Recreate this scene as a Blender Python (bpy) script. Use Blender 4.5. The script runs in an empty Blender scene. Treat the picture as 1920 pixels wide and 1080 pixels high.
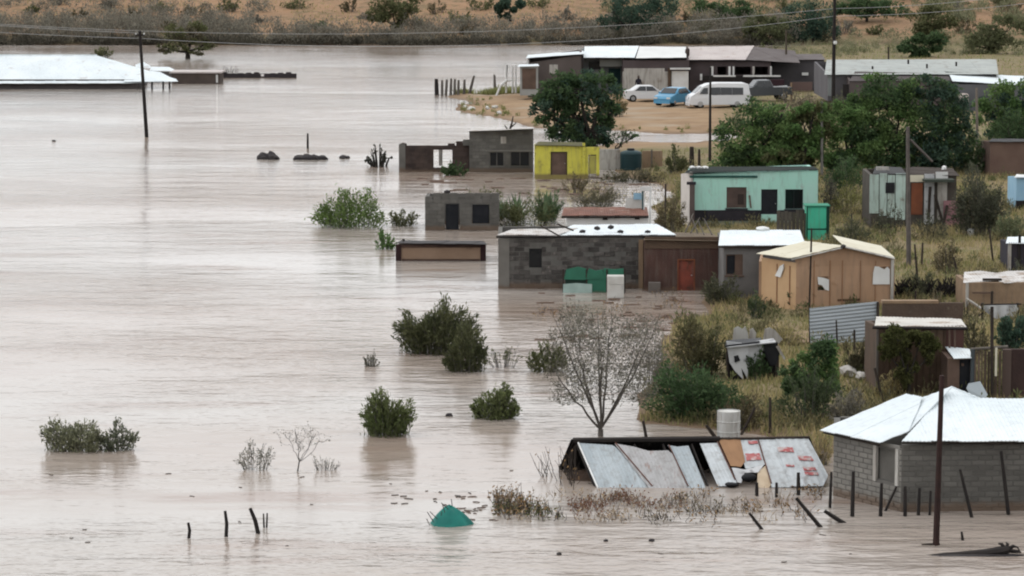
import bpy, math, random
import numpy as np
from mathutils import Vector, Matrix, noise as mnoise

random.seed(7); np.random.seed(7)
scene = bpy.context.scene
C = scene.collection

# ------------------------------------------------------------------ camera
F, HC = 6000.0, 16.0
PITCH = math.atan(697.0 / F)
cam_d = bpy.data.cameras.new('camera'); cam = bpy.data.objects.new('camera', cam_d); C.objects.link(cam)
cam_d.sensor_width = 36.0; cam_d.lens = 36.0 * F / 1920.0
cam_d.clip_start = 1.0; cam_d.clip_end = 8000.0
cam.location = (0, 0, HC); cam.rotation_euler = (math.pi / 2 - PITCH, 0, 0)
scene.camera = cam

# ------------------------------------------------------------------ sky, sun, exposure
SUN_EL, SUN_AZ = math.radians(52), math.radians(-75)      # soft light from the left behind thin cloud
w = bpy.data.worlds.new('World'); scene.world = w; w.use_nodes = True
nt = w.node_tree; nt.nodes.clear()
sky = nt.nodes.new('ShaderNodeTexSky'); sky.sky_type = 'NISHITA'; sky.sun_disc = False
sky.sun_elevation = SUN_EL; sky.sun_rotation = SUN_AZ; sky.dust_density = 2.5; sky.air_density = 1.0
hs = nt.nodes.new('ShaderNodeHueSaturation'); hs.inputs['Saturation'].default_value = 0.28
mixc = nt.nodes.new('ShaderNodeMix'); mixc.data_type = 'RGBA'; mixc.inputs[0].default_value = 0.72
mixc.inputs[7].default_value = (8.6, 8.75, 8.9, 1)        # even cloud deck
bg = nt.nodes.new('ShaderNodeBackground'); bg.inputs['Strength'].default_value = 0.1
out = nt.nodes.new('ShaderNodeOutputWorld')
nt.links.new(sky.outputs[0], hs.inputs['Color']); nt.links.new(hs.outputs[0], mixc.inputs[6])
nt.links.new(mixc.outputs[2], bg.inputs[0]); nt.links.new(bg.outputs[0], out.inputs[0])
sd = bpy.data.lights.new('sun', 'SUN'); sd.energy = 1.1; sd.angle = math.radians(14); sd.color = (1, .97, .93)
sun = bpy.data.objects.new('sun', sd); C.objects.link(sun)
# Nishita: sun_rotation turns clockwise from +Y; the lamp looks back along that direction
_sd = Vector((math.sin(SUN_AZ) * math.cos(SUN_EL), math.cos(SUN_AZ) * math.cos(SUN_EL), math.sin(SUN_EL)))
sun.rotation_euler = _sd.to_track_quat('Z', 'Y').to_euler(); sun.location = (-60, 60, 80)
vs = scene.view_settings
vs.view_transform = 'Standard'; vs.look = 'None'; vs.exposure = 0.75; vs.gamma = 1.0; vs.use_curve_mapping = False
scene.cycles.filter_width = 2.05
scene.cycles.max_bounces = 8; scene.cycles.transparent_max_bounces = 4

# ------------------------------------------------------------------ finding places
_cp, _sp = math.cos(PITCH), math.sin(PITCH)
def ray(px, py):
    a, b = (px - 960) / F, (540 - py) / F
    return Vector((a, _cp + b * _sp, -_sp + b * _cp))
def Q(px, py, Y):                       # the point at distance Y seen there
    r = ray(px, py); t = Y / r.y
    return Vector((r.x * t, Y, HC + r.z * t))
def Pz(px, py, z=0.0):                  # the point at height z
    r = ray(px, py); t = (z - HC) / r.z
    return Vector((r.x * t, r.y * t, z))
def YW(py): return Pz(960, py).y
def sc(Y): return 1.0 / (Q(961, 500, Y) - Q(960, 500, Y)).x
def onplane(px, py, pl):
    o, n = pl; r = ray(px, py)
    t = n.dot(o - Vector((0, 0, HC))) / n.dot(r)
    return Vector((0, 0, HC)) + r * t
def plane3(a, b, c):
    n = (b - a).cross(c - a).normalized()
    if n.z < 0: n = -n
    return (a, n)

LANDPX = [(2500, 905), (1900, 900), (1640, 880), (1555, 855), (1400, 815), (1290, 803), (1205, 790), (1192, 740), (1235, 690),
          (1220, 640), (1262, 600), (1322, 592), (1300, 566), (1340, 548), (1300, 530), (1225, 480), (1232, 410), (1228, 388), (1245, 350),
          (1205, 335), (1130, 305), (1080, 292), (1080, 282), (1150, 268), (1342, 264), (1350, 252), (1150, 247), (1000, 240),
          (930, 226), (868, 208), (846, 190), (838, 182), (880, 176), (950, 174), (985, 162), (1060, 140), (1180, 118), (1400, 98),
          (1470, 88), (1500, 84), (2600, 80), (3600, 300)]
LAND = np.array([[p.x, p.y] for p in (Pz(x, y) for x, y in LANDPX)])
YF = YW(84)
def sdist(x, y):                        # + on land, - over water
    x = np.asarray(x, float); y = np.asarray(y, float)
    d2 = np.full(x.shape, 1e12); ins = np.zeros(x.shape, bool)
    n = len(LAND)
    for i in range(n):
        ax, ay = LAND[i]; bx, by = LAND[(i + 1) % n]
        ex, ey = bx - ax, by - ay
        t = np.clip(((x - ax) * ex + (y - ay) * ey) / (ex * ex + ey * ey), 0, 1)
        d2 = np.minimum(d2, (x - ax - t * ex) ** 2 + (y - ay - t * ey) ** 2)
        cond = ((ay > y) != (by > y)) & (x < ex * (y - ay) / (ey if ey != 0 else 1e-9) + ax)
        ins ^= cond
    d = np.sqrt(d2)
    d = np.where(ins, d, -d) + (.25 + np.clip(y - 130, 0, 120) * .008) * (np.sin(x * 1.1 + y * .35) + np.sin(x * .47 - y * .21 + 2) + .6 * np.sin(x * 2.3 + y * .8)) * .6
    return np.maximum(d, (y - YF) * 0.9 + 1.2 * np.sin(x * .11) + .8 * np.sin(x * .31 + 1))
def hterr(x, y):
    d = sdist(x, y)
    x = np.asarray(x, float); y = np.asarray(y, float)
    h = np.where(d > 0, 0.5 * (1 - np.exp(-d / 9.0)), np.maximum(-1.6, 0.13 * d))
    wob = 0.05 * np.sin(x * .9 + .3 * y) * np.sin(y * .7 - .4 * x) + 0.04 * np.sin(x * 2.1 + y * 1.3)
    h = h + wob * np.clip(d / 4, 0, 1)
    t = np.clip(y - YF, 0, None)
    hill = np.where(t < 90, .105 * t, 9.45 + .05 * (t - 90))
    hill = np.minimum(hill, 32)
    hill = hill * (1 + .10 * np.sin(x * .05 + 1) + .06 * np.sin(x * .13 + t * .05))
    return h + hill
def hz(x, y): return float(hterr(np.array([x]), np.array([y]))[0])
def G(px, py):                          # the point on the ground (or the water) seen there
    p = Pz(px, py, 0)
    if py < 84: 
        lo, hi = YF - 5, YF + 400
        for _ in range(40):
            m = (lo + hi) / 2; q = Q(px, py, m)
            if q.z > hz(q.x, q.y): lo = m
            else: hi = m
        return Q(px, py, lo)
    z = max(0, hz(p.x, p.y))
    for _ in range(12):
        p = Pz(px, py, z); z = .5 * z + .5 * max(0, hz(p.x, p.y))
    return Pz(px, py, z)

# ------------------------------------------------------------------ materials
MAT = {}
def M(name, c1, c2=None, scale=2.0, rough=.85, bump=0, bscale=18, metal=0, spec=.3, st=(1, 1, 1), isl=0, rnd=0, mud=None, c3=None, s3=9.0, f3=.5, grime=0):
    if name in MAT: return MAT[name]
    m = bpy.data.materials.new(name); m.use_nodes = True; t = m.node_tree; N = t.nodes; L = t.links
    b = N['Principled BSDF']
    b.inputs['Roughness'].default_value = rough; b.inputs['Metallic'].default_value = metal
    b.inputs['Specular IOR Level'].default_value = spec
    g = N.new('ShaderNodeNewGeometry'); mp = N.new('ShaderNodeMapping'); mp.inputs['Scale'].default_value = st
    L.new(g.outputs['Position'], mp.inputs['Vector'])
    col = None
    def rgb(c):
        n = N.new('ShaderNodeRGB'); n.outputs[0].default_value = (*c, 1); return n.outputs[0]
    def mix(fac, a, bb, mode='MIX'):
        n = N.new('ShaderNodeMix'); n.data_type = 'RGBA'; n.blend_type = mode
        if isinstance(fac, float): n.inputs[0].default_value = fac
        else: L.new(fac, n.inputs[0])
        L.new(a, n.inputs[6]); L.new(bb, n.inputs[7]); return n.outputs[2]
    def nz(s, det=5, lo=.35, hi=.65):
        n = N.new('ShaderNodeTexNoise'); n.inputs['Scale'].default_value = s; n.inputs['Detail'].default_value = det
        L.new(mp.outputs[0], n.inputs['Vector'])
        r = N.new('ShaderNodeMapRange'); r.inputs[1].default_value = lo; r.inputs[2].default_value = hi
        L.new(n.outputs[0], r.inputs[0]); return r.outputs[0], n.outputs[0]
    col = rgb(c1)
    if c2 is not None: col = mix(nz(scale)[0], col, rgb(c2))
    if c3 is not None: col = mix(nz(s3, 6, f3, f3 + .12)[0], col, rgb(c3))
    for flag, sock in ((isl, g.outputs['Random Per Island']),):
        if flag:
            r = N.new('ShaderNodeMapRange'); r.inputs[3].default_value = 1 - flag; r.inputs[4].default_value = 1 + flag
            L.new(sock, r.inputs[0]); h = N.new('ShaderNodeHueSaturation'); L.new(r.outputs[0], h.inputs['Value'])
            L.new(col, h.inputs['Color']); col = h.outputs[0]
    if rnd:
        oi = N.new('ShaderNodeObjectInfo'); r = N.new('ShaderNodeMapRange')
        r.inputs[3].default_value = 1 - rnd; r.inputs[4].default_value = 1 + rnd
        L.new(oi.outputs['Random'], r.inputs[0]); h = N.new('ShaderNodeHueSaturation'); L.new(r.outputs[0], h.inputs['Value'])
        L.new(col, h.inputs['Color']); col = h.outputs[0]
    if grime:                                                    # rain streaks and grubby patches
        m2 = N.new('ShaderNodeMapping'); m2.inputs['Scale'].default_value = (3.2, 3.2, .45); L.new(g.outputs['Position'], m2.inputs[0])
        n = N.new('ShaderNodeTexNoise'); n.inputs['Scale'].default_value = 1.6; n.inputs['Detail'].default_value = 6; n.inputs['Roughness'].default_value = .65; L.new(m2.outputs[0], n.inputs['Vector'])
        r = N.new('ShaderNodeMapRange'); r.inputs[1].default_value = .48; r.inputs[2].default_value = .68; r.inputs[4].default_value = grime; L.new(n.outputs[0], r.inputs[0])
        col = mix(r.outputs[0], col, rgb((.16, .13, .105)))
    if mud:                                                      # dried silt left by the flood, up to this height
        sx = N.new('ShaderNodeSeparateXYZ'); L.new(g.outputs['Position'], sx.inputs[0])
        n = N.new('ShaderNodeTexNoise'); n.inputs['Scale'].default_value = 1.3
        ma = N.new('ShaderNodeMath'); ma.operation = 'MULTIPLY_ADD'; ma.inputs[1].default_value = .35
        L.new(n.outputs[0], ma.inputs[0]); L.new(sx.outputs[2], ma.inputs[2])
        r = N.new('ShaderNodeMapRange'); r.inputs[1].default_value = mud + .17; r.inputs[2].default_value = mud + .32
        r.inputs[3].default_value = .75; r.inputs[4].default_value = 0; L.new(ma.outputs[0], r.inputs[0])
        col = mix(r.outputs[0], col, rgb((.17, .115, .08)))
    L.new(col, b.inputs['Base Color'])
    if bump:
        n = N.new('ShaderNodeTexNoise'); n.inputs['Scale'].default_value = bscale; n.inputs['Detail'].default_value = 6
        L.new(mp.outputs[0], n.inputs['Vector'])
        bp = N.new('ShaderNodeBump'); bp.inputs['Strength'].default_value = bump; bp.inputs['Distance'].default_value = .05
        L.new(n.outputs[0], bp.inputs['Height']); L.new(bp.outputs[0], b.inputs['Normal'])
    MAT[name] = m
    return m

WHITE = M('white roofing', (.80, .85, .86), (.70, .76, .78), .5, .5, c3=(.60, .61, .60), s3=1.2, f3=.62, spec=.4, grime=.14)
WHITE2 = M('old white roofing', (.66, .63, .60), (.52, .49, .46), .8, .6, c3=(.34, .26, .20), s3=1.6, f3=.55, grime=.4)
CREAM = M('cream sheet', (.74, .70, .56), (.66, .61, .47), .6, .6, c3=(.5, .42, .3), s3=2, f3=.62)
PINKW = M('pale dusty roofing', (.56, .50, .47), (.48, .42, .40), .5, .7, c3=(.36, .27, .23), s3=1.5, f3=.6)
GALV = M('galvanised sheet', (.42, .46, .48), (.33, .37, .39), 1.2, .45, metal=.25, c3=(.24, .20, .17), s3=2.2, f3=.60, st=(1, .5, .5), rnd=.10)
GALVD = M('dull zinc roofing', (.40, .42, .39), (.33, .35, .33), .6, .6, c3=(.22, .19, .16), s3=1.4, f3=.58)
RUST = M('rusty roofing', (.22, .095, .065), (.15, .07, .05), 1.5, .8, c3=(.32, .22, .17), s3=2.5, f3=.58)
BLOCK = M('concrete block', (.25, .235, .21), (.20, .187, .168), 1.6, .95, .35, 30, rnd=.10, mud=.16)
BLOCKD = M('dark and shaded concrete block', (.165, .155, .138), (.125, .117, .104), 1.4, .95, .4, 25, rnd=.14, mud=.16)
MORTAR = M('mortar', (.155, .146, .132), (.125, .117, .105), 4, .95, .3, 40, mud=.16)
STONE = M('rough stone', (.12, .108, .098), (.075, .066, .06), 3, .95, .6, 14, rnd=.35, mud=.16, c3=(.18, .16, .14), s3=5, f3=.6)
DBRICK = M('dark brick', (.085, .060, .05), (.06, .045, .04), 2, .95, .4, 20, rnd=.2, mud=.05)
REDMUD = M('red brown wall', (.115, .062, .050), (.085, .048, .040), 1.3, .9, .3, 18, mud=.05, grime=.5)
BROWNW = M('brown plank wall', (.13, .085, .058), (.095, .065, .045), 1.2, .9, .3, 15, rnd=.15)
TANW = M('tan mud wall', (.36, .25, .16), (.28, .19, .12), 1.5, .9, .3, 12, grime=.5)
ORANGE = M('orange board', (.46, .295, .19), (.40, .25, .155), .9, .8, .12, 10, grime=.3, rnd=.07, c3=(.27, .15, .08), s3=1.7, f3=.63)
MINT = M('mint plaster', (.42, .74, .62), (.48, .74, .65), .7, .85, .15, 9, c3=(.42, .52, .47), s3=2.1, f3=.60, grime=.25, mud=.3)
MINTP = M('pale mint panel', (.54, .66, .60), (.45, .56, .50), .9, .8, .1, 9, c3=(.25, .24, .2), s3=2.5, f3=.60, rnd=.08, grime=.7)
DARKB = M('dark plinth', (.045, .038, .045), (.03, .027, .03), 2, .9, .2)
YELLOW = M('yellow plaster', (.68, .63, .10), (.60, .55, .09), 1.2, .85, .15, 10, c3=(.4, .35, .08), s3=3, f3=.58, mud=.25, grime=.4)
GREENP = M('green paint', (.06, .50, .31), (.08, .55, .36), 1.1, .6, c3=(.07, .25, .16), s3=2.2, f3=.60, grime=.3)
BOATG = M('boat green', (.045, .20, .125), (.035, .15, .095), 1.4, .6, mud=-.05)
TEAL = M('teal plastic', (.014, .21, .17), (.010, .15, .125), 2.4, .6, .3, 6, c3=(.03, .17, .14), s3=5, f3=.6)
TANK = M('dark green tank', (.018, .05, .055), (.014, .04, .045), 1, .5)
WPAINT = M('white paint', (.78, .78, .76), (.68, .67, .64), 1.3, .5, c3=(.5, .45, .4), s3=3, f3=.66)
WDIRTY = M('dirty white plaster', (.52, .50, .46), (.44, .41, .37), .8, .9, .15, 8, c3=(.30, .26, .22), s3=1.2, f3=.57, grime=.6)
RAG = M('pale tarpaulin', (.60, .60, .60), (.47, .47, .47), 2, .8, .2, 6, c3=(.28, .27, .27), s3=4, f3=.58)
BLACKT = M('black tarpaulin', (.012, .012, .014), (.02, .02, .022), 2, .6, .2, 8)
PINKC = M('faded pink cloth', (.38, .20, .21), (.27, .14, .15), 2, .9, .2, 8)
REDP = M('red paint', (.40, .10, .10), (.48, .22, .21), 3, .8, c3=(.52, .42, .40), s3=6, f3=.50)
REDD = M('red door paint', (.27, .07, .045), (.20, .055, .038), 2.5, .8, c3=(.12, .05, .035), s3=4, f3=.52, grime=.5)
ORUST = M('orange rust', (.25, .085, .04), (.18, .065, .035), 2, .8)
WOOD = M('weathered wood', (.055, .042, .034), (.035, .027, .022), 5, .9, .3, 20, st=(1, 1, .3))
WOODL = M('grey wood', (.17, .15, .13), (.12, .105, .09), 4, .9, .3, 20, st=(1, 1, .3))
POLE = M('tarred pole', (.022, .018, .017), (.032, .026, .023), 3, .85)
BARK = M('grey bark', (.16, .145, .13), (.10, .09, .08), 5, .95, .3, 20)
DBARK = M('dark bark', (.05, .042, .035), (.035, .03, .025), 5, .95, .3, 20)
WIRE = M('wire', (.42, .42, .41), None, rough=.7)
GLASSD = M('dark window glass', (.02, .022, .025), None, rough=.12, spec=.6)
DARKIN = M('dark door and gap shade', (.012, .013, .017), (.02, .021, .025), 3, .7)
BOARD = M('brown board', (.16, .105, .08), (.12, .08, .06), 2, .85, .15)
RUBBER = M('rubber', (.018, .018, .018), (.028, .026, .024), 6, .9)
BLUEC = M('blue car paint', (.10, .32, .50), (.09, .29, .46), 1, .3, spec=.5)
GREYC = M('grey car paint', (.10, .105, .11), None, rough=.35, spec=.5)
CHROME = M('rim metal', (.5, .5, .5), None, rough=.35, metal=.6)
LAMPG = M('lamp glass', (.6, .6, .58), None, rough=.2, spec=.6)
SKIN = M('dark skin', (.06, .035, .025), None, rough=.6)
CLOTH = M('dark clothing', (.02, .02, .03), (.03, .025, .03), 6, .9)
ROCKD = M('wet dark rubble', (.035, .03, .032), (.055, .048, .046), 3, .8, .5, 8)
FOAM = M('pale sheet', (.66, .65, .61), (.55, .53, .49), 2, .8)
SKYB = M('pale blue board', (.30, .50, .66), (.34, .54, .68), 2, .7)
def leafm(n, a, b=None, isl=.4, sc_=.9):
    if n in MAT: return MAT[n]
    k = 1.6
    m = M(n, tuple(c * k for c in a), tuple(c * k for c in b) if b else None, sc_, .75, spec=.2, isl=isl)
    t = m.node_tree; N = t.nodes; L = t.links; b_ = N['Principled BSDF']; src = b_.inputs['Base Color'].links[0].from_socket
    tr = N.new('ShaderNodeBsdfTranslucent'); mx = N.new('ShaderNodeMixShader'); mx.inputs[0].default_value = .5
    L.new(src, tr.inputs[0]); L.new(b_.outputs[0], mx.inputs[1]); L.new(tr.outputs[0], mx.inputs[2]); L.new(mx.outputs[0], N['Material Output'].inputs[0])
    return m
L_DARK = leafm('dark green leaves', (.042, .074, .032), (.062, .094, .040))
L_MID = leafm('green leaves', (.080, .140, .046), (.112, .165, .058))
L_BLUE = leafm('blue green leaves', (.036, .064, .046), (.05, .08, .052))
L_OLIVE = leafm('olive leaves', (.075, .082, .036), (.098, .10, .046))
L_WILL = leafm('dark willow leaves', (.060, .066, .032), (.082, .084, .040))
L_SAGE = leafm('sage leaves', (.12, .125, .075), (.16, .16, .10))
L_GREY = leafm('grey dry leaves', (.17, .165, .14), (.22, .205, .17))
L_BRIGHT = leafm('fresh green leaves', (.075, .115, .032), (.11, .15, .05))
L_SCRUB = leafm('grey scrub leaves', (.13, .122, .098), (.165, .148, .115))
L_DRY = leafm('dry brown leaves', (.16, .10, .05), (.21, .135, .065))
L_ALOE = leafm('aloe leaves', (.075, .11, .055), (.10, .14, .075))
L_STRAW = leafm('straw', (.30, .235, .12), (.23, .20, .095), .35, .3)
L_GRASS = leafm('olive grass', (.15, .16, .06), (.19, .18, .075), .35, .3)
# ------------------------------------------------------------------ builders
ORG = {}
def tag(o, label=None, cat=None, group=None, kind=None):
    for k, v in (('label', label), ('category', cat), ('group', group), ('kind', kind)):
        if v: o[k] = v
    return o
def thing(name, label, cat, loc, group=None):
    o = bpy.data.objects.new(name, None); C.objects.link(o); o.location = loc
    o.empty_display_size = .2
    ORG[o] = Vector(loc)
    return tag(o, label, cat, group)
def link(name, me, mat, parent=None, loc=None):
    o = bpy.data.objects.new(name, me); C.objects.link(o)
    if mat is not None and not me.materials: me.materials.append(mat)
    if parent is not None: o.parent = parent
    return o
class MB:
    def __init__(s): s.v = []; s.f = []
    def add(s, vs_, fs):
        b = len(s.v); s.v += [Vector(q) for q in vs_]; s.f += [tuple(b + i for i in f) for f in fs]; return s
    def prism(s, poly, off):            # polygon pushed along off
        n = len(poly); off = Vector(off); a = [Vector(p) for p in poly]
        s.add(a + [p + off for p in a], [tuple(range(n))[::-1], tuple(range(n, 2 * n))] + [(i, (i + 1) % n, n + (i + 1) % n, n + i) for i in range(n)]); return s
    def box(s, lo, hi):
        x0, y0, z0 = lo; x1, y1, z1 = hi
        return s.prism([(x0, y0, z0), (x1, y0, z0), (x1, y0, z1), (x0, y0, z1)], (0, y1 - y0, 0))
    def obox(s, O, u, n, u0, u1, z0, z1, d0, d1):   # box in a wall frame: along u, up, outward n
        pts = [O + u * a + n * d0 + Vector((0, 0, z)) for a, z in ((u0, z0), (u1, z0), (u1, z1), (u0, z1))]
        return s.prism(pts, n * (d1 - d0))
    def tube(s, pts, r, n=6, cap=True):
        pts = [Vector(p) for p in pts]; m = len(pts); b = len(s.v)
        rr = r if isinstance(r, (list, tuple)) else [r] * m
        for i, p in enumerate(pts):
            d = (pts[min(i + 1, m - 1)] - pts[max(i - 1, 0)])
            d = d.normalized() if d.length > 1e-9 else Vector((0, 0, 1))
            a = d.cross(Vector((.31, .95, .02)));  a = a.normalized() if a.length > 1e-3 else Vector((1, 0, 0)); c = d.cross(a)
            for k in range(n):
                t = 2 * math.pi * k / n; s.v.append(p + (a * math.cos(t) + c * math.sin(t)) * rr[i])
        for i in range(m - 1):
            for k in range(n):
                k2 = (k + 1) % n; s.f.append((b + i * n + k, b + i * n + k2, b + (i + 1) * n + k2, b + (i + 1) * n + k))
        if cap: s.f.append(tuple(b + k for k in range(n))[::-1]); s.f.append(tuple(b + (m - 1) * n + k for k in range(n)))
        return s
    def lathe(s, c, prof, n=20, axis='z'):
        b = len(s.v); c = Vector(c)
        for r, h in prof:
            for k in range(n):
                t = 2 * math.pi * k / n
                s.v.append(c + (Vector((r * math.cos(t), r * math.sin(t), h)) if axis == 'z' else Vector((r * math.cos(t), h, r * math.sin(t)))))
        for i in range(len(prof) - 1):
            for k in range(n):
                k2 = (k + 1) % n; s.f.append((b + i * n + k, b + i * n + k2, b + (i + 1) * n + k2, b + (i + 1) * n + k))
        s.f.append(tuple(b + k for k in range(n))[::-1]); s.f.append(tuple(b + (len(prof) - 1) * n + k for k in range(n))); return s
    def blob(s, c, rx, ry, rz_, sub=2, amp=.2, seed=0, fr=1.3):
        import bmesh
        bm = bmesh.new(); bmesh.ops.create_icosphere(bm, subdivisions=sub, radius=1)
        vs_ = []
        for v in bm.verts:
            k = 1 + amp * mnoise.noise(v.co * fr + Vector((seed * 7.3, seed, 0)))
            vs_.append(Vector((v.co.x * rx * k, v.co.y * ry * k, v.co.z * rz_ * k)) + Vector(c))
        s.add(vs_, [[v.index for v in f.verts] for f in bm.faces]); bm.free(); return s
    def build(s, name, mat, parent=None, label=None, cat=None, group=None, kind=None, smooth=False, base=None, solid=0):
        me = bpy.data.meshes.new(name)
        if parent is not None: o0 = ORG[parent]
        elif base is not None: o0 = Vector(base)
        else:
            xs = [q.x for q in s.v]; ys = [q.y for q in s.v]; o0 = Vector(((min(xs) + max(xs)) / 2, (min(ys) + max(ys)) / 2, min(q.z for q in s.v)))
        me.from_pydata([q - o0 for q in s.v], [], s.f); me.materials.append(mat); me.update()
        if smooth: me.polygons.foreach_set('use_smooth', [True] * len(me.polygons))
        o = bpy.data.objects.new(name, me); C.objects.link(o)
        if parent is not None: o.parent = parent; ORG[o] = o0
        else: o.location = o0; ORG[o] = o0
        if solid:
            md = o.modifiers.new('thickness', 'SOLIDIFY'); md.thickness = solid; md.offset = -1
        return tag(o, label, cat, group, kind)
def rod(a, b, r, r2=None, n=6): return MB().tube([a, b], [r, r2 if r2 else r], n)

# ---- walls with real openings. frame = (O, u, n): left-bottom corner, along, outward
def wall_mesh(mb, fr, W, Hh, th, ops=(), z0=0.0, top=None):
    O, u, n = fr
    us = sorted({0, W, *[a for o in ops for a in (max(0, o[0]), min(W, o[1]))]}); zs = sorted({z0, Hh, *[a for o in ops for a in (max(z0, o[2]), min(Hh, o[3]))]})
    def full(i, j):
        if i < 0 or j < 0 or i >= len(us) - 1 or j >= len(zs) - 1: return False
        cu, cz = (us[i] + us[i + 1]) / 2, (zs[j] + zs[j + 1]) / 2
        return not any(o[0] < cu < o[1] and o[2] < cz < o[3] for o in ops)
    def pt(a, z, d):
        if top is not None and abs(z - Hh) < 1e-6: z = z + top * a / W
        return O + u * a + Vector((0, 0, z)) - n * d
    for i in range(len(us) - 1):
        for j in range(len(zs) - 1):
            if not full(i, j): continue
            a, b, c, d = us[i], us[i + 1], zs[j], zs[j + 1]
            mb.add([pt(a, c, 0), pt(b, c, 0), pt(b, d, 0), pt(a, d, 0)], [(0, 1, 2, 3)])
            mb.add([pt(a, c, th), pt(b, c, th), pt(b, d, th), pt(a, d, th)], [(3, 2, 1, 0)])
            for (ii, jj, p, q) in ((i - 1, j, (a, d), (a, c)), (i + 1, j, (b, c), (b, d)), (i, j - 1, (a, c), (b, c)), (i, j + 1, (b, d), (a, d))):
                if not full(ii, jj):
                    mb.add([pt(*p, 0), pt(*p, th), pt(*q, th), pt(*q, 0)], [(0, 1, 2, 3)])
    return mb
class House:
    """walls seen at pixel edges: front from pl to pr at distance Yl..Yr, back wall D further"""
    def __init__(s, name, label, cat, pl, pr, pt, pb, Y, D, mat, ops=(), Yr=None, th=.18, sink=.5, wall='wall', topr=None, sides=True, root=None, tb=None):
        A, B = Q(pl, pb, Y), Q(pr, pb, Yr or Y)
        s.Y = Y; s.D = D; s.O = A; s.u = Vector((B.x - A.x, B.y - A.y, 0)); s.W = s.u.length; s.u.normalize()
        s.n = Vector((s.u.y, -s.u.x, 0)); s.H = Q(pl, pt, Y).z - A.z; s.mat = mat; s.th = th
        s.fr = (A, s.u, s.n)
        s.root = root or thing(name, label, cat, (A + B) / 2)
        s.ops = [s.rect(*o[:4]) for o in ops]
        mb = MB(); wall_mesh(mb, s.fr, s.W, s.H, th, s.ops, -sink, None if topr is None else (Q(pr, topr, Yr or Y).z - A.z - s.H))
        back = -s.n * (D - th); tr = 0 if topr is None else (Q(pr, topr, Yr or Y).z - A.z - s.H)
        if sides:
            hb = s.H if tb is None else min(s.H + 2.5, Q(960, tb, Y + D).z - A.z - .07)
            wall_mesh(mb, (A - s.n * (D - th), s.u, s.n), s.W, hb, th, (), -sink, tr or None)
            for a0, h0, h1 in ((0, s.H, hb), (s.W - th, s.H + tr * .95, hb + tr)):
                p = A + s.u * a0 - s.n * (th + .002); q = A + s.u * a0 - s.n * (D - th - .002); Z = Vector((0, 0, 1))
                mb.prism([p - Z * sink, q - Z * sink, q + Z * h1, p + Z * h0], s.u * th)
        s.wall = mb.build(wall, mat, s.root)
    def rect(s, x0, y0, x1, y1):        # pixel box on the front wall -> u0, u1, z0, z1
        a = s.hit(x0, y1); b = s.hit(x1, y0)
        return (a[0], b[0], a[1], b[1])
    def hit(s, px, py):
        p = onplane(px, py, (s.O, s.n)); d = p - s.O
        return (d.dot(s.u), d.z)
    def box(s, name, mat, x0, y0, x1, y1, d0, d1, parent=None, **k):
        a = s.rect(x0, y0, x1, y1)
        return MB().obox(s.O, s.u, s.n, a[0], a[1], a[2], a[3], d0, d1).build(name, mat, parent or s.root, **k)
    def door(s, x0, y0, x1, y1, mat, name='door', inset=.08, frame=None, handle=True):
        d = s.box(name, mat, x0, y0, x1, y1, -inset - .04, -inset)
        a = s.rect(x0, y0, x1, y1)
        if frame is not None:
            mb = MB(); t = .05
            mb.obox(s.O, s.u, s.n, a[0] - t, a[0], a[2], a[3] + t, -.05, .015); mb.obox(s.O, s.u, s.n, a[1], a[1] + t, a[2], a[3] + t, -.05, .015)
            mb.obox(s.O, s.u, s.n, a[0], a[1], a[3], a[3] + t, -.05, .015)
            mb.build('frame', frame, d)
        if handle:
            MB().obox(s.O, s.u, s.n, a[1] - .12, a[1] - .06, (a[2] + a[3]) / 2, (a[2] + a[3]) / 2 + .03, -inset, -inset + .05).build('handle', CHROME, d)
        return d
    def window(s, x0, y0, x1, y1, fmat, pane=GLASSD, bars=1, t=.045):
        a = s.rect(x0, y0, x1, y1); mb = MB(); O, u, n = s.fr
        wn = MB().obox(O, u, n, a[0], a[1], a[2], a[3], -.13, -.11).build('window', pane, s.root)
        for z0, z1 in ((a[2], a[2] + t), (a[3] - t, a[3])): mb.obox(O, u, n, a[0], a[1], z0, z1, -.105, -.06)
        for k in range(bars + 2):
            c = a[0] + t / 2 + (a[1] - a[0] - t) * k / (bars + 1); mb.obox(O, u, n, c - t / 2, c + t / 2, a[2] + t, a[3] - t, -.105, -.06)
        mb.build('frame', fmat, wn)
        MB().obox(O, u, n, a[0] - .05, a[1] + .05, a[2] - .06, a[2] - .002, -.02, .06).build('sill', fmat, wn)
        return wn

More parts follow.
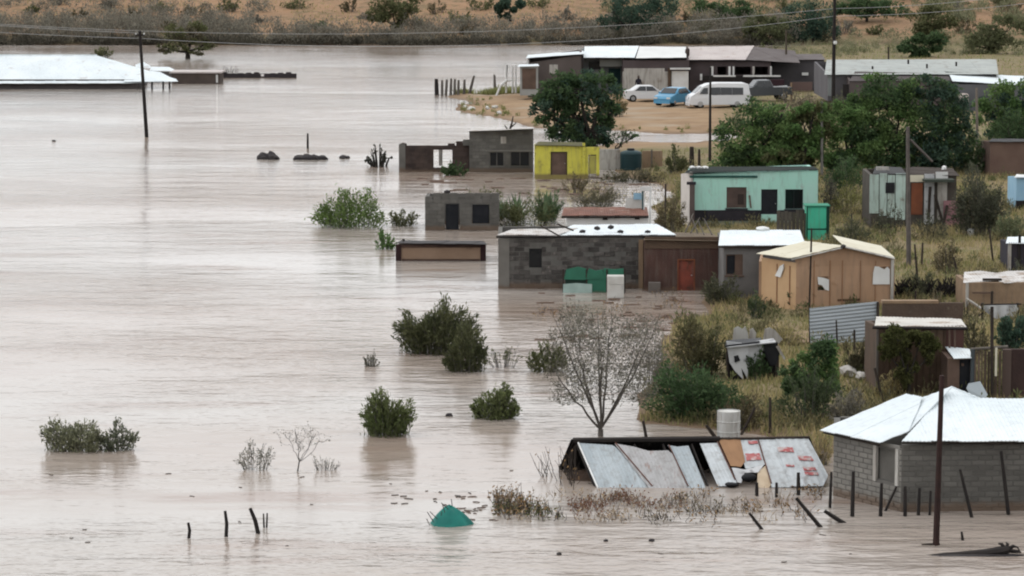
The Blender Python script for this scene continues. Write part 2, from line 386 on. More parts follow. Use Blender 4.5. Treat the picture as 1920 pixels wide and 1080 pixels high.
BLOCKM = {}
def block_mesh(bw, bh, mat):
    k = (round(bw, 3), round(bh, 3), mat.name)
    if k not in BLOCKM:
        c = .012; a, h = bw - .011, bh - .010
        v = [(0, .02, 0), (a, .02, 0), (a, .02, h), (0, .02, h), (c, -.016, c), (a - c, -.016, c), (a - c, -.016, h - c), (c, -.016, h - c)]
        me = bpy.data.meshes.new('block'); me.from_pydata(v, [], [(4, 5, 6, 7), (0, 1, 5, 4), (1, 2, 6, 5), (2, 3, 7, 6), (3, 0, 4, 7)]); me.materials.append(mat)
        BLOCKM[k] = me
    return BLOCKM[k]
def blocks(parent, fr, W, Hh, bw, bh, mat, ops=(), z0=-.1, topf=None, name='block', jit=.006, lim=290):
    O, u, n = fr; org = ORG[parent]; yaw = math.atan2(u.y, u.x); cnt = 0; row = 0
    z = z0
    while z < Hh - bh * .4:
        h = min(bh, Hh - z); off = 0 if row % 2 == 0 else -bw / 2
        a = off
        while a < W - .03:
            a0 = max(0, a); a1 = min(W, a + bw)
            for o in ops:                # cut back at openings
                if o[2] < z + h * .6 and o[3] > z + h * .4:
                    if o[0] <= a0 < o[1]: a0 = min(o[1], a1)
                    if o[0] < a1 <= o[1]: a1 = max(o[0], a0)
                    if a0 < o[0] and a1 > o[1]: a1 = o[0]
            if a1 - a0 > .06 and (topf is None or z + h <= topf((a0 + a1) / 2) + .02) and cnt < lim:
                o = bpy.data.objects.new(name, block_mesh(a1 - a0, h, mat)); C.objects.link(o); o.parent = parent
                o.location = O + u * a0 + Vector((0, 0, z)) + n * random.uniform(-jit, jit) - org
                o.rotation_euler = (0, 0, yaw); cnt += 1
            a += bw
        z += bh; row += 1
    return cnt

# ---- corrugated sheeting
def clip(poly, ax, k, keep_lo):
    res = []
    for i in range(len(poly)):
        p, q = poly[i], poly[(i + 1) % len(poly)]
        ip = (p[ax] <= k) if keep_lo else (p[ax] >= k); iq = (q[ax] <= k) if keep_lo else (q[ax] >= k)
        if ip: res.append(p)
        if ip != iq:
            t = (k - p[ax]) / (q[ax] - p[ax]); res.append((p[0] + t * (q[0] - p[0]), p[1] + t * (q[1] - p[1])))
    return res
def corr(mb, pts, pl, updir, pitch=.09, amp=.005, lift=0.0):
    """corrugated sheet over polygon pts lying in plane pl, ridges running along updir"""
    amp = min(amp, .0075 if pitch > .105 else .005)
    o, n = pl; v = (updir - n * updir.dot(n)).normalized(); u = v.cross(n).normalized()
    P2 = [((p - o).dot(u), (p - o).dot(v)) for p in pts]
    lo, hi = min(p[0] for p in P2), max(p[0] for p in P2)
    k = math.floor(lo / (pitch / 2)); h = pitch / 2
    def hgt(i): return amp if i % 2 else -amp
    while k * h < hi:
        c = clip(clip(P2, 0, k * h, False), 0, (k + 1) * h, True)
        if len(c) >= 3:
            vs_ = []
            for a, b in c:
                t = (a - k * h) / h; e = hgt(k) * (1 - t) + hgt(k + 1) * t
                vs_.append(o + u * a + v * b + n * (e + lift))
            mb.add(vs_, [tuple(range(len(vs_)))])
        k += 1
    return mb
def sheets(parent, px, anchors, mat, sheet=.8, pitch=.09, amp=.005, name='roof_sheet', updir=None, th=.02, lap=.012):
    """a roof plane given by pixel outline and three (px, py, distance) anchors, covered sheet by sheet"""
    pl = plane3(*[Q(*a) for a in anchors]); pts = [onplane(x, y, pl) for x, y in px]
    o, n = pl
    up = updir or (Vector((0, 0, 1)) - n * n.z)
    if up.length < 1e-3: up = Vector((0, 1, 0))
    v = (up - n * up.dot(n)).normalized(); u = v.cross(n).normalized()
    P2 = [((p - o).dot(u), (p - o).dot(v)) for p in pts]
    lo, hi = min(p[0] for p in P2), max(p[0] for p in P2); m = max(1, round((hi - lo) / sheet)); st = (hi - lo) / m
    res = []
    for i in range(m):
        c = clip(clip(P2, 0, lo + i * st - (.03 if i else 0), False), 0, lo + (i + 1) * st, True)
        if len(c) < 3: continue
        c = [(a, b + (random.uniform(-.015, .015))) for a, b in c]
        mb = corr(MB(), [o + u * a + v * b for a, b in c], pl, v, pitch, amp, lap * (i % 2) + random.uniform(0, .004))
        res.append(mb.build(name, mat, parent, solid=th))
    return res, pl, pts
def edge_beam(parent, a, b, r, mat, name='beam'): return rod(a, b, r, None, 4).build(name, mat, parent)

# ---- leaves and branches
def quads(name, V, nper, mat, parent=None, **k):
    V = np.asarray(V, np.float32); n = len(V); nf = n // nper
    if parent is not None: o0 = np.array(ORG[parent], np.float32)
    else:
        mn, mx = V.min(0), V.max(0); o0 = np.array([(mn[0] + mx[0]) / 2, (mn[1] + mx[1]) / 2, mn[2]], np.float32)
    me = bpy.data.meshes.new(name); me.vertices.add(n); me.vertices.foreach_set('co', (V - o0).ravel())
    me.loops.add(n); me.loops.foreach_set('vertex_index', np.arange(n, dtype=np.int32))
    me.polygons.add(nf); me.polygons.foreach_set('loop_start', np.arange(0, n, nper, dtype=np.int32))
    me.update(calc_edges=True); me.materials.append(mat)
    o = bpy.data.objects.new(name, me); C.objects.link(o)
    if parent is not None: o.parent = parent
    else: o.location = o0
    ORG[o] = Vector([float(q) for q in o0])
    return tag(o, **k)
def leaf_verts(P, A, L, W, rs):
    n = len(P); A = A / np.maximum(1e-6, np.linalg.norm(A, axis=1, keepdims=True))
    S = rs.normal(size=(n, 3)); S -= A * (S * A).sum(1, keepdims=True); S /= np.maximum(1e-6, np.linalg.norm(S, axis=1, keepdims=True))
    L = L[:, None] if np.ndim(L) else L; W = W[:, None] if np.ndim(W) else W
    return np.stack([P - A * L * .5, P + S * W * .5 + A * L * .05, P + A * L * .5, P - S * W * .5 - A * L * .05], 1).reshape(-1, 3)
def bez(a, b, c, t): return a * (1 - t) ** 2 + 2 * b * t * (1 - t) + c * t * t

SEED = [11]
def shrub(name, label, cat, pl, pr, pt, pb, mat, n=2200, leaf=(.16, .05), stems=45, upr=.5, dark=BARK, group=None, depth=.8, t0=.2, sink=.3, round_=1.0, stem_r=.010, spread=.06, foot=.45, lobes=None):
    SEED[0] += 1; rs = np.random.RandomState(SEED[0])
    b = G((pl + pr) / 2, pb); Y = b.y
    W = (pr - pl) / sc(Y); Hh = Q(960, pt, Y).z - Q(960, pb, Y).z
    Yc = Y + W * depth * .18
    c = np.array([Q((pl + pr) / 2, pb, Y).x, Yc, b.z])
    root = thing(name, label, cat, c, group)
    n = int(n * .8); mbs = MB(); V = []; ph = rs.uniform(0, 6.28, 3); jag = rs.uniform(.6, 1.25, 7)
    for i in range(stems):
        th = rs.uniform(0, 2 * math.pi); r = math.sqrt(rs.uniform(0, 1))
        ex, ey = r * math.cos(th), r * math.sin(th)
        prof = (max(0.0, 1 - r ** 2.0)) ** .5
        hgt = Hh * (.22 + .78 * prof * round_ + (1 - round_) * .5) * rs.uniform(.62, 1.12) * (.90 + .14 * math.sin(3.1 * ex + ph[0]) + .12 * math.sin(6.5 * ex + ph[1])) * (.85 + .15 * jag[int((ex + 1) * 3.4)])
        base = c + np.array([ex * W * .5 * foot, ey * W * .5 * depth * foot, -sink])
        tip = c + np.array([ex * W * .5, ey * W * .5 * depth, min(hgt, Hh * 1.03)])
        mid = base * (.5) + tip * .5 + np.array([(-ex) * W * .08, -ey * W * .06, Hh * (.10 + .25 * upr * rs.uniform(.3, 1))])
        k = max(3, int(n / stems * rs.uniform(.25, 1.75)))
        ts = rs.uniform(t0, 1, k) ** .8
        Pp = np.array([bez(base, mid, tip, t) for t in ts]); Dd = np.array([bez(base, mid, tip, min(1, t + .05)) - bez(base, mid, tip, t - .05) for t in ts])
        Dd /= np.linalg.norm(Dd, axis=1, keepdims=True)
        jit = rs.normal(size=(k, 3)) * spread * max(W, Hh) * (1.15 - .8 * ts[:, None])
        Pp = Pp + jit
        A = Dd * (.4 + upr) + rs.normal(size=(k, 3)) * .55
        V.append(leaf_verts(Pp, A, leaf[0] * rs.uniform(.6, 1.3, k), leaf[1] * rs.uniform(.6, 1.3, k), rs))
        if i % 2 == 0 or stems < 40:
            mbs.tube([Vector(bez(base, mid, tip, t)) for t in (0, .35, .7, 1)], [stem_r * 1.5, stem_r * 1.1, stem_r * .8, stem_r * .4], 3, False)
    mbs.build('branch', dark, root, kind='stuff')
    V = np.concatenate(V)
    quads('foliage', V, 4, mat, root)
    return root

def crown_tree(name, label, cat, bpx, bpy_, blobs, mat, n=5000, leaf=(.3, .16), trunk=.14, mat2=None, bark=DBARK, group=None, Y=None, limbs=True, squash=.9, shell=.55):
    """blobs: pixel ellipses (cx, cy, rx, ry) of leaf clumps; trunk foot at (bpx, bpy_)"""
    SEED[0] += 1; rs = np.random.RandomState(SEED[0])
    g = G(bpx, bpy_)
    if Y is None: Y = g.y
    s = sc(Y); foot = Q(bpx, bpy_, Y)
    root = thing(name, label, cat, foot, group)
    tot = sum(b[2] * b[3] for b in blobs); V = [[], []]; mb = MB()
    xs = [b[0] for b in blobs]; x0, x1 = min(xs), max(xs); halfw = max(6, (x1 - x0) / 2)
    ctr = (x0 + x1) / 2
    ends = []
    for (cx, cy, rx, ry) in blobs:
        dy = rs.uniform(-.35, .35) * halfw / s
        c = np.array(Q(cx, cy, Y)) + np.array([0, dy, 0]); Rx, Rz = rx / s, ry / s; Ry = (Rx + Rz) / 2 * squash
        ends.append((c, Rx, Ry, Rz))
        # sub clumps inside each lobe give the light and dark grain
        nc = max(5, int(14 * (rx * ry / 900) ** .5)); k = int(n * rx * ry / tot / nc)
        for j in range(nc):
            d = rs.normal(size=3); d /= np.linalg.norm(d); q = c + d * np.array([Rx, Ry, Rz]) * rs.uniform(.35, .95) ** .6
            rr = np.array([Rx, Ry, Rz]) * rs.uniform(.26, .5)
            dd = rs.normal(size=(k, 3)); dd /= np.linalg.norm(dd, axis=1, keepdims=True)
            Pp = q + dd * rr * (rs.uniform(0, 1, (k, 1)) ** shell)
            A = dd * .7 + rs.normal(size=(k, 3)) * .7 + np.array([0, 0, -.15])
            V[1 if (mat2 is not None and rs.uniform() < .4) else 0].append(leaf_verts(Pp, A, leaf[0] * rs.uniform(.6, 1.3, k), leaf[1] * rs.uniform(.6, 1.3, k), rs))
    f = np.array(foot); top = np.mean([e[0] for e in ends], axis=0)
    fork = f + (top - f) * np.array([.35, .35, .42])
    mb.tube([Vector(f - np.array([0, 0, .3])), Vector(f + (fork - f) * .5 + np.array([.04, 0, 0])), Vector(fork)], [trunk * 1.25, trunk, trunk * .85], 8)
    mb.build('trunk', bark, root)
    lb = MB()
    for (c, Rx, Ry, Rz) in ends:
        m = fork * .5 + c * .5 + np.array([0, 0, -.12 * np.linalg.norm(c - fork)])
        lb.tube([Vector(bez(fork, m, c, t)) for t in (0, .3, .65, 1)], [trunk * .7, trunk * .5, trunk * .34, trunk * .15], 5, False)
        for j in range(5):
            d = rs.normal(size=3); d /= np.linalg.norm(d); e = c + d * np.array([Rx, Ry, Rz]) * .85; st = bez(fork, m, c, rs.uniform(.55, 1))
            lb.tube([Vector(st), Vector((st + e) / 2 + np.array([0, 0, -.03])), Vector(e)], [trunk * .22, trunk * .14, trunk * .05], 3, False)
    lb.build('limb', bark, root)
    quads('crown', np.concatenate(V[0]), 4, mat, root)
    if V[1]: quads('crown', np.concatenate(V[1]), 4, mat2, root)
    return root

def bare_tree(name, label, cat, bpx, bpy_, Hpx, Wpx, bark=BARK, lv=6, r0=.09, lean=0, mat=None, nleaf=0, leaf=(.09, .05), group=None, stemsN=1, twig=.006, sink=.4, base_split=.25, seed=None, first=1.0, kr=.62):
    SEED[0] += 1; rs = np.random.RandomState(seed or SEED[0])
    g = G(bpx, bpy_); Y = g.y; s = sc(Y); Hh = Hpx / s; W = Wpx / s
    root = thing(name, label, cat, g, group); mb = MB(); tips = []; tw = MB()
    def grow(p, d, L, r, l):
        q = p + d * L; mid = (p + q) / 2 + rs.normal(size=3) * L * .05
        (mb if l >= lv - 2 else tw).tube([Vector(p), Vector(mid), Vector(q)], [r, r * .85, max(twig, r * .7)], 6 if l >= lv - 1 else (4 if l > 2 else 3), l == lv)
        tips.append((q, d, l))
        if l == 0: return
        k = 2 if rs.uniform() < .45 else 3
        if l == lv: k = 4
        for i in range(k):
            ang = rs.uniform(.25, .62); a = rs.uniform(0, 2 * math.pi) + i * 2 * math.pi / k
            t = np.cross(d, np.array([.3, .2, .93])); t /= np.linalg.norm(t) + 1e-9; b2 = np.cross(d, t)
            nd = d * math.cos(ang) + (t * math.cos(a) + b2 * math.sin(a)) * math.sin(ang)
            nd[0] *= 1 + .10 * (W / Hh - .8); nd[2] += .05; nd /= np.linalg.norm(nd)
            grow(q if i == 0 else p + (q - p) * rs.uniform(.75, 1), nd, L * rs.uniform(.66, .88) / (first if l == lv else 1), max(twig, r * kr), l - 1)
    tot = sum(.77 ** i for i in range(lv + 1)) * .20
    d0 = np.array([lean, 0, 1.0]); d0 /= np.linalg.norm(d0)
    grow(np.array(g) - np.array([0, 0, sink]), d0, (Hh) / tot * base_split * first + sink, r0, lv)
    # fit the height that the photograph shows
    zs = [v.z for m_ in (mb, tw) for v in m_.v]; k = Hh / max(.1, max(zs) - g.z)
    xs = [v.x - g.x for m_ in (mb, tw) for v in m_.v]; kx = W / max(.1, max(xs) - min(xs))
    def fit(v): return Vector((g.x + (v.x - g.x) * kx, g.y + (v.y - g.y) * kx, g.z + (v.z - g.z) * k))
    for m_ in (mb, tw): m_.v = [fit(v) for v in m_.v]
    mb.build('trunk', bark, root); tw.build('branch', bark, root, kind='stuff')
    if mat is not None and nleaf:
        ends = [(np.array(fit(Vector(q))), d) for q, d, l in tips if l <= 3]
        idx = rs.randint(0, len(ends), nleaf)
        Pp = np.array([ends[i][0] for i in idx]) + rs.normal(size=(nleaf, 3)) * .13 * Hh / 4
        quads('foliage', leaf_verts(Pp, rs.normal(size=(nleaf, 3)), leaf[0] * rs.uniform(.6, 1.3, nleaf), leaf[1] * rs.uniform(.6, 1.3, nleaf), rs), 4, mat, root)
    return root
def fan_tree(name, label, cat, bpx, bpy_, cx, cy, rx, ry, bark, limbs=6, n=500, r0=.08, mat=None, nleaf=0, leaf=(.08, .035), seed=1, twig=.005, low=.1, group=None, sink=.4):
    """a bare tree: limbs rise from a low fork, twigs reach from them to points all through the crown"""
    rs = np.random.RandomState(seed); g = np.array(G(bpx, bpy_)); Y = g[1]; s = sc(Y)
    c = np.array(Q(cx, cy, Y)); R = np.array([rx / s, (rx + ry) / 2 / s * .8, ry / s])
    root = thing(name, label, cat, g, group); mb = MB(); tw = MB(); sk = []; leaves = []
    fork = g + (c - g) * low
    mb.tube([Vector(g - np.array([0, 0, sink])), Vector(g), Vector(fork)], [r0 * 1.15, r0, r0 * .9], 7)
    for i in range(limbs):
        a = 2 * math.pi * i / limbs + rs.uniform(-.3, .3); e = c + R * np.array([math.cos(a) * rs.uniform(.25, .95), math.sin(a) * rs.uniform(.2, .8), rs.uniform(-.3, .85)])
        m = fork + (e - fork) * .45 + np.array([(e - fork)[0] * .12, 0, rs.uniform(-.12, .10)]) + rs.normal(size=3) * .06
        ts = np.linspace(0, 1, 9); P = [bez(fork, m, e, t) + (rs.normal(size=3) * .025 if 0 < t < 1 else 0) for t in ts]
        rr = [max(twig * 1.5, r0 * .46 * (1 - t) ** .7) for t in ts]; mb.tube([Vector(p) for p in P], rr, 5)
        sk += [(p, r) for p, r in list(zip(P, rr))[2:]]
    T = []
    while len(T) < n:
        d = rs.uniform(-1, 1, 3)
        lobe = .80 + .22 * math.sin(4.3 * math.atan2(d[2], d[0]) + seed) + .13 * math.sin(9 * math.atan2(d[2], d[0]) + 2)
        if (d ** 2).sum() < lobe and d[2] > -.8 and rs.uniform() < .35 + .65 * (d ** 2).sum(): T.append(c + d * R)
    T.sort(key=lambda q: np.linalg.norm(q - fork))
    S = np.array([q[0] for q in sk]); SR = np.array([q[1] for q in sk])
    for q in T:
        dd = np.linalg.norm(S - q, axis=1) + .35 * np.maximum(0, np.linalg.norm(S - fork, axis=1) - np.linalg.norm(q - fork) + .25); i = int(np.argmin(dd)); p = S[i]; L = np.linalg.norm(q - p)
        if L < .05: continue
        r = max(twig, min(SR[i] * .6, .012 * L + twig)); m = (p + q) / 2 + rs.normal(size=3) * L * .10 + np.array([0, 0, -.22 * L]); ts = (.0, .35, .7, 1)
        P = [bez(p, m, q, t) for t in ts]; (mb if r > .02 else tw).tube([Vector(v) for v in P], [r, r * .85, max(twig * .8, r * .65), twig * .7], 4 if r > .012 else 3, False)
        S = np.vstack([S, np.array(P[1:])]); SR = np.concatenate([SR, [r * .8, r * .65, twig]])
        leaves += [P[2], P[3], P[3]]
    mb.build('trunk', bark, root); tw.build('branch', bark, root, kind='stuff')
    if nleaf and mat is not None:
        idx = rs.randint(0, len(leaves), nleaf); Pp = np.array(leaves)[idx] + rs.normal(size=(nleaf, 3)) * .09
        quads('foliage', leaf_verts(Pp, rs.normal(size=(nleaf, 3)), leaf[0] * rs.uniform(.6, 1.3, nleaf), leaf[1] * rs.uniform(.6, 1.3, nleaf), rs), 4, mat, root)
    return root
def post(name, label, cat, xt, yt, xb, yb, r, mat=WOOD, group=None, sink=.5, Y=None, n=6, kink=0):
    b = G(xb, yb) if Y is None else Q(xb, yb, Y); t = Q(xt, yt, b.y)
    d = (t - b).normalized(); f = b - d * sink
    m = (b + t) / 2 + Vector((kink, 0, 0))
    return MB().tube([f, b, m, t], [r * 1.1, r * 1.05, r, r * .8], n).build(name, mat, None, label, cat, group, base=b)
# ------------------------------------------------------------------ ground, water
def axis(lo, hi, step, far_lo, far_hi):
    a = list(np.arange(lo, hi, step)); s = step
    while a[-1] < far_hi: s *= 1.35; a.append(a[-1] + s)
    s = step
    while a[0] > far_lo: s *= 1.35; a.insert(0, a[0] - s)
    return np.array(a)
def build_ground():
    xs = axis(-55, 95, .8, -850, 850); ys = axis(66, 455, .8, -120, 1100)
    X, Y = np.meshgrid(xs, ys); Z = hterr(X.ravel(), Y.ravel())
    d = sdist(X.ravel(), Y.ravel()); x, y = X.ravel(), Y.ravel()
    nx, ny = len(xs), len(ys)
    V = np.stack([x, y, Z], 1).astype(np.float32)
    i, j = np.meshgrid(np.arange(nx - 1), np.arange(ny - 1)); a = (j * nx + i).ravel()
    Fq = np.stack([a, a + 1, a + nx + 1, a + nx], 1).astype(np.int32)
    me = bpy.data.meshes.new('ground'); me.vertices.add(len(V)); me.vertices.foreach_set('co', V.ravel())
    me.loops.add(Fq.size); me.loops.foreach_set('vertex_index', Fq.ravel()); me.polygons.add(len(Fq))
    me.polygons.foreach_set('loop_start', np.arange(0, Fq.size, 4, dtype=np.int32)); me.polygons.foreach_set('use_smooth', np.ones(len(Fq), bool))
    me.update(calc_edges=True)
    # soil kinds: wet mud at the water's edge, bare sandy yard, brown hillside
    pa, pb = Pz(850, 180), Pz(1345, 262)
    pxx = 960 + F * x / np.maximum(1, y * _cp); pyy = -157 + F * HC / np.maximum(30, y) 
    sand = np.clip((1400 - pxx) / 60, 0, 1) * np.clip((pyy - 168) / 8, 0, 1) * np.clip((285 - pyy) / 12, 0, 1)
    mud = np.clip(1 - d / 2.2, 0, 1)
    hill = np.clip((y - YF - 3) / 6, 0, 1)
    for nme, arr in (('sand', sand), ('mud', mud), ('hill', hill)):
        at = me.attributes.new(nme, 'FLOAT', 'POINT'); at.data.foreach_set('value', arr.astype(np.float32))
    m = bpy.data.materials.new('earth'); m.use_nodes = True; t = m.node_tree; N = t.nodes; L = t.links; b = N['Principled BSDF']
    b.inputs['Roughness'].default_value = .95; b.inputs['Specular IOR Level'].default_value = .15
    g = N.new('ShaderNodeNewGeometry')
    def nz(s, lo, hi, det=6, st=(1, 1, 1)):
        mp = N.new('ShaderNodeMapping'); mp.inputs['Scale'].default_value = st; L.new(g.outputs['Position'], mp.inputs[0])
        n = N.new('ShaderNodeTexNoise'); n.inputs['Scale'].default_value = s; n.inputs['Detail'].default_value = det; L.new(mp.outputs[0], n.inputs['Vector'])
        r = N.new('ShaderNodeMapRange'); r.inputs[1].default_value = lo; r.inputs[2].default_value = hi; L.new(n.outputs[0], r.inputs[0]); return r.outputs[0]
    def rgb(*c):
        n = N.new('ShaderNodeRGB'); n.outputs[0].default_value = (*c, 1); return n.outputs[0]
    def mix(f, a, c):
        n = N.new('ShaderNodeMix'); n.data_type = 'RGBA'; L.new(f, n.inputs[0]); L.new(a, n.inputs[6]); L.new(c, n.inputs[7]); return n.outputs[2]
    def att(nm):
        n = N.new('ShaderNodeAttribute'); n.attribute_name = nm; return n.outputs['Fac']
    base = mix(nz(.16, .4, .6), rgb(.20, .17, .085), rgb(.24, .18, .105))
    base = mix(nz(.7, .5, .66), base, rgb(.15, .145, .065))
    base = mix(nz(2.2, .52, .7), base, rgb(.30, .23, .15))
    sandc = mix(nz(.5, .4, .62, st=(.5, 1, 1)), rgb(.35, .24, .145), rgb(.28, .185, .11))
    sandc = mix(nz(.25, .55, .66, st=(.6, 1, 1)), sandc, rgb(.36, .28, .20))
    hillc = mix(nz(.10, .42, .6, st=(.7, 1, 1)), rgb(.33, .20, .115), rgb(.27, .17, .10))
    hillc = mix(nz(.45, .5, .64), hillc, rgb(.19, .135, .075)); hillc = mix(nz(1.5, .56, .68), hillc, rgb(.36, .235, .14))
    c = mix(att('sand'), base, sandc); c = mix(att('hill'), c, hillc); c = mix(att('mud'), c, rgb(.175, .118, .078))
    L.new(c, b.inputs['Base Color'])
    n = N.new('ShaderNodeTexNoise'); n.inputs['Scale'].default_value = 3; n.inputs['Detail'].default_value = 8; L.new(g.outputs['Position'], n.inputs['Vector'])
    bp = N.new('ShaderNodeBump'); bp.inputs['Strength'].default_value = .7; bp.inputs['Distance'].default_value = .15; L.new(n.outputs[0], bp.inputs['Height']); L.new(bp.outputs[0], b.inputs['Normal'])
    o = link('ground', me, m); o['kind'] = 'structure'
build_ground()

def build_water():
    m = bpy.data.materials.new('flood water'); m.use_nodes = True; t = m.node_tree; N = t.nodes; L = t.links; b = N['Principled BSDF']
    b.inputs['Roughness'].default_value = .11; b.inputs['IOR'].default_value = 1.33; b.inputs['Specular IOR Level'].default_value = .5
    g = N.new('ShaderNodeNewGeometry')
    def nz(s, st, det=4, rot=0):
        mp = N.new('ShaderNodeMapping'); mp.inputs['Scale'].default_value = st; mp.inputs['Rotation'].default_value = (0, 0, rot); L.new(g.outputs['Position'], mp.inputs[0])
        n = N.new('ShaderNodeTexNoise'); n.inputs['Scale'].default_value = s; n.inputs['Detail'].default_value = det; L.new(mp.outputs[0], n.inputs['Vector']); return n.outputs[0]
    def rng(x, lo, hi, a=0., c=1.):
        r = N.new('ShaderNodeMapRange'); r.inputs[1].default_value = lo; r.inputs[2].default_value = hi; r.inputs[3].default_value = a; r.inputs[4].default_value = c; L.new(x, r.inputs[0]); return r.outputs[0]
    def rgb(*c):
        n = N.new('ShaderNodeRGB'); n.outputs[0].default_value = (*c, 1); return n.outputs[0]
    def mix(f, a, c):
        n = N.new('ShaderNodeMix'); n.data_type = 'RGBA'; L.new(f, n.inputs[0]); L.new(a, n.inputs[6]); L.new(c, n.inputs[7]); return n.outputs[2]
    silt = mix(rng(nz(.045, (.5, 1, 1), 5), .42, .58), rgb(.375, .30, .245), rgb(.44, .39, .345))
    silt = mix(rng(nz(.45, (.22, .8, 1), 5), .55, .68), silt, rgb(.32, .235, .185))
    silt = mix(rng(nz(.34, (.10, .7, 1), 3), .665, .72, 0, .5), silt, rgb(.30, .23, .185))   # thin dark streaks stretched sideways
    L.new(silt, b.inputs['Base Color'])
    def math_(op, a, c):
        n = N.new('ShaderNodeMath'); n.operation = op
        for i, q in enumerate((a, c)):
            if isinstance(q, float): n.inputs[i].default_value = q
            else: L.new(q, n.inputs[i])
        return n.outputs[0]
    h = math_('MULTIPLY', nz(.6, (.42, 1, 1), 4, .07), 1.0)
    h = math_('ADD', h, math_('MULTIPLY', nz(2.2, (.45, 1, 1), 3, -.06), .42))
    h = math_('ADD', h, math_('MULTIPLY', nz(6.0, (.6, 1, 1), 3), .16))
    calm = rng(nz(.05, (.6, 1, 1), 5, .2), .40, .62, .25, 1.2)          # slick and ruffled stretches
    h = math_('MULTIPLY', h, calm)
    bp = N.new('ShaderNodeBump'); bp.inputs['Strength'].default_value = 1.0; bp.inputs['Distance'].default_value = .155; L.new(h, bp.inputs['Height']); L.new(bp.outputs[0], b.inputs['Normal'])
    me = bpy.data.meshes.new('flood_water')
    me.from_pydata([(-880, -110, 0), (880, -110, 0), (880, 560, 0), (-880, 560, 0)], [], [(0, 1, 2, 3)]); me.materials.append(m)
    o = link('flood_water', me, m); o['kind'] = 'structure'
build_water()

# ------------------------------------------------------------------ ground cover
def scatter(n, px0, px1, py0, py1, rs, cond=None):
    """points on land inside a strip of the view, even over the ground"""
    res = []
    a, b = Pz(960, py1).y, Pz(960, py0).y
    while len(res) < n:
        k = n * 3; y = rs.uniform(a, b, k); xl = (px0 - 960) / F * y; xr = (px1 - 960) / F * y
        x = rs.uniform(0, 1, k) * (xr - xl) + xl; d = sdist(x, y); ok = d > .25
        if cond is not None: ok &= cond(x, y, d)
        res += list(zip(x[ok], y[ok]))
        if k > 0 and ok.sum() == 0: break
    P = np.array(res[:n]); return np.column_stack([P, hterr(P[:, 0], P[:, 1])])
def grass(name, n, rg, mat, hh, ww, seed, clump=.5, cond=None):
    rs = np.random.RandomState(seed); B = scatter(n, *rg, rs, cond)
    nf = mnoise
    keep = np.array([mnoise.noise(Vector((p[0] * clump, p[1] * clump, seed))) + rs.uniform(-.25, .25) > -.05 for p in B]); B = B[keep]; n = len(B)
    Hh = hh * rs.uniform(.4, 1.3, n); lean = rs.normal(size=(n, 2)) * .35 * Hh[:, None]; ang = rs.uniform(0, math.pi, n)
    S = np.stack([np.cos(ang), np.sin(ang), np.zeros(n)], 1) * (ww * rs.uniform(.5, 1.4, n))[:, None]
    T = B + np.column_stack([lean, Hh]); B0 = B - np.array([0, 0, .05])
    V = np.stack([B0 - S, B0 + S, T], 1).reshape(-1, 3)
    return quads(name, V, 3, mat, kind='stuff')
out_sand = lambda x, y, d: ~((960 + F * x / y < 1360) & (y > YW(290)) & (y < YW(168)))
grass('dry_grass', 80000, (1180, 2050, 330, 905), L_STRAW, .30, .026, 3, .35, out_sand)
grass('green_grass', 70000, (1200, 2050, 270, 905), L_GRASS, .22, .03, 4, .22, out_sand)
grass('yard_grass', 9000, (1000, 2000, 86, 300), L_GRASS, .35, .06, 5, .12, out_sand)
grass('shore_grass', 5000, (826, 1010, 168, 180), L_GRASS, .5, .06, 8, .3)
grass('hill_grass', 16000, (-250, 2170, 38, 78), L_STRAW, .35, .10, 6, .10)

def thicket(name, n, p0, p1, d0, d1, h0, h1, mat, seed, skip=True):
    rs = np.random.RandomState(seed); V = []
    for i in range(n):
        px = rs.uniform(p0, p1); y = YF + rs.uniform(d0, d1) * (1.15 if px < 420 else 1)
        x = (px - 960) / F * y; z = hz(x, y)
        if skip and px > 440 and px < 1130 and y > YF + (7 if px < 760 else 10): continue
        if not skip and ((1560 < px < 1720 and YF + 8 < y < YF + 22) or mnoise.noise(Vector((x * .12, y * .12, 3))) > .22): continue
        Hh = rs.uniform(h0, h1) * (1.25 if px < 420 else 1.0); R = rs.uniform(.8, 1.7); k = 150
        d = rs.normal(size=(k, 3)); d /= np.linalg.norm(d, axis=1, keepdims=True); d[:, 2] = np.abs(d[:, 2])
        P = np.array([x, y, z + Hh * .12]) + d * np.array([R, R, Hh * .88]) * rs.uniform(.35, 1, (k, 1)) ** .7
        A = d + rs.normal(size=(k, 3)) * .6 + np.array([0, 0, .6])
        V.append(leaf_verts(P, A, .34 * rs.uniform(.6, 1.3, k), .12 * rs.uniform(.6, 1.3, k), rs))
    return quads(name, np.concatenate(V), 4, mat, kind='stuff')
def brush(name, n, rg, h0, h1, mat, seed, cond=None, k=70):
    rs = np.random.RandomState(seed); B = scatter(n, *rg, rs, cond); V = []
    for b in B:
        if mnoise.noise(Vector((b[0] * .16, b[1] * .16, seed))) < -.05: continue
        Hh = rs.uniform(h0, h1); R = Hh * rs.uniform(.5, .9); d = rs.normal(size=(k, 3)); d /= np.linalg.norm(d, axis=1, keepdims=True); d[:, 2] = np.abs(d[:, 2])
        P = b + d * np.array([R, R, Hh]) * rs.uniform(.2, 1, (k, 1)) ** .8; A = d + rs.normal(size=(k, 3)) * .5 + np.array([0, 0, .8])
        V.append(leaf_verts(P, A, .20 * rs.uniform(.6, 1.3, k), .05 * rs.uniform(.6, 1.3, k), rs))
    return quads(name, np.concatenate(V), 4, mat, kind='stuff')
brush('yard_scrub', 800, (1200, 2050, 300, 905), .3, .95, leafm('yard scrub leaves', (.10, .092, .05), (.13, .115, .06)), 41, out_sand)
brush('yard_scrub', 480, (1225, 2050, 320, 905), .25, .8, leafm('olive yard scrub', (.085, .095, .04), (.115, .12, .055)), 42, out_sand)
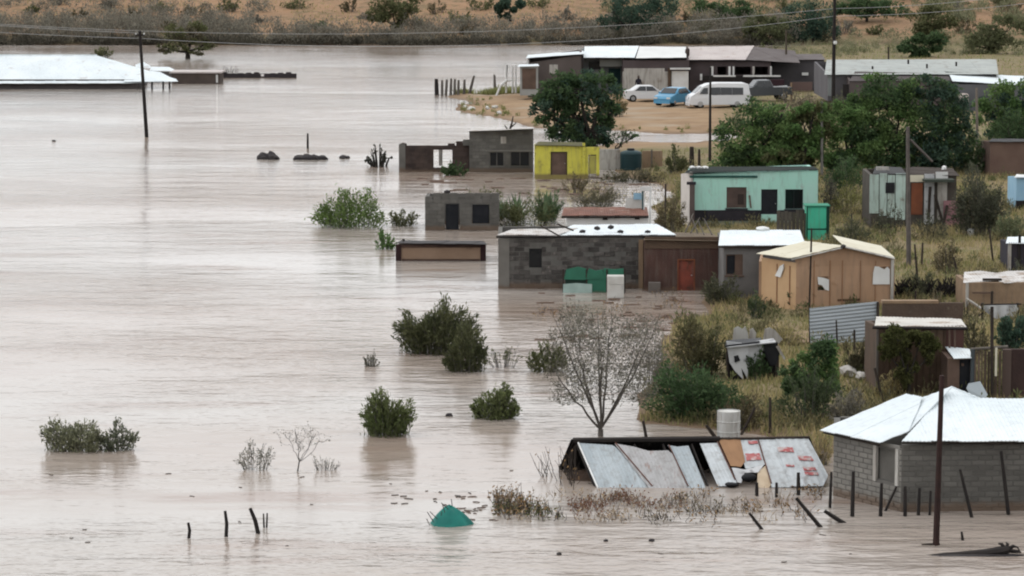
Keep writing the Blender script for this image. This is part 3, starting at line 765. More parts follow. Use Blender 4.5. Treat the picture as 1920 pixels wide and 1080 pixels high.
brush('street_scrub', 420, (1440, 2080, 85, 116), .5, 1.6, leafm('pale olive scrub', (.13, .135, .075), (.17, .165, .10)), 44, None, 80)
brush('street_scrub', 200, (1480, 2080, 86, 112), .5, 1.2, L_OLIVE, 45, None, 80)
brush('yard_tufts', 70, (860, 1350, 176, 262), .2, .5, L_GRASS, 43, lambda x, y, d: d < 3.5, 40)
thicket('thicket', 640, -140, 1500, -.6, 13, 1.5, 3.2, L_SCRUB, 21)
thicket('bank_brush', 260, -140, 1480, -.9, 1.2, .7, 1.3, leafm('dark bank leaves', (.07, .064, .05), (.09, .08, .06)), 24)
thicket('hillside_scrub', 420, 1130, 2100, 2, 46, .8, 2.2, leafm('pale olive scrub', (.13, .135, .075), (.17, .165, .10)), 22, False)
thicket('hillside_scrub', 130, -140, 520, 8, 46, .7, 1.8, L_SCRUB, 23, False)
# ------------------------------------------------------------------ block house at the lower edge, white hipped roof
def block_house():
    Yc = YW(960)
    cor = Q(1690, 960, Yc)
    h = House('block_house', 'unfinished grey block house with patched white hipped roof standing in the flood', 'house', 1690, 2060, 834, 960, Yc, 5.2, MORTAR,
              ops=[], Yr=Yc + .35, sink=.8, sides=False)
    blocks(h.wall, h.fr, h.W, h.H, .38, .145, BLOCKD, z0=-.19)  # darker blocks: shade of the side away from the light, put into colour
    # wall turning back to the left, with a boarded window
    Yl = Yc + 2.5
    L = Q(1562, 960, Yl); u = Vector((cor.x - L.x, cor.y - L.y, 0)); W = u.length; u.normalize(); n = Vector((u.y, -u.x, 0))
    Ht = Q(1562, 812, Yl).z; Hc = h.H
    fr = (Vector((L.x, L.y, 0)), u, n)
    def rect(x0, y0, x1, y1):
        a = onplane(x0, y1, (fr[0], n)) - fr[0]; b = onplane(x1, y0, (fr[0], n)) - fr[0]
        return (a.dot(u), b.dot(u), a.z, b.z)
    win = rect(1641, 846, 1684, 897)
    Hs = min(Ht, Hc)
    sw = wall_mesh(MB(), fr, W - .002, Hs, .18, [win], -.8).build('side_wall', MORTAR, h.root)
    blocks(sw, fr, W, Hs, .38, .145, BLOCK, [win], z0=-.19)  # lighter blocks paint in the light from the left
    for q in (0, 1):
        a = win[0] - .05 + q * (win[1] - win[0] - .02)
        MB().obox(*fr, a, a + .12, win[2] - .06, win[3] + .06, -.04, .05).build('window_jamb', WDIRTY, h.root)
    MB().obox(*fr, win[0] + .08, win[1] - .08, win[2], win[3], -.10, -.08).build('window_board_or_shade', BLOCKD, h.root)
    MB().obox(*fr, win[0] - .02, win[1] + .1, win[3] + .062, win[3] + .15, -.05, .02).build('lintel', BLOCK, h.root)
    # hidden far walls
    A = h.O + h.u * h.W; back = Vector((L.x, L.y, 0)) + Vector((.3, 3.0, 0))
    mb = MB()
    for p, q in ((Vector((L.x, L.y, 0)), back), (back, A + Vector((0, 4.6, 0))), (A + Vector((0, 4.6, 0)), A)):
        d = (q - p).normalized(); nn = Vector((d.y, -d.x, 0)) * .18
        mb.prism([p + Vector((0, 0, -.8)), q + Vector((0, 0, -.8)), q + Vector((0, 0, Hs)), p + Vector((0, 0, Hs))], nn)
    mb.build('back_wall', MORTAR, h.root)
    # roof: left slope, front slope, two hidden slopes behind
    e = .35
    sheets(h.root, [(1537, 806), (1650, 830), (1704, 809), (1730, 745), (1698, 738)], [(1537, 806, Yl + .1), (1650, 830, Yc + .25), (1698, 738, Yc + 3.6)], WHITE, .75, .11, .014)
    sheets(h.root, [(1704, 809), (1784, 724), (1758, 735), (1730, 745)], [(1704, 809, Yc + .55), (1730, 745, Yc + 3.2), (1784, 724, Yc + 3.0)], WHITE, .75, .11, .014)
    sheets(h.root, [(1691, 827), (2080, 827), (2080, 747), (1838, 747), (1784, 724), (1760, 752)], [(1691, 827, Yc - e), (2080, 827, Yc - e + .2), (1838, 747, Yc + 2.7)], WHITE, .75, .11, .014)
    ra, rb = Q(1838, 747, Yc + 2.72), Q(2080, 747, Yc + 2.75)
    sheets_back = corr(MB(), [ra, rb, rb + Vector((0, 3, -.9)), ra + Vector((-1.2, 3, -.9))], plane3(ra, rb, ra + Vector((0, 3, -.9))), Vector((0, 1, 0)), .11, .014)
    sheets_back.build('roof_sheet', WHITE, h.root, solid=.02)
    a, b2 = Q(1650, 832, Yc + .28), Q(1537, 808, Yl + .12)
    edge_beam(h.root, b2 + Vector((.12, .08, -.05)), a + Vector((0, .08, -.05)), .035, WOOD, 'eave_beam')
    edge_beam(h.root, Q(1691, 830, Yc - e + .06), Q(2060, 830, Yc - e + .26), .035, WOOD, 'eave_beam')
    for (x0, y0, x1, y1) in ((1784, 726, 1700, 812), (1784, 725, 1838, 748)):
        edge_beam(h.root, Q(x0, y0, Yc + 2.95), Q(x1, y1, Yc + (.5 if x1 < 1750 else 2.68)), .02, WHITE, 'ridge_cap')
    return h
bh = block_house()

# ------------------------------------------------------------------ collapsed tin shed
def tin_shed():
    Yb = YW(914); Yt = Yb + 1.7
    root = thing('tin_shed', 'half drowned tin roof shed with dark ridge gap and red patched sheets', 'shed', Q(1300, 914, Yb + .8))
    pl = plane3(Q(1120, 916, Yb), Q(1540, 914, Yb), Q(1085, 832, Yt))
    def sheet(px, mat, lift=0, pitch=.10, name='roof_sheet', lab=None, up=None):
        pts = [onplane(x, y, (pl[0] + pl[1] * lift, pl[1])) for x, y in px]
        upd = (onplane(1085, 832, pl) - onplane(1120, 916, pl)) if up is None else up
        return corr(MB(), pts, (pl[0] + pl[1] * lift, pl[1]), upd, pitch, .012).build(name, mat, root, lab, solid=.012)
    G1 = M('tin sheet', (.44, .48, .50), (.36, .40, .42), 1.5, .6, grime=.35, c3=(.22, .20, .18), s3=2.5, f3=.63, st=(2, .6, .6))
    G2 = M('tin sheet pinkish', (.44, .43, .43), (.36, .35, .345), 1.7, .6, grime=.4, c3=(.28, .2, .17), s3=3, f3=.60, st=(2, .6, .6))
    W1 = M('pale painted tin', (.58, .61, .625), (.48, .50, .505), 1.6, .6, grime=.35, c3=(.34, .33, .32), s3=3, f3=.62)
    sheet([(1083, 831), (1148, 835), (1156, 840), (1224, 922), (1122, 922)], G1, .02)
    sheet([(1152, 832), (1188, 838), (1216, 846), (1253, 845), (1266, 856), (1291, 922), (1222, 922)], G2, .05)
    sheet([(1252, 835), (1270, 838), (1291, 836), (1325, 920), (1289, 920), (1266, 856)], G1, .03)
    sheet([(1312, 832), (1345, 831), (1381, 905), (1372, 912), (1346, 912)], W1, .03)
    sheet([(1347, 824), (1388, 822), (1397, 866), (1389, 876), (1370, 874)], M('brown hardboard', (.34, .19, .10), (.27, .15, .08), 2, .8), .06, .3, 'board')
    s6 = sheet([(1387, 822), (1420, 821), (1431, 863), (1437, 871), (1398, 880), (1392, 860)], W1, .04, .2)
    sheet([(1372, 877), (1398, 881), (1432, 872), (1422, 886), (1396, 887), (1390, 906), (1382, 904)], RAG, .05, .3, 'torn_cloth')
    sheet([(1421, 884), (1437, 872), (1447, 908), (1441, 916), (1419, 914)], M('straw board', (.62, .50, .36), (.5, .38, .26), 2, .8), .02, .3, 'board')
    s7 = sheet([(1419, 821), (1455, 820), (1484, 914), (1447, 914), (1434, 868)], W1, .05, .2)
    s8 = sheet([(1453, 820), (1514, 819), (1553, 892), (1543, 912), (1481, 912)], W1, .07, .2)
    for px in ([(1397, 851), (1424, 850), (1428, 862), (1400, 864)], [(1402, 827), (1420, 827), (1421, 832), (1404, 833)]):
        sheet(px, REDP, .07, .2, 'red_patch')
    for px in ([(1457, 839), (1486, 839), (1489, 848), (1460, 847)], [(1495, 855), (1521, 856), (1526, 864), (1499, 863)], [(1505, 876), (1528, 876), (1531, 882), (1508, 883)], [(1508, 885), (1533, 886), (1535, 891), (1511, 891)], [(1473, 871), (1489, 872), (1490, 875), (1475, 875)]):
        sheet(px, REDP, .10, .2, 'red_patch')
    # ridge pole, rafters, back slope coloured near black for its shaded underside
    rA, rB = Q(1074, 826, Yt + .05), Q(1350, 823, Yt + .05); rC = Q(1518, 820, Yt + .05)
    MB().tube([rA, (rA + rB) / 2, rB], .085, 6).build('ridge_pole', POLE, root)
    MB().tube([rB, rC], .04, 5).build('ridge_pole', WOOD, root)
    for k in range(9):
        f = k / 8; a = Q(1082 + 430 * f, 830, Yt); b = Q(1119 + 425 * f, 918, Yb + .02); off = -pl[1] * .07
        rod(a + off, b + off, .035, None, 5).build('rafter', POLE, root)
    d = Vector((0, 1.7, 0)); bk = [rA + Vector((-.05, 0, .04)), rC + Vector((0, 0, .02)), Q(1545, 889, Yt + 1.7), Q(1042, 889, Yt + 1.7)]
    bk = [q if i < 2 else Vector((q.x, q.y, -.2)) for i, q in enumerate(bk)]
    BT = M('blackish tin', (.02, .019, .02), (.03, .028, .028), 2, .7)
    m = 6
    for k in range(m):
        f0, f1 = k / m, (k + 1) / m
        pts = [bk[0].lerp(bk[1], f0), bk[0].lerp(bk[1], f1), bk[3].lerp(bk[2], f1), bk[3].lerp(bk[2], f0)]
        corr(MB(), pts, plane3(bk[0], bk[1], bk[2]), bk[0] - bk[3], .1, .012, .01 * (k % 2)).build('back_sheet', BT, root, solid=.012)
    # ragged gable end, earth and branches under it
    g = MB(); rs = random.Random(4)
    for k in range(14):
        f = k / 13; p = Q(1080, 832, Yt).lerp(bk[3] + Vector((0, 0, .1)), f)
        g.tube([p, Vector((p.x + rs.uniform(-.1, .25), p.y - rs.uniform(0, .4), -.2))], .022, 4)
    g.build('wattle', WOOD, root)
    MB().blob(Q(1085, 905, Yb + 1.2) + Vector((.25, .3, -.15)), .62, .7, .42, 3, .35, 2, 2.5).build('earth_heap', M('wet brown earth', (.075, .045, .03), (.05, .032, .022), 3, .9, .5, 10), root, smooth=True)
    for a, b in (((1154, 834), (1223, 915)), ((1254, 838), (1290, 915)), ((1345, 832), (1378, 903)), ((1420, 823), (1446, 910))):
        rod(onplane(*a, pl) + pl[1] * .075, onplane(*b, pl) + pl[1] * .075, .02, None, 4).build('rusty_seam', M('seam rust', (.15, .07, .05), (.10, .05, .04), 4, .9), root)
    # white edge strip of the first sheet
    rod(Q(1084, 832, Yt - .03) + pl[1] * .04, Q(1121, 917, Yb - .03) + pl[1] * .04, .028, None, 4).build('edge_trim', WPAINT, root)
    wreck = MB().blob(Q(1404, 897, Yb + .1) + Vector((0, 0, .02)), .22, .12, .13, 2, .2, 5); wreck.build('dark_fill', BLACKT, root, smooth=True)  # black lump stands for the shade of the hole between the sheets
    MB().blob(Q(1372, 909, Yb - .05), .2, .12, .07, 2, .3, 6).build('dark_fill', BLACKT, root, smooth=True)
tin_shed()

# ------------------------------------------------------------------ grey stone house row with boat
def stone_house():
    Y = YW(541)
    h = House('stone_house', 'long grey rough stone house with white roof standing in the flood', 'house', 934, 1206, 447, 541, Y, 3.5, MORTAR, tb=422, ops=[(992, 466, 1016, 502)], sink=.6, topr=444)
    op = h.ops[0]
    blocks(h.wall, h.fr, h.W, h.H, .46, .20, STONE, [op], z0=-.19, name='stone', jit=.03)
    MB().obox(*h.fr, op[0], op[1], op[2], op[3], -.14, -.10).build('window', GLASSD, h.root)
    h.box('corner_pier', M('smooth render', (.20, .185, .165), (.16, .148, .13), 1.5, .9, .2, mud=.05), 934, 447, 955, 541, .022, .06)
    h.box('corner_pier', TANW, 1197, 449, 1206, 545, .022, .06)
    sheets(h.root, [(1030, 441), (1268, 440), (1232, 420), (1075, 422)], [(1030, 443, Y - .25), (1260, 443, Y - .2), (1075, 421, Y + 3.4)], WHITE, .8, .11, .013)
    sheets(h.root, [(932, 440), (1045, 441), (1085, 428), (960, 430)], [(932, 441, Y - .2), (1045, 441, Y - .2), (960, 430, Y + 1.8)], WHITE2, .8, .11, .013)
    edge_beam(h.root, Q(930, 444, Y - .2), Q(1266, 443, Y - .2), .045, POLE, 'eave_beam')
    for k, (x, y) in enumerate(((1120, 430), (1163, 437), (1092, 436), (1214, 437), (1145, 428))):
        MB().blob(Q(x, y, Y + .8) + Vector((0, 0, .05)), .16, .16, .1, 1, .3, k).build('roof_stone', ROCKD, h.root)
    rod(Q(1075, 432, Y + .4), Q(1045, 420, Y + 1), .04, None, 5).build('roof_pole', WOOD, h.root)
    rod(Q(1050, 443, Y - .3) , Q(1015, 424, Y + .6), .035, None, 5).build('roof_pole', WOOD, h.root)
stone_house()
def red_wall_house():
    Y = YW(545)
    h = House('red_wall_house', 'low red brown walled house with a rusty red door beside the stone house', 'house', 1208, 1356, 452, 545, Y, 3.5, REDMUD, tb=438, ops=[(1272, 488, 1301, 546)], topr=456, sink=.5)
    h.door(1272, 488, 1301, 546, REDD, frame=ORUST)
    h.box('wall_band', BROWNW, 1209, 444, 1356, 466, .004, .05)
    h.box('stool', M('grey stool', (.20, .17, .15), (.15, .13, .115), 2, .9), 1215, 527, 1237, 546, .3, .7)
    a = [Q(1206, 449, Y - .25), Q(1358, 452, Y - .25), Q(1335, 437, Y + 3.5), Q(1225, 437, Y + 3.5)]
    corr(MB(), a, plane3(a[0], a[1], a[2]), Vector((0, 1, .05)), .12, .012).build('roof_sheet', M('earthy tin', (.20, .15, .10), (.13, .10, .07), 1.5, .9), h.root, solid=.02)
    for x0, y0, x1, y1 in ((1285, 436, 1300, 400), (1295, 437, 1312, 408), (1308, 437, 1296, 404), (1320, 440, 1308, 412), (1335, 440, 1320, 410)):
        rod(Q(x0, y0, Y + 2.5), Q(x1, y1, Y + 3), .035, .02, 5).build('roof_stick', WOODL, h.root)
red_wall_house()
def stall():
    Y = YW(546) - .5
    root = thing('green_stall', 'green board stall with pale lower sheet standing against the stone house wall', 'stall', Q(1112, 548, Y))
    def pan(px, dy, mat, nm, t=.05): MB().prism([Q(x, y, Y + dy) if y < 548 else Q(x, y, Y + dy) - Vector((0, 0, .3)) for x, y in px], (0, t, 0)).build(nm, mat, root)
    pan([(1057, 524), (1100, 525), (1100, 504), (1084, 500), (1062, 505)], 0, BOATG, 'board')
    pan([(1098, 524), (1132, 523), (1130, 505), (1118, 508), (1104, 503)], -.06, BOATG, 'board')
    pan([(1100, 552), (1138, 552), (1138, 512), (1100, 526)], -.02, BOATG, 'board')
    pan([(1130, 519), (1171, 517), (1169, 503), (1152, 505), (1132, 503)], 0, BOATG, 'board')
    pan([(1055, 552), (1110, 552), (1110, 533), (1080, 531), (1056, 533)], -.10, M('pale mint sheet', (.42, .55, .50), (.34, .45, .41), 2, .6), 'lower_sheet')
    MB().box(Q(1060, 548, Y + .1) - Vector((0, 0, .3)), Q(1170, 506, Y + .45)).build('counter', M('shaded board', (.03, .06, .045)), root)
    for x in (1056, 1100, 1138, 1171): rod(Q(x, 552, Y - .03) - Vector((0, 0, .2)), Q(x, 505, Y - .03), .035).build('post', WOOD, root)
    Y = YW(546) - 1.2
    fr = thing('fridge', 'white fridge standing in the water in front of the green board stall', 'fridge', Q(1154, 550, Y - 1.2))
    A, B = Q(1139, 556, Y - 1.3), Q(1170, 518, Y - 1.3)
    MB().box((A.x, A.y, -.3), (B.x, A.y + .6, B.z)).build('body', FOAM, fr)
    MB().box((A.x + .01, A.y - .05, .02), (B.x - .01, A.y - .005, B.z * .62)).build('door', FOAM, fr)
    MB().box((A.x + .01, A.y - .05, B.z * .64), (B.x - .01, A.y - .005, B.z - .01)).build('freezer_door', FOAM, fr)
    MB().box((B.x - .09, A.y - .09, B.z * .4), (B.x - .06, A.y - .05, B.z * .58)).build('handle', CHROME, fr)
stall()

def rusty_shack():
    Y = YW(541) + 9
    h = House('rusty_roof_shack', 'white walled shack under a low rusty red tin roof behind the stone house', 'shack', 1062, 1216, 404, 440, Y, 2.3, WPAINT, tb=391, sink=1.2)
    sheets(h.root, [(1053, 404), (1216, 404), (1213, 388), (1057, 389)], [(1053, 404, Y - .3), (1216, 404, Y - .3), (1057, 389, Y + 2.2)], RUST, .8, .11, .014)
    edge_beam(h.root, Q(1053, 407, Y - .28), Q(1216, 407, Y - .28), .05, POLE, 'eave_beam')
    for k, (x, y) in enumerate(((1095, 406), (1130, 409), (1152, 406), (1190, 408))):
        h.box('eave_block', POLE, x, y - 3, x + 9, y + 3, .02, .12)
rusty_shack()
def gate_frame():
    Y = YW(541) + 10.5
    root = thing('garden_gate', 'white painted gate frame with two posts and cross bar behind the rusty roof shack', 'gate', Q(1212, 430, Y))
    for x in (1205, 1219): rod(Q(x, 440, Y), Q(x, 352, Y), .05 if x > 1210 else .035, None, 6).build('post', WPAINT if x > 1210 else M('dark teal post', (.03, .08, .09)), root)
    MB().box(Q(1200, 358, Y) - Vector((0, .06, 0)), Q(1222, 350, Y) + Vector((0, .06, 0))).build('cross_bar', WPAINT, root)
    MB().box(Q(1204, 418, Y) - Vector((0, -.01, 0)), Q(1209, 352, Y) + Vector((0, .03, 0))).build('side_panel', WPAINT, root)
    w = thing('white_sheet_fence', 'white tin sheet and pale blue board leaning beside the white gate frame', 'fence', Q(1190, 390, Y + .3))
    MB().prism([Q(1172, 392, Y + .4), Q(1204, 392, Y + .4), Q(1204, 366, Y + .4), Q(1174, 372, Y + .4)], (0, .03, 0)).build('sheet', FOAM, w)
    MB().prism([Q(1188, 374, Y + .3), Q(1203, 374, Y + .3), Q(1203, 362, Y + .3), Q(1188, 362, Y + .3)], (0, .03, 0)).build('board', SKYB, w)
gate_frame()

def broken_top(h, bw, bh, mat, sd, keep=.75):
    rs = random.Random(sd); a = 0; lev = 1
    while a < h.W - bw * .5:
        lev = max(0, min(2, lev + rs.choice((-1, 0, 0, 1))))
        for k in range(lev):
            w_ = bw * rs.uniform(.75, 1) - .012; x0 = a + rs.uniform(0, .05)
            MB().obox(h.O, h.u, h.n, x0, x0 + w_, h.H + k * bh + .002, h.H + (k + 1) * bh - .008, -.175 + rs.uniform(-.01, .01), .006).build('block', mat, h.wall)
        a += bw
def ruin_mid():
    Y = YW(432)
    h = House('block_ruin', 'roofless grey block ruin with door gap and window gap overgrown by bushes', 'ruin', 797, 936, 374, 432, Y, 3.6, MORTAR, ops=[(834, 381, 862, 431), (885, 383, 918, 420)], sink=.8)
    blocks(h.wall, h.fr, h.W, h.H, .42, .20, BLOCKD, h.ops, z0=-.19, jit=.012)
    # stepped courses left on top
    broken_top(h, .42, .17, BLOCKD, 3)
    h.door(836, 383, 860, 431, DARKIN, inset=.12, handle=False);  # near-black panel paints the shade inside the open door gap
    h.box('window_board_or_shade', DARKIN, 886, 384, 917, 419, -.14, -.11)  # near-black slab painted as shade in the open window gap
    MB().blob(Q(838, 360, Y + .1), .2, .15, .14, 1, .4, 3).build('loose_stone', ROCKD, h.root)
ruin_mid()

def tan_shed():
    Y = YW(489)
    root = thing('flooded_shed', 'low tan board shed with dark brown posts and flat roof nearly covered by water', 'shed', Q(828, 489, Y))
    a, b = Q(742, 489, Y), Q(912, 456, Y)
    MB().box((a.x + .2, Y + .02, -.5), (b.x - .2, Y + .10, b.z - .12)).build('wall', M('tan hardboard', (.36, .245, .17), (.30, .2, .135), 1.2, .8, c3=(.2, .13, .09), s3=1.8, f3=.6, mud=-.12), root)
    MB().box((a.x + .1, Y + .10, -.5), (b.x - .1, Y + 2.4, b.z - .14)).build('side_wall', BROWNW, root)
    for x in (a.x, b.x - .28): MB().box((x, Y - .06, -.5), (x + .26, Y + .06, b.z - .05)).build('post', M('maroon post', (.045, .018, .018), (.03, .014, .014), 3, .8), root)
    MB().box((a.x + .26, Y - .04, b.z - .2), (b.x - .28, Y + .04, b.z - .06)).build('fascia', M('brown fascia', (.10, .06, .045), (.07, .042, .034), 2, .8), root)
    r = [(742, 456), (914, 458), (906, 452), (752, 451)]
    sheets(root, r, [(742, 456, Y - .15), (914, 457, Y - .15), (752, 451, Y + 1.6)], M('dark tin', (.05, .042, .042), (.03, .027, .027), 1.5, .7), .8, .1, .012)
    MB().box((a.x + .3, Y - .045, -.06), (b.x - .3, Y + .018, .08)).build('base_board', M('brown fascia', (.10, .06, .045)), root)
    rod(Q(756, 455, Y + 1), Q(757, 448, Y + 1), .06).build('vent_stub', POLE, root)
tan_shed()

def ruin_far():
    Y = YW(322)
    h = House('dark_brick_ruin', 'roofless dark brick ruin with an open window gap beside the grey block house', 'ruin', 750, 880, 273, 322, Y, 4.0, DBRICK, ops=[(813, 281, 848, 316)], sink=.7, sides=False)
    blocks(h.wall, h.fr, h.W, h.H, .5, .24, DBRICK, h.ops, z0=-.2, jit=.012, name='brick')
    A = h.O - h.n * .2; mb = MB()
    wall_mesh(mb, (h.O - h.n * 4 + h.n * .18, h.n, -h.u), 3.6, h.H * .95, .18, (), -.7)
    wall_mesh(mb, (h.O - h.n * 3.8, h.u, h.n), h.W * .45, h.H * .8, .18, (), -.7)
    mb.build('back_wall', DBRICK, h.root)
    broken_top(h, .5, .14, DBRICK, 8)
    h.box('end_pier', BLOCKD, 748, 270, 760, 322, .01, .05)
    h.box('window_post', WDIRTY, 822, 283, 829, 313, -1.2, -1.1)
    h2 = House('two_window_block_house', 'taller grey block house with two dark windows and thin white roof edge in the water', 'house', 880, 1000, 246, 322, Y - .4, 5.0, MORTAR, tb=243, ops=[(918, 285, 945, 312), (957, 284, 993, 312)], sink=.7, topr=241)
    blocks(h2.wall, h2.fr, h2.W, h2.H - .05, .42, .21, BLOCKD, h2.ops, z0=-.2, jit=.01)
    for (x0, y0, x1, y1) in ((918, 285, 945, 312), (957, 284, 993, 312)): h2.window(x0, y0, x1, y1, BLOCKD)
    h2.box('lintel', BLOCK, 910, 281.5, 998, 284, .02, .06)
    h2.box('pale_patch', WDIRTY, 939, 256, 949, 269, .019, .03)
    sheets(h2.root, [(878, 246), (1002, 241), (999, 238), (883, 243)], [(878, 246, Y - .7), (1002, 240.5, Y - .7), (884, 243, Y + 4.6)], WHITE2, .8, .11, .013)
    h2.box('parapet', BLOCKD, 868, 262, 881, 273, -.3, -.05)
    dt = MB(); p0 = Q(945, 268, Y - .3)
    dt.tube([p0, Q(953, 252, Y - .2), Q(960, 230, Y - .2), Q(962, 218, Y - .2)], [.09, .08, .06, .03], 6)
    dt.tube([Q(957, 240, Y - .2), Q(966, 232, Y - .2), Q(968, 229, Y - .2)], [.05, .04, .015], 5)
    dt.tube([Q(955, 246, Y - .2), Q(948, 238, Y - .3), Q(946, 234, Y - .3)], [.05, .04, .015], 5)
    dt.build('dead_branch', DBARK, None, 'black dead branch leaning against the grey block house above its roof', 'branch')
ruin_far()

def yellow_house():
    Y = YW(336)
    h = House('yellow_house', 'small bright yellow plastered house with brown door standing in flood water', 'house', 1003, 1095, 273, 336, Y, 4.2, YELLOW, tb=267.5, ops=[(1034, 286, 1062, 328)], sink=.7, topr=275)
    h.door(1034, 286, 1062, 328, BOARD, frame=M('dark frame', (.05, .04, .03)))
    sheets(h.root, [(1002, 272), (1098, 274), (1092, 267), (1010, 266)], [(1002, 272, Y - .2), (1098, 274, Y - .2), (1010, 266, Y + 4)], M('mossy tin', (.13, .12, .05), (.09, .085, .045), 1, .8), .8, .11, .013)
    h.box('gate_post', YELLOW, 1092, 268, 1097, 336, .01, .12)
    h.box('garden_wall', YELLOW, 1097, 276, 1124, 290, -.2, -.02); h.box('garden_wall', YELLOW, 1097, 290, 1103, 336, -.2, -.02); h.box('garden_wall', YELLOW, 1118, 290, 1124, 330, -.2, -.02)
    h.box('gate', M('dull yellow gate', (.46, .42, .10), (.36, .32, .09), 2, .8, grime=.5), 1103.5, 292, 1117.5, 326, -.15, -.1)
yellow_house()

def water_tank():
    Y = YW(322) + 1; c = Q(1183, 318, Y); s = sc(Y); R = 20 / s; top = Q(1183, 283, Y).z; b = hz(c.x, c.y)
    root = thing('water_tank', 'dark green round plastic water tank with a black lid behind yellow house', 'tank', (c.x, c.y, b))
    hh = top - b
    prof = [(R, -.05)]
    for k in range(6): prof += [(R, hh * (.02 + .15 * k)), (R * 1.02, hh * (.07 + .15 * k)), (R, hh * (.12 + .15 * k))]
    prof += [(R * .97, hh * .95), (R * .6, hh * 1.02), (R * .3, hh * 1.04)]
    MB().lathe((c.x, c.y, b), prof, 24).build('body', TANK, root, smooth=True)
    MB().lathe((c.x, c.y, b + hh * 1.04), [(R * .34, 0), (R * .34, .08), (R * .28, .12)], 14).build('lid', BLACKT, root)
    w = House('pale_yard_wall', 'pale broken yard wall beside the dark green water tank', 'wall', 1122, 1163, 280, 314, Y + .6, .2, WDIRTY, sink=.4, sides=False)
    w2 = House('tan_yard_wall', 'low tan wall running from the water tank towards the bushes', 'wall', 1204, 1242, 283, 318, Y + 1.2, .2, TANW, sink=.4, sides=False)
    rod(Q(1222, 322, Y + 1), Q(1222, 280, Y + 1), .05).build('pillar', WOODL, w2.root)
water_tank()

# ------------------------------------------------------------------ mint house and its neighbours
def mint_house():
    Y = G(1400, 418).y
    h = House('mint_house', 'long mint green plastered house with dark plinth and three openings', 'house', 1300, 1533, 327, 414, Y, 5.0, MINT, tb=314, ops=[(1362, 351, 1400, 390), (1427, 355, 1458, 402), (1472, 355, 1506, 392)], sink=.6, topr=319.5)
    h.box('plinth', DARKB, 1300, 394, 1427, 414, .003, .05); h.box('plinth', DARKB, 1458.5, 394, 1533, 414, .003, .05)
    wn = h.box('window_board_or_shade', M('brown shutter', (.125, .085, .07), (.09, .062, .052), 2, .85, .1), 1362, 351, 1400, 390, -.10, -.06)
    h.box('broken_panel', M('dark brown', (.05, .035, .03)), 1383, 364, 1395, 384, -.058, -.04, wn)
    h.door(1427, 355, 1458, 410, DARKIN, frame=None); h.window(1472, 355, 1506, 392, DARKIN)
    h.box('sill', DARKB, 1360, 390.2, 1402, 393.5, .003, .09)
    rod(h.O + h.u * h.hit(1405, 366)[0] + Vector((0, 0, h.hit(1405, 366)[1])) + h.n * .06, h.O + h.u * h.hit(1408, 390)[0] + Vector((0, 0, h.hit(1408, 390)[1])) + h.n * .06, .04).build('shutter_stay', BOARD, h.root)
    h.box('beam', M('green beam', (.03, .11, .09), (.022, .08, .066), 2, .7), 1293, 329, 1420, 333, .02, .09)
    # side return wall, pale to paint in its sunlight, and brown verandah post
    Lw = [Q(1281, 408, Y + 1.5), Q(1299, 408, Y - .01), Q(1299, 322, Y - .01), Q(1281, 326, Y + 1.5)]
    Lw[0].z = Lw[1].z = hz(*Lw[0].xy) - .3
    MB().prism(Lw, (-.12, -.06, 0)).build('side_wall', M('sunlit side wall', (.66, .61, .56), (.55, .5, .46), 1.5, .8), h.root)
    h.box('porch_post', M('brown post', (.13, .10, .09), (.1, .075, .066), 2, .8), 1292, 343, 1302, 422, .25, .42)
    h.box('post_cap', DARKB, 1287, 340, 1304, 345, .2, .46)
    sheets(h.root, [(1283, 324), (1535, 318), (1525, 312), (1300, 313)], [(1283, 324, Y - .3), (1535, 318.5, Y - .3), (1300, 312.5, Y + 5.2)], M('dark green roof', (.012, .022, .018), (.02, .022, .02), 1, .8), .8, .11, .014)
    for k, x in enumerate((1297, 1310, 1322)): MB().blob(Q(x, 314, Y + 1), .2, .2, .09, 1, .3, k + 9).build('roof_stone', WPAINT, h.root)
mint_house()
def green_cubicle():
    Y = G(1532, 449).y
    root = thing('green_toilet_cubicle', 'bright green metal toilet cubicle with dark frame before mint house', 'toilet', Q(1532, 449, Y))
    a, b = Q(1512, 452, Y), Q(1554, 387, Y)
    MB().box((a.x, Y + .05, a.z - .2), (b.x - .06, Y + 1.1, b.z)).build('cabin', GREENP, root)
    MB().box((a.x + .06, Y, a.z), (b.x - .12, Y + .045, b.z - .05)).build('door', GREENP, root)
    fm = M('dark green frame', (.015, .06, .04))
    for x in (a.x, b.x - .1): MB().box((x, Y - .03, a.z - .2), (x + .05, Y + .04, b.z)).build('frame', fm, root)
    MB().box((b.x - .058, Y + .02, a.z - .2), (b.x + .04, Y + 1.12, b.z + .02)).build('side_panel', fm, root)
    MB().box((a.x - .08, Y - .1, b.z + .003), (b.x + .06, Y + 1.2, b.z + .05)).build('roof', M('green roof', (.05, .25, .16)), root)
    MB().box((a.x + .055, Y - .02, a.z + .55), (b.x - .1, Y - .005, a.z + .62)).build('rail', fm, root)
    s = thing('board_screen', 'weathered grey brown board screen between mint house and green cubicle', 'fence', Q(1485, 450, Y + .3))
    rs = random.Random(3)
    for k in range(8):
        x0 = 1456 + k * 7.2; pa, pb = Q(x0, 452, Y + .3), Q(x0 + 6.8, 396 + rs.uniform(-3, 5), Y + .3)
        MB().box((pa.x, Y + .3, pa.z - .2), (pb.x, Y + .34, pb.z)).build('plank', M('screen plank', (.115, .10, .08), (.085, .075, .06), 2, .9, .2, rnd=.25), s)
green_cubicle()
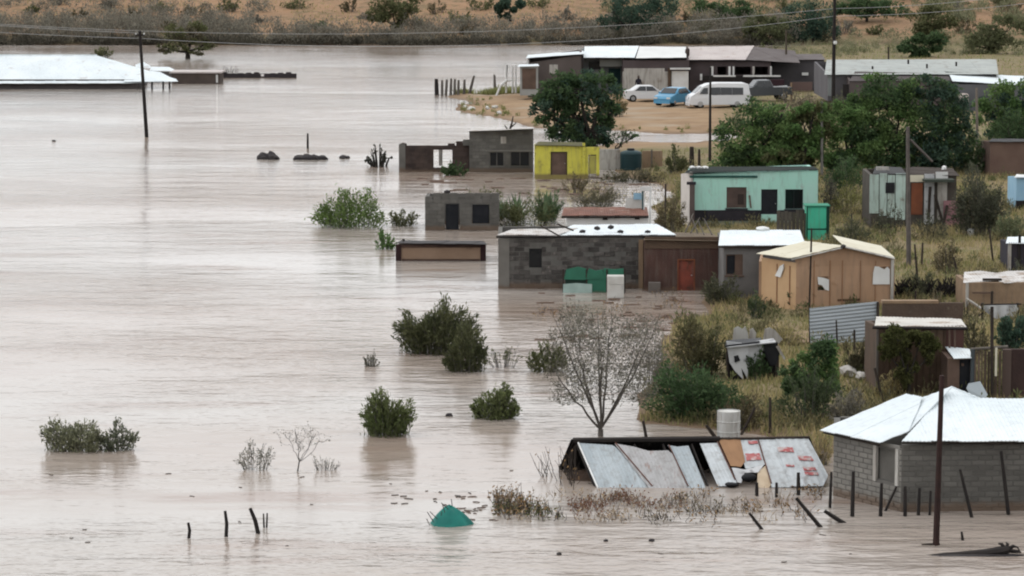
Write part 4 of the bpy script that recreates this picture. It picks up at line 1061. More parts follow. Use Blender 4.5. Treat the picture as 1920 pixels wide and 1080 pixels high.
def white_roof_house():
    Y = G(1390, 560).y
    h = House('white_roof_house', 'grey rendered house with bright white lean to roof beside red brown house', 'house', 1356, 1500, 460, 560, Y, 4.0, tb=433, mat=M('grey render', (.20, .19, .18), (.16, .152, .145), 1.3, .9, .2), ops=[(1361, 477, 1393, 516)], sink=.5)
    h.window(1361, 477, 1393, 516, BOARD, DARKIN, 0)
    h.box('shutter', BOARD, 1378, 478, 1393, 516, -.09, -.05)
    sheets(h.root, [(1347, 460), (1511, 460), (1500, 431), (1351, 432)], [(1347, 460, Y - .3), (1511, 460, Y - .3), (1351, 432, Y + 4.0)], WHITE, .8, .11, .013)
    edge_beam(h.root, Q(1348, 463, Y - .26), Q(1508, 463, Y - .26), .04, WOOD, 'eave_beam')
    MB().blob(Q(1430, 429, Y + 4), .3, .2, .12, 2, .3, 3).build('roof_stone', WPAINT, h.root)
white_roof_house()
def orange_shack():
    Yl = G(1490, 581).y; Yc = Yl - .0
    # left wall 1427..1497 (short return), gable wall 1497..1672
    h = House('orange_shack', 'orange board shack with cream gabled roof and torn white window cloths', 'shack', 1492, 1672, 500, 574, Yc, 4.4, ORANGE, Yr=Yc + .5, sink=.5, sides=False, ops=[(1639, 500, 1668, 532), (1533, 518, 1554, 545)])
    u, n = h.u, h.n
    # gable triangle
    pk = onplane(1580, 464, (h.O, n)); e0 = onplane(1492, 486, (h.O, n)); e1 = onplane(1672, 482, (h.O, n)); t0 = h.O + Vector((0, 0, h.H)); t1 = h.O + u * h.W + Vector((0, 0, h.H))
    MB().prism([t0, t1, e1, pk, e0], -n * .12).build('gable', ORANGE, h.root)
    for x in (1525, 1555, 1578, 1612, 1640): h.box('batten', M('orange batten', (.30, .16, .085)), x, 488, x + 2.2, 574, .003, .03)
    # left wall
    L = Q(1427, 578, Yl + 2.0); uu = Vector((h.O.x - L.x, h.O.y - L.y, 0)); W = uu.length; uu.normalize(); nn = Vector((uu.y, -uu.x, 0)); fr = (Vector((L.x, L.y, h.O.z)), uu, nn)
    LO = M('sunlit orange board', (.56, .37, .21), (.49, .31, .17), .9, .8, .1, 10)  # lighter copy of the orange, painting in the light from the left
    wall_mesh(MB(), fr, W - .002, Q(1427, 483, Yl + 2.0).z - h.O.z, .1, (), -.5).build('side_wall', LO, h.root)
    for x in (1456, 1480):
        p = onplane(x, 570, (fr[0], nn)); a = (p - fr[0]).dot(uu); MB().obox(*fr, a, a + .05, 0, h.H, .003, .03).build('batten', M('orange batten', (.30, .16, .085)), h.root)
    # back walls
    P0 = Vector((L.x, L.y, h.O.z)); P1 = P0 + Vector((.4, 4, 0)); P2 = h.O + u * h.W + Vector((.2, 4.2, 0)); P3 = h.O + u * h.W; mb = MB()
    for p, q in ((P0, P1), (P1, P2), (P2, P3)):
        mb.prism([p + Vector((0, 0, -.5)), q + Vector((0, 0, -.5)), q + Vector((0, 0, h.H)), p + Vector((0, 0, h.H))], ((q - p).normalized().cross(Vector((0, 0, 1)))) * -.1)
    mb.build('back_wall', ORANGE, h.root)
    sheets(h.root, [(1418, 475), (1484, 484), (1583, 461), (1510, 452)], [(1418, 475, Yl + 2.0), (1484, 484, Yc - .25), (1583, 461, Yc + .05)], CREAM, .8, .12, .012)
    pl_r = [Q(1583, 461, Yc), Q(1677, 482, Yc + .3), Q(1660, 470, Yc + 4.4), Q(1510, 452, Yc + 4.2)]
    corr(MB(), [pl_r[0], pl_r[1], pl_r[1] + Vector((-.05, 4.2, .02)), pl_r[0] + Vector((-.05, 4.2, .02))], plane3(pl_r[0], pl_r[1], pl_r[0] + Vector((-.05, 4.2, .02))), pl_r[0] - pl_r[1], .12, .012).build('roof_sheet', CREAM, h.root, solid=.02)
    edge_beam(h.root, Q(1583, 463, Yc - .1), Q(1677, 485, Yc + .2), .045, WDIRTY, 'barge_board')
    edge_beam(h.root, Q(1484, 487, Yc - .2), Q(1583, 464, Yc - .1), .03, WDIRTY, 'barge_board')
    MB().blob(Q(1581, 462, Yc - .1), .12, .12, .1, 1, .2, 2).build('ridge_stone', ROCKD, h.root)
    h.box('corner_post', WDIRTY, 1669, 485, 1675, 565, .01, .12)
    # window cloths
    def cloth(px, d):
        pts = [onplane(x, y, (h.O + n * d, n)) for x, y in px]; MB().prism(pts, n * .03).build('window_cloth', WPAINT, h.root)
    cloth([(1636, 533), (1668, 533), (1668, 505), (1664, 500), (1658, 505), (1648, 500), (1640, 499), (1637, 512)], .03)
    cloth([(1533, 519), (1545, 521), (1554, 524), (1554, 545), (1547, 543), (1541, 535), (1534, 533)], .03)
    pts = [onplane(x, y, (fr[0] + nn * .03, nn)) for x, y in [(1454, 517), (1463, 499), (1470, 495), (1470, 503), (1464, 520)]]
    MB().prism(pts, nn * .03).build('window_cloth', WPAINT, h.root)
    h.box('dark_mark', M('dark wall mark', (.10, .05, .035), (.16, .09, .05), 4, .9), 1570, 560, 1612, 565, .003, .012)  # dark brown strip low on the gable wall
orange_shack()
# ------------------------------------------------------------------ yards on the right
def vert_sheet(root, px, Y, mat, Yr=None, pitch=.1, amp=.012, up=Vector((0, 0, 1)), name='sheet', th=.012, **k):
    xs = [p[0] for p in px]; x0, x1 = min(xs), max(xs); A = Q(x0, 500, Y); B = Q(x1, 500, Yr or Y)
    n = Vector((B.y - A.y, A.x - B.x, 0)).normalized(); n = n if n.y < 0 else -n
    pl = (A, n); pts = [onplane(x, y, pl) for x, y in px]
    return corr(MB(), pts, pl, up, pitch, amp).build(name, mat, root, solid=th, **k)
def slab(px, Y, off, name, mat, root=None, **k):
    return MB().prism([Q(x, y, Y) for x, y in px], (0, off, 0)).build(name, mat, root, **k)

def patched_shack():
    Y = G(1690, 425).y
    h = House('patched_shack', 'ragged shack patched from pale mint panels, rusty door and torn cloth', 'shack', 1632, 1792, 330, 428, Y, 4.0, tb=314, mat=M('shack frame', (.10, .085, .07), (.07, .06, .05), 2, .9), sink=.4)
    for i, (x0, x1, yt) in enumerate(((1630, 1648, 327), (1648.5, 1663, 325), (1663.5, 1678, 328), (1678.5, 1698, 325))):
        h.box('panel', MINTP, x0, yt, x1, 400 + i * 4, .006, .05 + .012 * (i % 2))
    h.box('hole_shade', BLACKT, 1660, 342, 1677, 362, .07, .085); h.box('hole_shade', POLE, 1700, 344, 1707, 400, .01, .05)  # dark slabs paint the shade inside the holes
    h.box('door', ORUST, 1708, 343, 1730, 402, .02, .06); h.box('lintel', CREAM, 1705, 328, 1732, 341, .02, .07)
    h.box('cloth', RAG, 1732, 326, 1752, 420, .02, .05); h.box('cloth', WDIRTY, 1757, 323, 1776, 412, .02, .05); h.box('cloth', PINKC, 1768, 376, 1808, 428, .06, .12)
    h.box('cloth', WPAINT, 1754, 322, 1777, 337, .06, .1)
    h.box('awning', M('awning', (.06, .07, .055)), 1729, 334, 1785, 339, .1, .9); 
    for a, b in (((1744, 350), (1741, 408)), ((1753, 365), (1766, 412)), ((1776, 385), (1768, 425))):
        rod(Q(*a, Y - .2), Q(*b, Y - .2), .07).build('prop', WOOD, h.root)
    sheets(h.root, [(1636, 326), (1700, 327), (1690, 314), (1642, 312)], [(1636, 327, Y - .2), (1700, 327, Y - .2), (1642, 312, Y + 4)], M('blackish tin', (.02, .019, .02)), .8, .1)
    sheets(h.root, [(1702, 326), (1800, 330), (1786, 316), (1708, 313)], [(1702, 327, Y - .2), (1800, 330, Y - .2), (1708, 313, Y + 4)], M('brown tin', (.075, .06, .05), (.05, .04, .035), 2, .9), .8, .1)
    slab([(1644, 319), (1668, 319), (1666, 313), (1644, 313)], Y + .6, .2, 'roof_board', WDIRTY, h.root)
    MB().blob(Q(1770, 315, Y + 1), .14, .14, .16, 1, .3, 2).build('roof_stone', WPAINT, h.root)
patched_shack()
b = G(1820, 443)
MB().lathe(b, [(.14, -.02), (.17, .1), (.18, .32), (.13, .38)], 12).build('bucket', WPAINT, None, 'white plastic bucket on the dry grass before patched shack', 'bucket', base=b, smooth=True)
b = G(1824, 310)
_tp = thing('pale_drum', 'small cream drum beside the grey pole under dark trees', 'drum', b)
MB().lathe(b, [(.16, -.1), (.16, .55), (.13, .6)], 12).build('drum', CREAM, _tp)

def brown_shed():
    Y = G(1890, 330).y
    h = House('brown_shed', 'plain brown mud walled shed under the dark trees at frame edge', 'shed', 1856, 1990, 266, 330, Y, 4, tb=261, mat=M('brown mud wall', (.19, .125, .095), (.15, .095, .075), .9, .95, .2, 10), sink=.4)
    sheets(h.root, [(1853, 266), (1990, 266), (1980, 261), (1860, 260)], [(1853, 266, Y - .2), (1990, 266, Y - .2), (1860, 260, Y + 4)], M('blackish tin', (.02, .019, .02)), .8, .1)
    Y2 = G(1912, 392).y
    h2 = House('blue_hut', 'pale blue hut with dark base cut off by frame edge', 'hut', 1905, 1990, 332, 392, Y2, 3, SKYB, tb=328, sink=.3)
    h2.box('plinth', POLE, 1904, 376, 1990, 393, .004, .05)
    sheets(h2.root, [(1902, 333), (1990, 333), (1985, 328), (1906, 327)], [(1902, 333, Y2 - .2), (1990, 333, Y2 - .2), (1906, 327, Y2 + 3)], WPAINT, .8, .1)
    Y3 = G(1905, 508).y
    h3 = House('dark_hut', 'dark panelled hut with white roof edge and white corner post', 'hut', 1890, 1990, 455, 508, Y3, 2.4, tb=446, mat=M('navy panel', (.035, .035, .05), (.05, .04, .045), 2, .8), sink=.3)
    sheets(h3.root, [(1886, 456), (1990, 456), (1985, 444), (1889, 444)], [(1886, 456, Y3 - .2), (1990, 456, Y3 - .2), (1889, 444, Y3 + 2.4)], WHITE, .8, .1)
    h3.box('corner_post', WDIRTY, 1889, 455, 1896, 508, .004, .08); h3.box('post', POLE, 1908, 440, 1914, 508, .03, .1)
brown_shed()
def ragged_shack():
    Y = G(1860, 582).y
    h = House('ragged_roof_shack', 'tan mud walled shack with ragged white roof sheets overhanging unevenly', 'shack', 1812, 1990, 530, 582, Y, 3.2, TANW, tb=512, sink=.4)
    sheets(h.root, [(1806, 530), (1870, 526), (1884, 531), (1990, 522), (1985, 508), (1890, 508), (1868, 512), (1838, 508), (1808, 510)], [(1806, 532, Y - .35), (1990, 532, Y - .35), (1808, 507, Y + 3.2)], WHITE2, .8, .12, .02)
    h.box('roof_board', WOOD, 1840, 520, 1875, 524, .3, .5); h.box('corner_post', WDIRTY, 1810, 530, 1816, 575, .005, .09)
    h.box('cross_rail', BOARD, 1822, 546, 1862, 549, .2, .26); rod(Q(1860, 546, Y - .25), Q(1859, 600, Y - .25), .05).build('post', WOOD, h.root)
    MB().tube([Q(1812, 560, Y - .3), Q(1828, 570, Y - .4), Q(1842, 580, Y - .5)], .05, 5).build('trim', WDIRTY, h.root)
    c = thing('draped_sheet', 'pale torn sheet draped from a line below tan shack', 'cloth', Q(1880, 625, Y - 3))
    vs_ = []; 
    nu, nv = 12, 8
    for i in range(nu + 1):
        for j in range(nv + 1):
            f, g_ = i / nu, j / nv; px = 1842 + 67 * f; top = 573 - 3 * f; bot = 580 + 48 * (f if f < .75 else (1 - f) * 3)
            p = Q(px, top + (bot - top) * g_, Y - 3); p.y += .10 * math.sin(f * 17) * g_; vs_.append(p)
    MB().add(vs_, [(i * (nv + 1) + j, (i + 1) * (nv + 1) + j, (i + 1) * (nv + 1) + j + 1, i * (nv + 1) + j + 1) for i in range(nu) for j in range(nv)]).build('cloth', RAG, c, solid=.012)
    rod(Q(1838, 571, Y - 3), Q(1915, 570, Y - 3), .03).build('line_pole', WOOD, c)
    for x in (1842, 1908): rod(Q(x, 660, Y - 3), Q(x, 568, Y - 3), .05).build('post', WOOD, c)
    d = thing('brush_heap', 'dark heap of cut branches and poles beside tan shack', 'brush heap', Q(1825, 610, Y - 2))
    mb = MB(); rs = random.Random(8)
    for k in range(70):
        p = Q(1800 + rs.uniform(0, 45), 640 + rs.uniform(-30, 5), Y - 2 + rs.uniform(-.6, .6)); e = p + Vector((rs.uniform(-.9, .9), rs.uniform(-.4, .4), rs.uniform(.2, 1.2)))
        mb.tube([p, (p + e) / 2 + Vector((.05, 0, .05)), e], [.03, .025, .012], 4, False)
    mb.build('branch', DBARK, d, kind='stuff')
ragged_shack()
def tin_panel():
    Y = G(1580, 648).y
    p = thing('tin_fence_panel', 'pale blue grey corrugated tin fence panel below the orange shack', 'fence', Q(1582, 642, Y))
    vert_sheet(p, [(1518, 578), (1646, 565), (1646, 606), (1518, 612)], Y, M('panel tin', (.44, .475, .50), (.36, .39, .41), 1.2, .5, metal=.2, st=(.4, .6, 3)), Y + .5, .13, .014, Vector((1, .05, .08)))
    vert_sheet(p, [(1518, 611), (1648, 605), (1648, 640), (1520, 645)], Y - .02, M('panel tin', (.44, .475, .50)), Y + .48, .13, .014, Vector((1, .05, .08)))
    for x in (1519, 1584, 1646): rod(Q(x, 655, Y + .4), Q(x, 566 + (1646 - x) * .09, Y + .4), .05).build('post', WOOD, p)
    h = House('low_brown_wall', 'low rough brown earth wall topped with pale edge between tin panel and tan shack', 'wall', 1654, 1806, 568, 612, G(1700, 612).y + 1.0, .4, M('earth wall', (.13, .092, .07), (.10, .07, .055), 2, .95, .5, 10, c3=(.16, .13, .10), s3=4, f3=.6), sink=.4, sides=False)
    h.box('wall_cap', TANW, 1654, 564, 1760, 569, -.42, .03)
    d = thing('dark_hedge_fence', 'low dark brush fence behind the orange shack', 'fence', Q(1735, 556, G(1735, 556).y))
    mb = MB(); rs = random.Random(5); Yh = G(1735, 556).y
    for k in range(150):
        a = Q(1675 + rs.uniform(0, 128), 556 + rs.uniform(-3, 3), Yh + rs.uniform(-.3, .3)); e = a + Vector((rs.uniform(-.5, .5), rs.uniform(-.2, .2), rs.uniform(.35, .8)))
        mb.tube([a, e], [.05, .02], 4, False)
    mb.build('branch', POLE, d, kind='stuff')
tin_panel()
def brown_shack():
    Y = G(1720, 738).y
    h = House('brown_shack', 'square brown plank shack with flat pale roof behind a leafy young tree', 'shack', 1643, 1806, 612, 738, Y, 3.6, BROWNW, tb=597, sink=.4)
    n = 13
    for k in range(n):
        x0 = 1643 + k * 163 / n
        h.box('plank', BROWNW, x0 + .4, 612 + 1, x0 + 163 / n - .4, 738, .004, .03 + .006 * (k % 3))
    sheets(h.root, [(1640, 611), (1812, 613), (1802, 598), (1643, 594)], [(1640, 612, Y - .35), (1812, 614, Y - .35), (1643, 594, Y + 3.6)], M('bone tin', (.66, .63, .57), (.54, .51, .46), .9, .6, c3=(.38, .30, .23), s3=1.1, f3=.56), .8, .12, .013)
    edge_beam(h.root, Q(1636, 614, Y - .3), Q(1814, 616, Y - .3), .05, POLE, 'eave_beam')
    h.box('corner_post', WOODL, 1641, 612, 1647, 738, .05, .12); h.box('side_board', M('red brown board', (.11, .055, .045)), 1772, 614, 1806, 735, .05, .06)
    for x in (1780, 1790): rod(Q(x, 618, Y - .25), Q(x + 1, 700, Y - .25), .035).build('prop', BOARD, h.root)
    return Y
YBS = brown_shack()
def latrine():
    Y = G(1800, 745).y - 1.0
    h = House('latrine', 'narrow latrine with slanted white roof sheet and dark open doorway', 'latrine', 1776, 1822, 672, 748, Y, 1.6, BOARD, tb=655, ops=[(1798, 674, 1820, 748)], sink=.4)
    h.door(1798, 674, 1820, 748, DARKIN, inset=.1, handle=False); h.box('vent', BOARD, 1803, 682, 1808, 687, -.098, -.08)
    sheets(h.root, [(1789, 672), (1822, 671), (1818, 654), (1772, 649)], [(1789, 672, Y - .3), (1822, 672, Y - .3), (1772, 649, Y + 1.7)], WHITE, .8, .1)
    f = thing('pole_fence', 'upright pole and plank screen in front of dark brown yard wall', 'fence', Q(1850, 748, Y))
    rs = random.Random(6)
    x = 1824
    while x < 1878:
        wdt = rs.uniform(5, 9); pa, pb = Q(x, 752, Y), Q(x + wdt - 1, rs.uniform(650, 662), Y)
        MB().box((pa.x, Y, pa.z - .3), (pb.x, Y + .05, pb.z)).build('plank', M('fence plank', (.16, .115, .085), (.11, .08, .06), 2, .9, .2, rnd=.35), f); x += wdt
    rod(Q(1820, 655, Y - .04), Q(1890, 650, Y - .04), .05).build('rail', WOODL, f)
    rod(Q(1860, 752, Y - .08), Q(1860, 575, Y - .08), .055).build('post', WOOD, f); rod(Q(1868, 652, Y - .1), Q(1867, 705, Y - .1), .04).build('post', CREAM, f)
    rod(Q(1822, 750, Y - .08), Q(1824, 655, Y - .08), .07).build('post', M('slate post', (.07, .08, .085)), f)
    h2 = House('dark_yard_wall', 'dark brown brick yard wall at frame edge behind block house roof', 'wall', 1880, 2000, 655, 750, Y + .4, .3, M('plum brick', (.075, .045, .04), (.055, .034, .03), 1.5, .9, .3, 12), sink=.4, sides=False)
    h2.box('pier', M('plum pier', (.12, .085, .07)), 1878, 655, 1896, 750, .004, .08)
    s = thing('leaning_sheet', 'pale grey tin sheet leaning against the pole fence behind white roof', 'tin sheet', Q(1835, 748, Y - .5))
    MB().prism([Q(1812, 728, Y - .6), Q(1816, 719, Y - .5), Q(1838, 715, Y - .4), Q(1852, 740, Y - .6), Q(1850, 748, Y - .7), Q(1822, 748, Y - .7)], (0, .03, 0)).build('sheet', GALV, s)
latrine()
def wrecked_shack():
    Y = G(1410, 712).y
    root = thing('wrecked_shack', 'wrecked little shack of torn pale tarpaulin with black sagging roof', 'shack', Q(1410, 712, Y))
    def soft(px, dy, mat, name, amp=.06, back=.0):
        x = [Q(a, b, Y + dy) for a, b in px]; MB().prism(x, (0, .05, 0)).build(name, mat, root)
    soft([(1362, 640), (1404, 645), (1402, 712), (1396, 700), (1390, 690), (1394, 712), (1378, 696), (1368, 680)], 0, RAG, 'tarpaulin')
    soft([(1404, 645), (1432, 641), (1428, 672), (1403, 690)], .06, RAG, 'tarpaulin')
    soft([(1376, 668), (1384, 666), (1388, 676), (1378, 680)], -.03, BLACKT, 'hole_shade')  # black patch paints the shade seen through the torn tarpaulin
    soft([(1430, 645), (1456, 640), (1462, 664), (1455, 684), (1446, 686), (1436, 668)], .1, BLACKT, 'tarpaulin')
    soft([(1455, 650), (1460, 648), (1473, 672), (1470, 675)], -.02, WDIRTY, 'torn_strip')
    a, b_, c, d = Q(1360, 648, Y - .1), Q(1424, 640, Y - .1), Q(1428, 633, Y + 1.6), Q(1362, 638, Y + 1.6)
    MB().prism([a, b_, c, d], (0, 0, -.05)).build('roof', BLACKT, root)
    a, b_, c, d = Q(1362, 651, Y - .15), Q(1455, 641, Y - .15), Q(1450, 634, Y + .2), Q(1400, 642, Y + .2)
    MB().prism([a, b_, c, d], (0, 0, -.03)).build('roof_flap', RAG, root)
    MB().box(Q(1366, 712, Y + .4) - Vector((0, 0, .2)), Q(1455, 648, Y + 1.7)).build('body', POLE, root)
    for x in (1364, 1404, 1456): rod(Q(x, 716, Y + .15), Q(x, 642, Y + .15), .05).build('post', WOOD, root)
    for k, (px, lab) in enumerate((([(1373, 642), (1376, 616), (1384, 612), (1392, 617), (1398, 612), (1403, 626), (1404, 642)], 'white torn sheet hanging behind the sagging black roof of wrecked shack'),
            ([(1404, 640), (1406, 618), (1412, 615), (1418, 624), (1416, 640)], 'narrow pale sheet in the middle behind the wrecked shack'), ([(1430, 642), (1434, 617), (1444, 614), (1454, 620), (1468, 636), (1460, 644)], 'wide white sheet slumped by the open end of the wrecked shack'))):
        MB().prism([Q(x, y, Y + 2.6 + .2 * k) for x, y in px], (0, .05, 0)).build('torn_sheet', WDIRTY, None, lab, 'sheet', 'torn sheets behind the wrecked shack')
    pg = thing('pale_ground_sheet', 'flat pale dusty sheet on the ground behind the wrecked shack', 'sheet', G(1500, 632)); q = [G(1462, 628), G(1540, 622), G(1545, 642), G(1478, 648)]
    MB().prism([v + Vector((0, 0, .05)) for v in q], (0, 0, .02)).build('sheet', TANW, pg)
    for k, (px, py, wp, hp, dy) in enumerate(((1590, 695, 26, 18, 0), (1618, 702, 20, 12, -.6))):
        p = G(px, py + 10); MB().blob(p + Vector((0, 0, .15)), wp / sc(p.y) / 2 * 1.3, .5, hp / sc(p.y) / 2 * 1.2, 2, .4, k + 40).build('white_rubble', WDIRTY, None, ('larger pale rubble pile under the bushes beside brown shack', 'smaller pale rubble lump close to brown shack corner')[k], 'rubble', 'rubble piles by the brown shack', base=p)
wrecked_shack()
b = G(1366, 828)
_d = thing('white_barrel', 'tall dented white metal barrel standing behind the tin shed ridge', 'barrel', b)
_r = 22 / sc(b.y); _t = Q(1366, 770, b.y).z - b.z
MB().lathe(b, [(_r, -.1), (_r, _t * .3), (_r * 1.04, _t * .33), (_r, _t * .36), (_r, _t * .63), (_r * 1.04, _t * .66), (_r, _t * .69), (_r, _t), (_r * .93, _t), (_r * .93, _t - .06)], 20).build('drum', M('stained white metal', (.56, .56, .54), (.44, .43, .40), 2, .6, st=(3, 3, .5), c3=(.28, .25, .22), s3=4, f3=.6), _d, smooth=False)
MB().lathe(b, [(_r * .9, _t - .05), (_r * .88, _t - .02)], 16).build('lid', FOAM, _d)

# ------------------------------------------------------------------ drowned white roofed house on the far left
def white_hip():
    Y = YW(167); D = 9
    root = thing('drowned_white_roof_house', 'long house drowned almost to its white hipped roof beside the leaning pole', 'house', Q(150, 166, Y + 3))
    a, b = Q(-220, 167, Y), Q(322, 150, Y)
    GW = M('grey drowned wall', (.12, .105, .10), (.09, .08, .078), .8, .9)
    MB().box((a.x, Y, -.8), (b.x - 3.2, Y + D - 1, b.z + .05)).build('wall', GW, root)
    for k, (x0, x1) in enumerate(((-200, 26), (30, 100), (104, 200), (205, 250))):
        p, q = Q(x0, 167, Y), Q(x1, 153, Y); MB().box((p.x, Y - .06, -.6), (q.x, Y - .002, b.z - .02)).build('wall_panel', GW, root)
    for x in (252, 285, 306, 318): rod(Q(x, 172, Y + .2), Q(x, 152, Y + .2), .10).build('porch_post', M('dark post', (.05, .045, .05)), root)
    sheets(root, [(-240, 157), (246, 156), (182, 104), (-240, 103)], [(-200, 157, Y - .5), (240, 156, Y - .5), (100, 103.5, Y + 4.5)], WHITE, 1.0, .14, .016)
    sheets(root, [(182, 104), (246, 156), (334, 153), (330, 148)], [(182, 104, Y + 4.5), (246, 156, Y - .5), (334, 152, Y + 1.5)], WHITE, 1.0, .14, .016)
    ra, rb = Q(-240, 103.3, Y + 4.55), Q(182, 104.2, Y + 4.55); bk = [ra, rb, Vector((rb.x + 3.5, Y + 9.5, .75)), Vector((ra.x, Y + 9.5, .75))]
    corr(MB(), bk, plane3(ra, rb, bk[3]), Vector((0, 1, 0)), .14).build('roof_sheet', WHITE, root, solid=.02)
    sheets(root, [(232, 153.5), (334, 152.5), (300, 135), (238, 128)], [(232, 154, Y - .6), (334, 153, Y - .6), (238, 128, Y + 3)], WHITE, 1.0, .14, .016)
    rod(Q(182, 103, Y + 4.5), Q(-230, 102, Y + 4.5), .05, None, 5).build('ridge_cap', WHITE, root)
    edge_beam(root, Q(-220, 158, Y - .45), Q(246, 158, Y - .45), .06, WOOD, 'eave_beam')
    # little second roof behind, and flat roofed block
    Y2 = YW(150)
    r2 = thing('small_white_roof', 'small white roof just above water behind the leaning pole', 'house', Q(290, 140, Y2))
    MB().box(Q(262, 140, Y2) - Vector((0, 0, .9)), Q(322, 134, Y2 + 2.5)).build('wall', M('grey drowned wall', (.12, .105, .10)), r2)
    sheets(r2, [(254, 122), (268, 116), (282, 124), (284, 128), (254, 127)], [(254, 127, Y2), (284, 128, Y2), (268, 116, Y2 + 1.5)], WHITE, 1, .14)
    sheets(r2, [(280, 133), (332, 133), (318, 126), (284, 125)], [(280, 134, Y2), (332, 134, Y2), (284, 125, Y2 + 3)], WHITE, 1, .14)
    Y3 = YW(157)
    r3 = House('brown_flat_block', 'low brown flat roofed building awash beside the drowned white roof', 'house', 322, 412, 137, 157, Y3, 4, M('brown wet wall', (.12, .092, .078), (.09, .07, .06), 1, .9), sink=.8, ops=[(404, 141, 409, 157)])
    MB().box(r3.O + Vector((-.2, -.2, r3.H - .02)), r3.O + Vector((r3.W + .2, 4.1, r3.H + .12))).build('roof', PINKW, r3.root)
    r3.box('white_post', WPAINT, 405, 140, 408.5, 155, -.1, .02)
    Y4 = YW(146)
    r4 = House('broken_wall', 'long low broken dark wall standing out of the water beyond brown block', 'wall', 414, 556, 138, 146, Y4, .3, M('dark wet wall', (.06, .05, .052), (.045, .038, .04), 2, .9), sink=.8, sides=False, ops=[(489, 139, 495, 143)])
    for k in range(9): r4.box('wall_stub', M('dark wet wall', (.06, .05, .052)), 416 + k * 15, 135.5 + (k * 7 % 4) * .8, 426 + k * 15, 138.3, -.28, -.02)
    mb = MB(); rs = random.Random(2)
    for k in range(14): p = Q(416 + k * 2.3, 138, Y4 - .1); mb.tube([p, p + Vector((rs.uniform(-.3, .3), 0, rs.uniform(.2, .8)))], .03, 3)
    mb.build('debris', WOOD, r4.root)
white_hip()

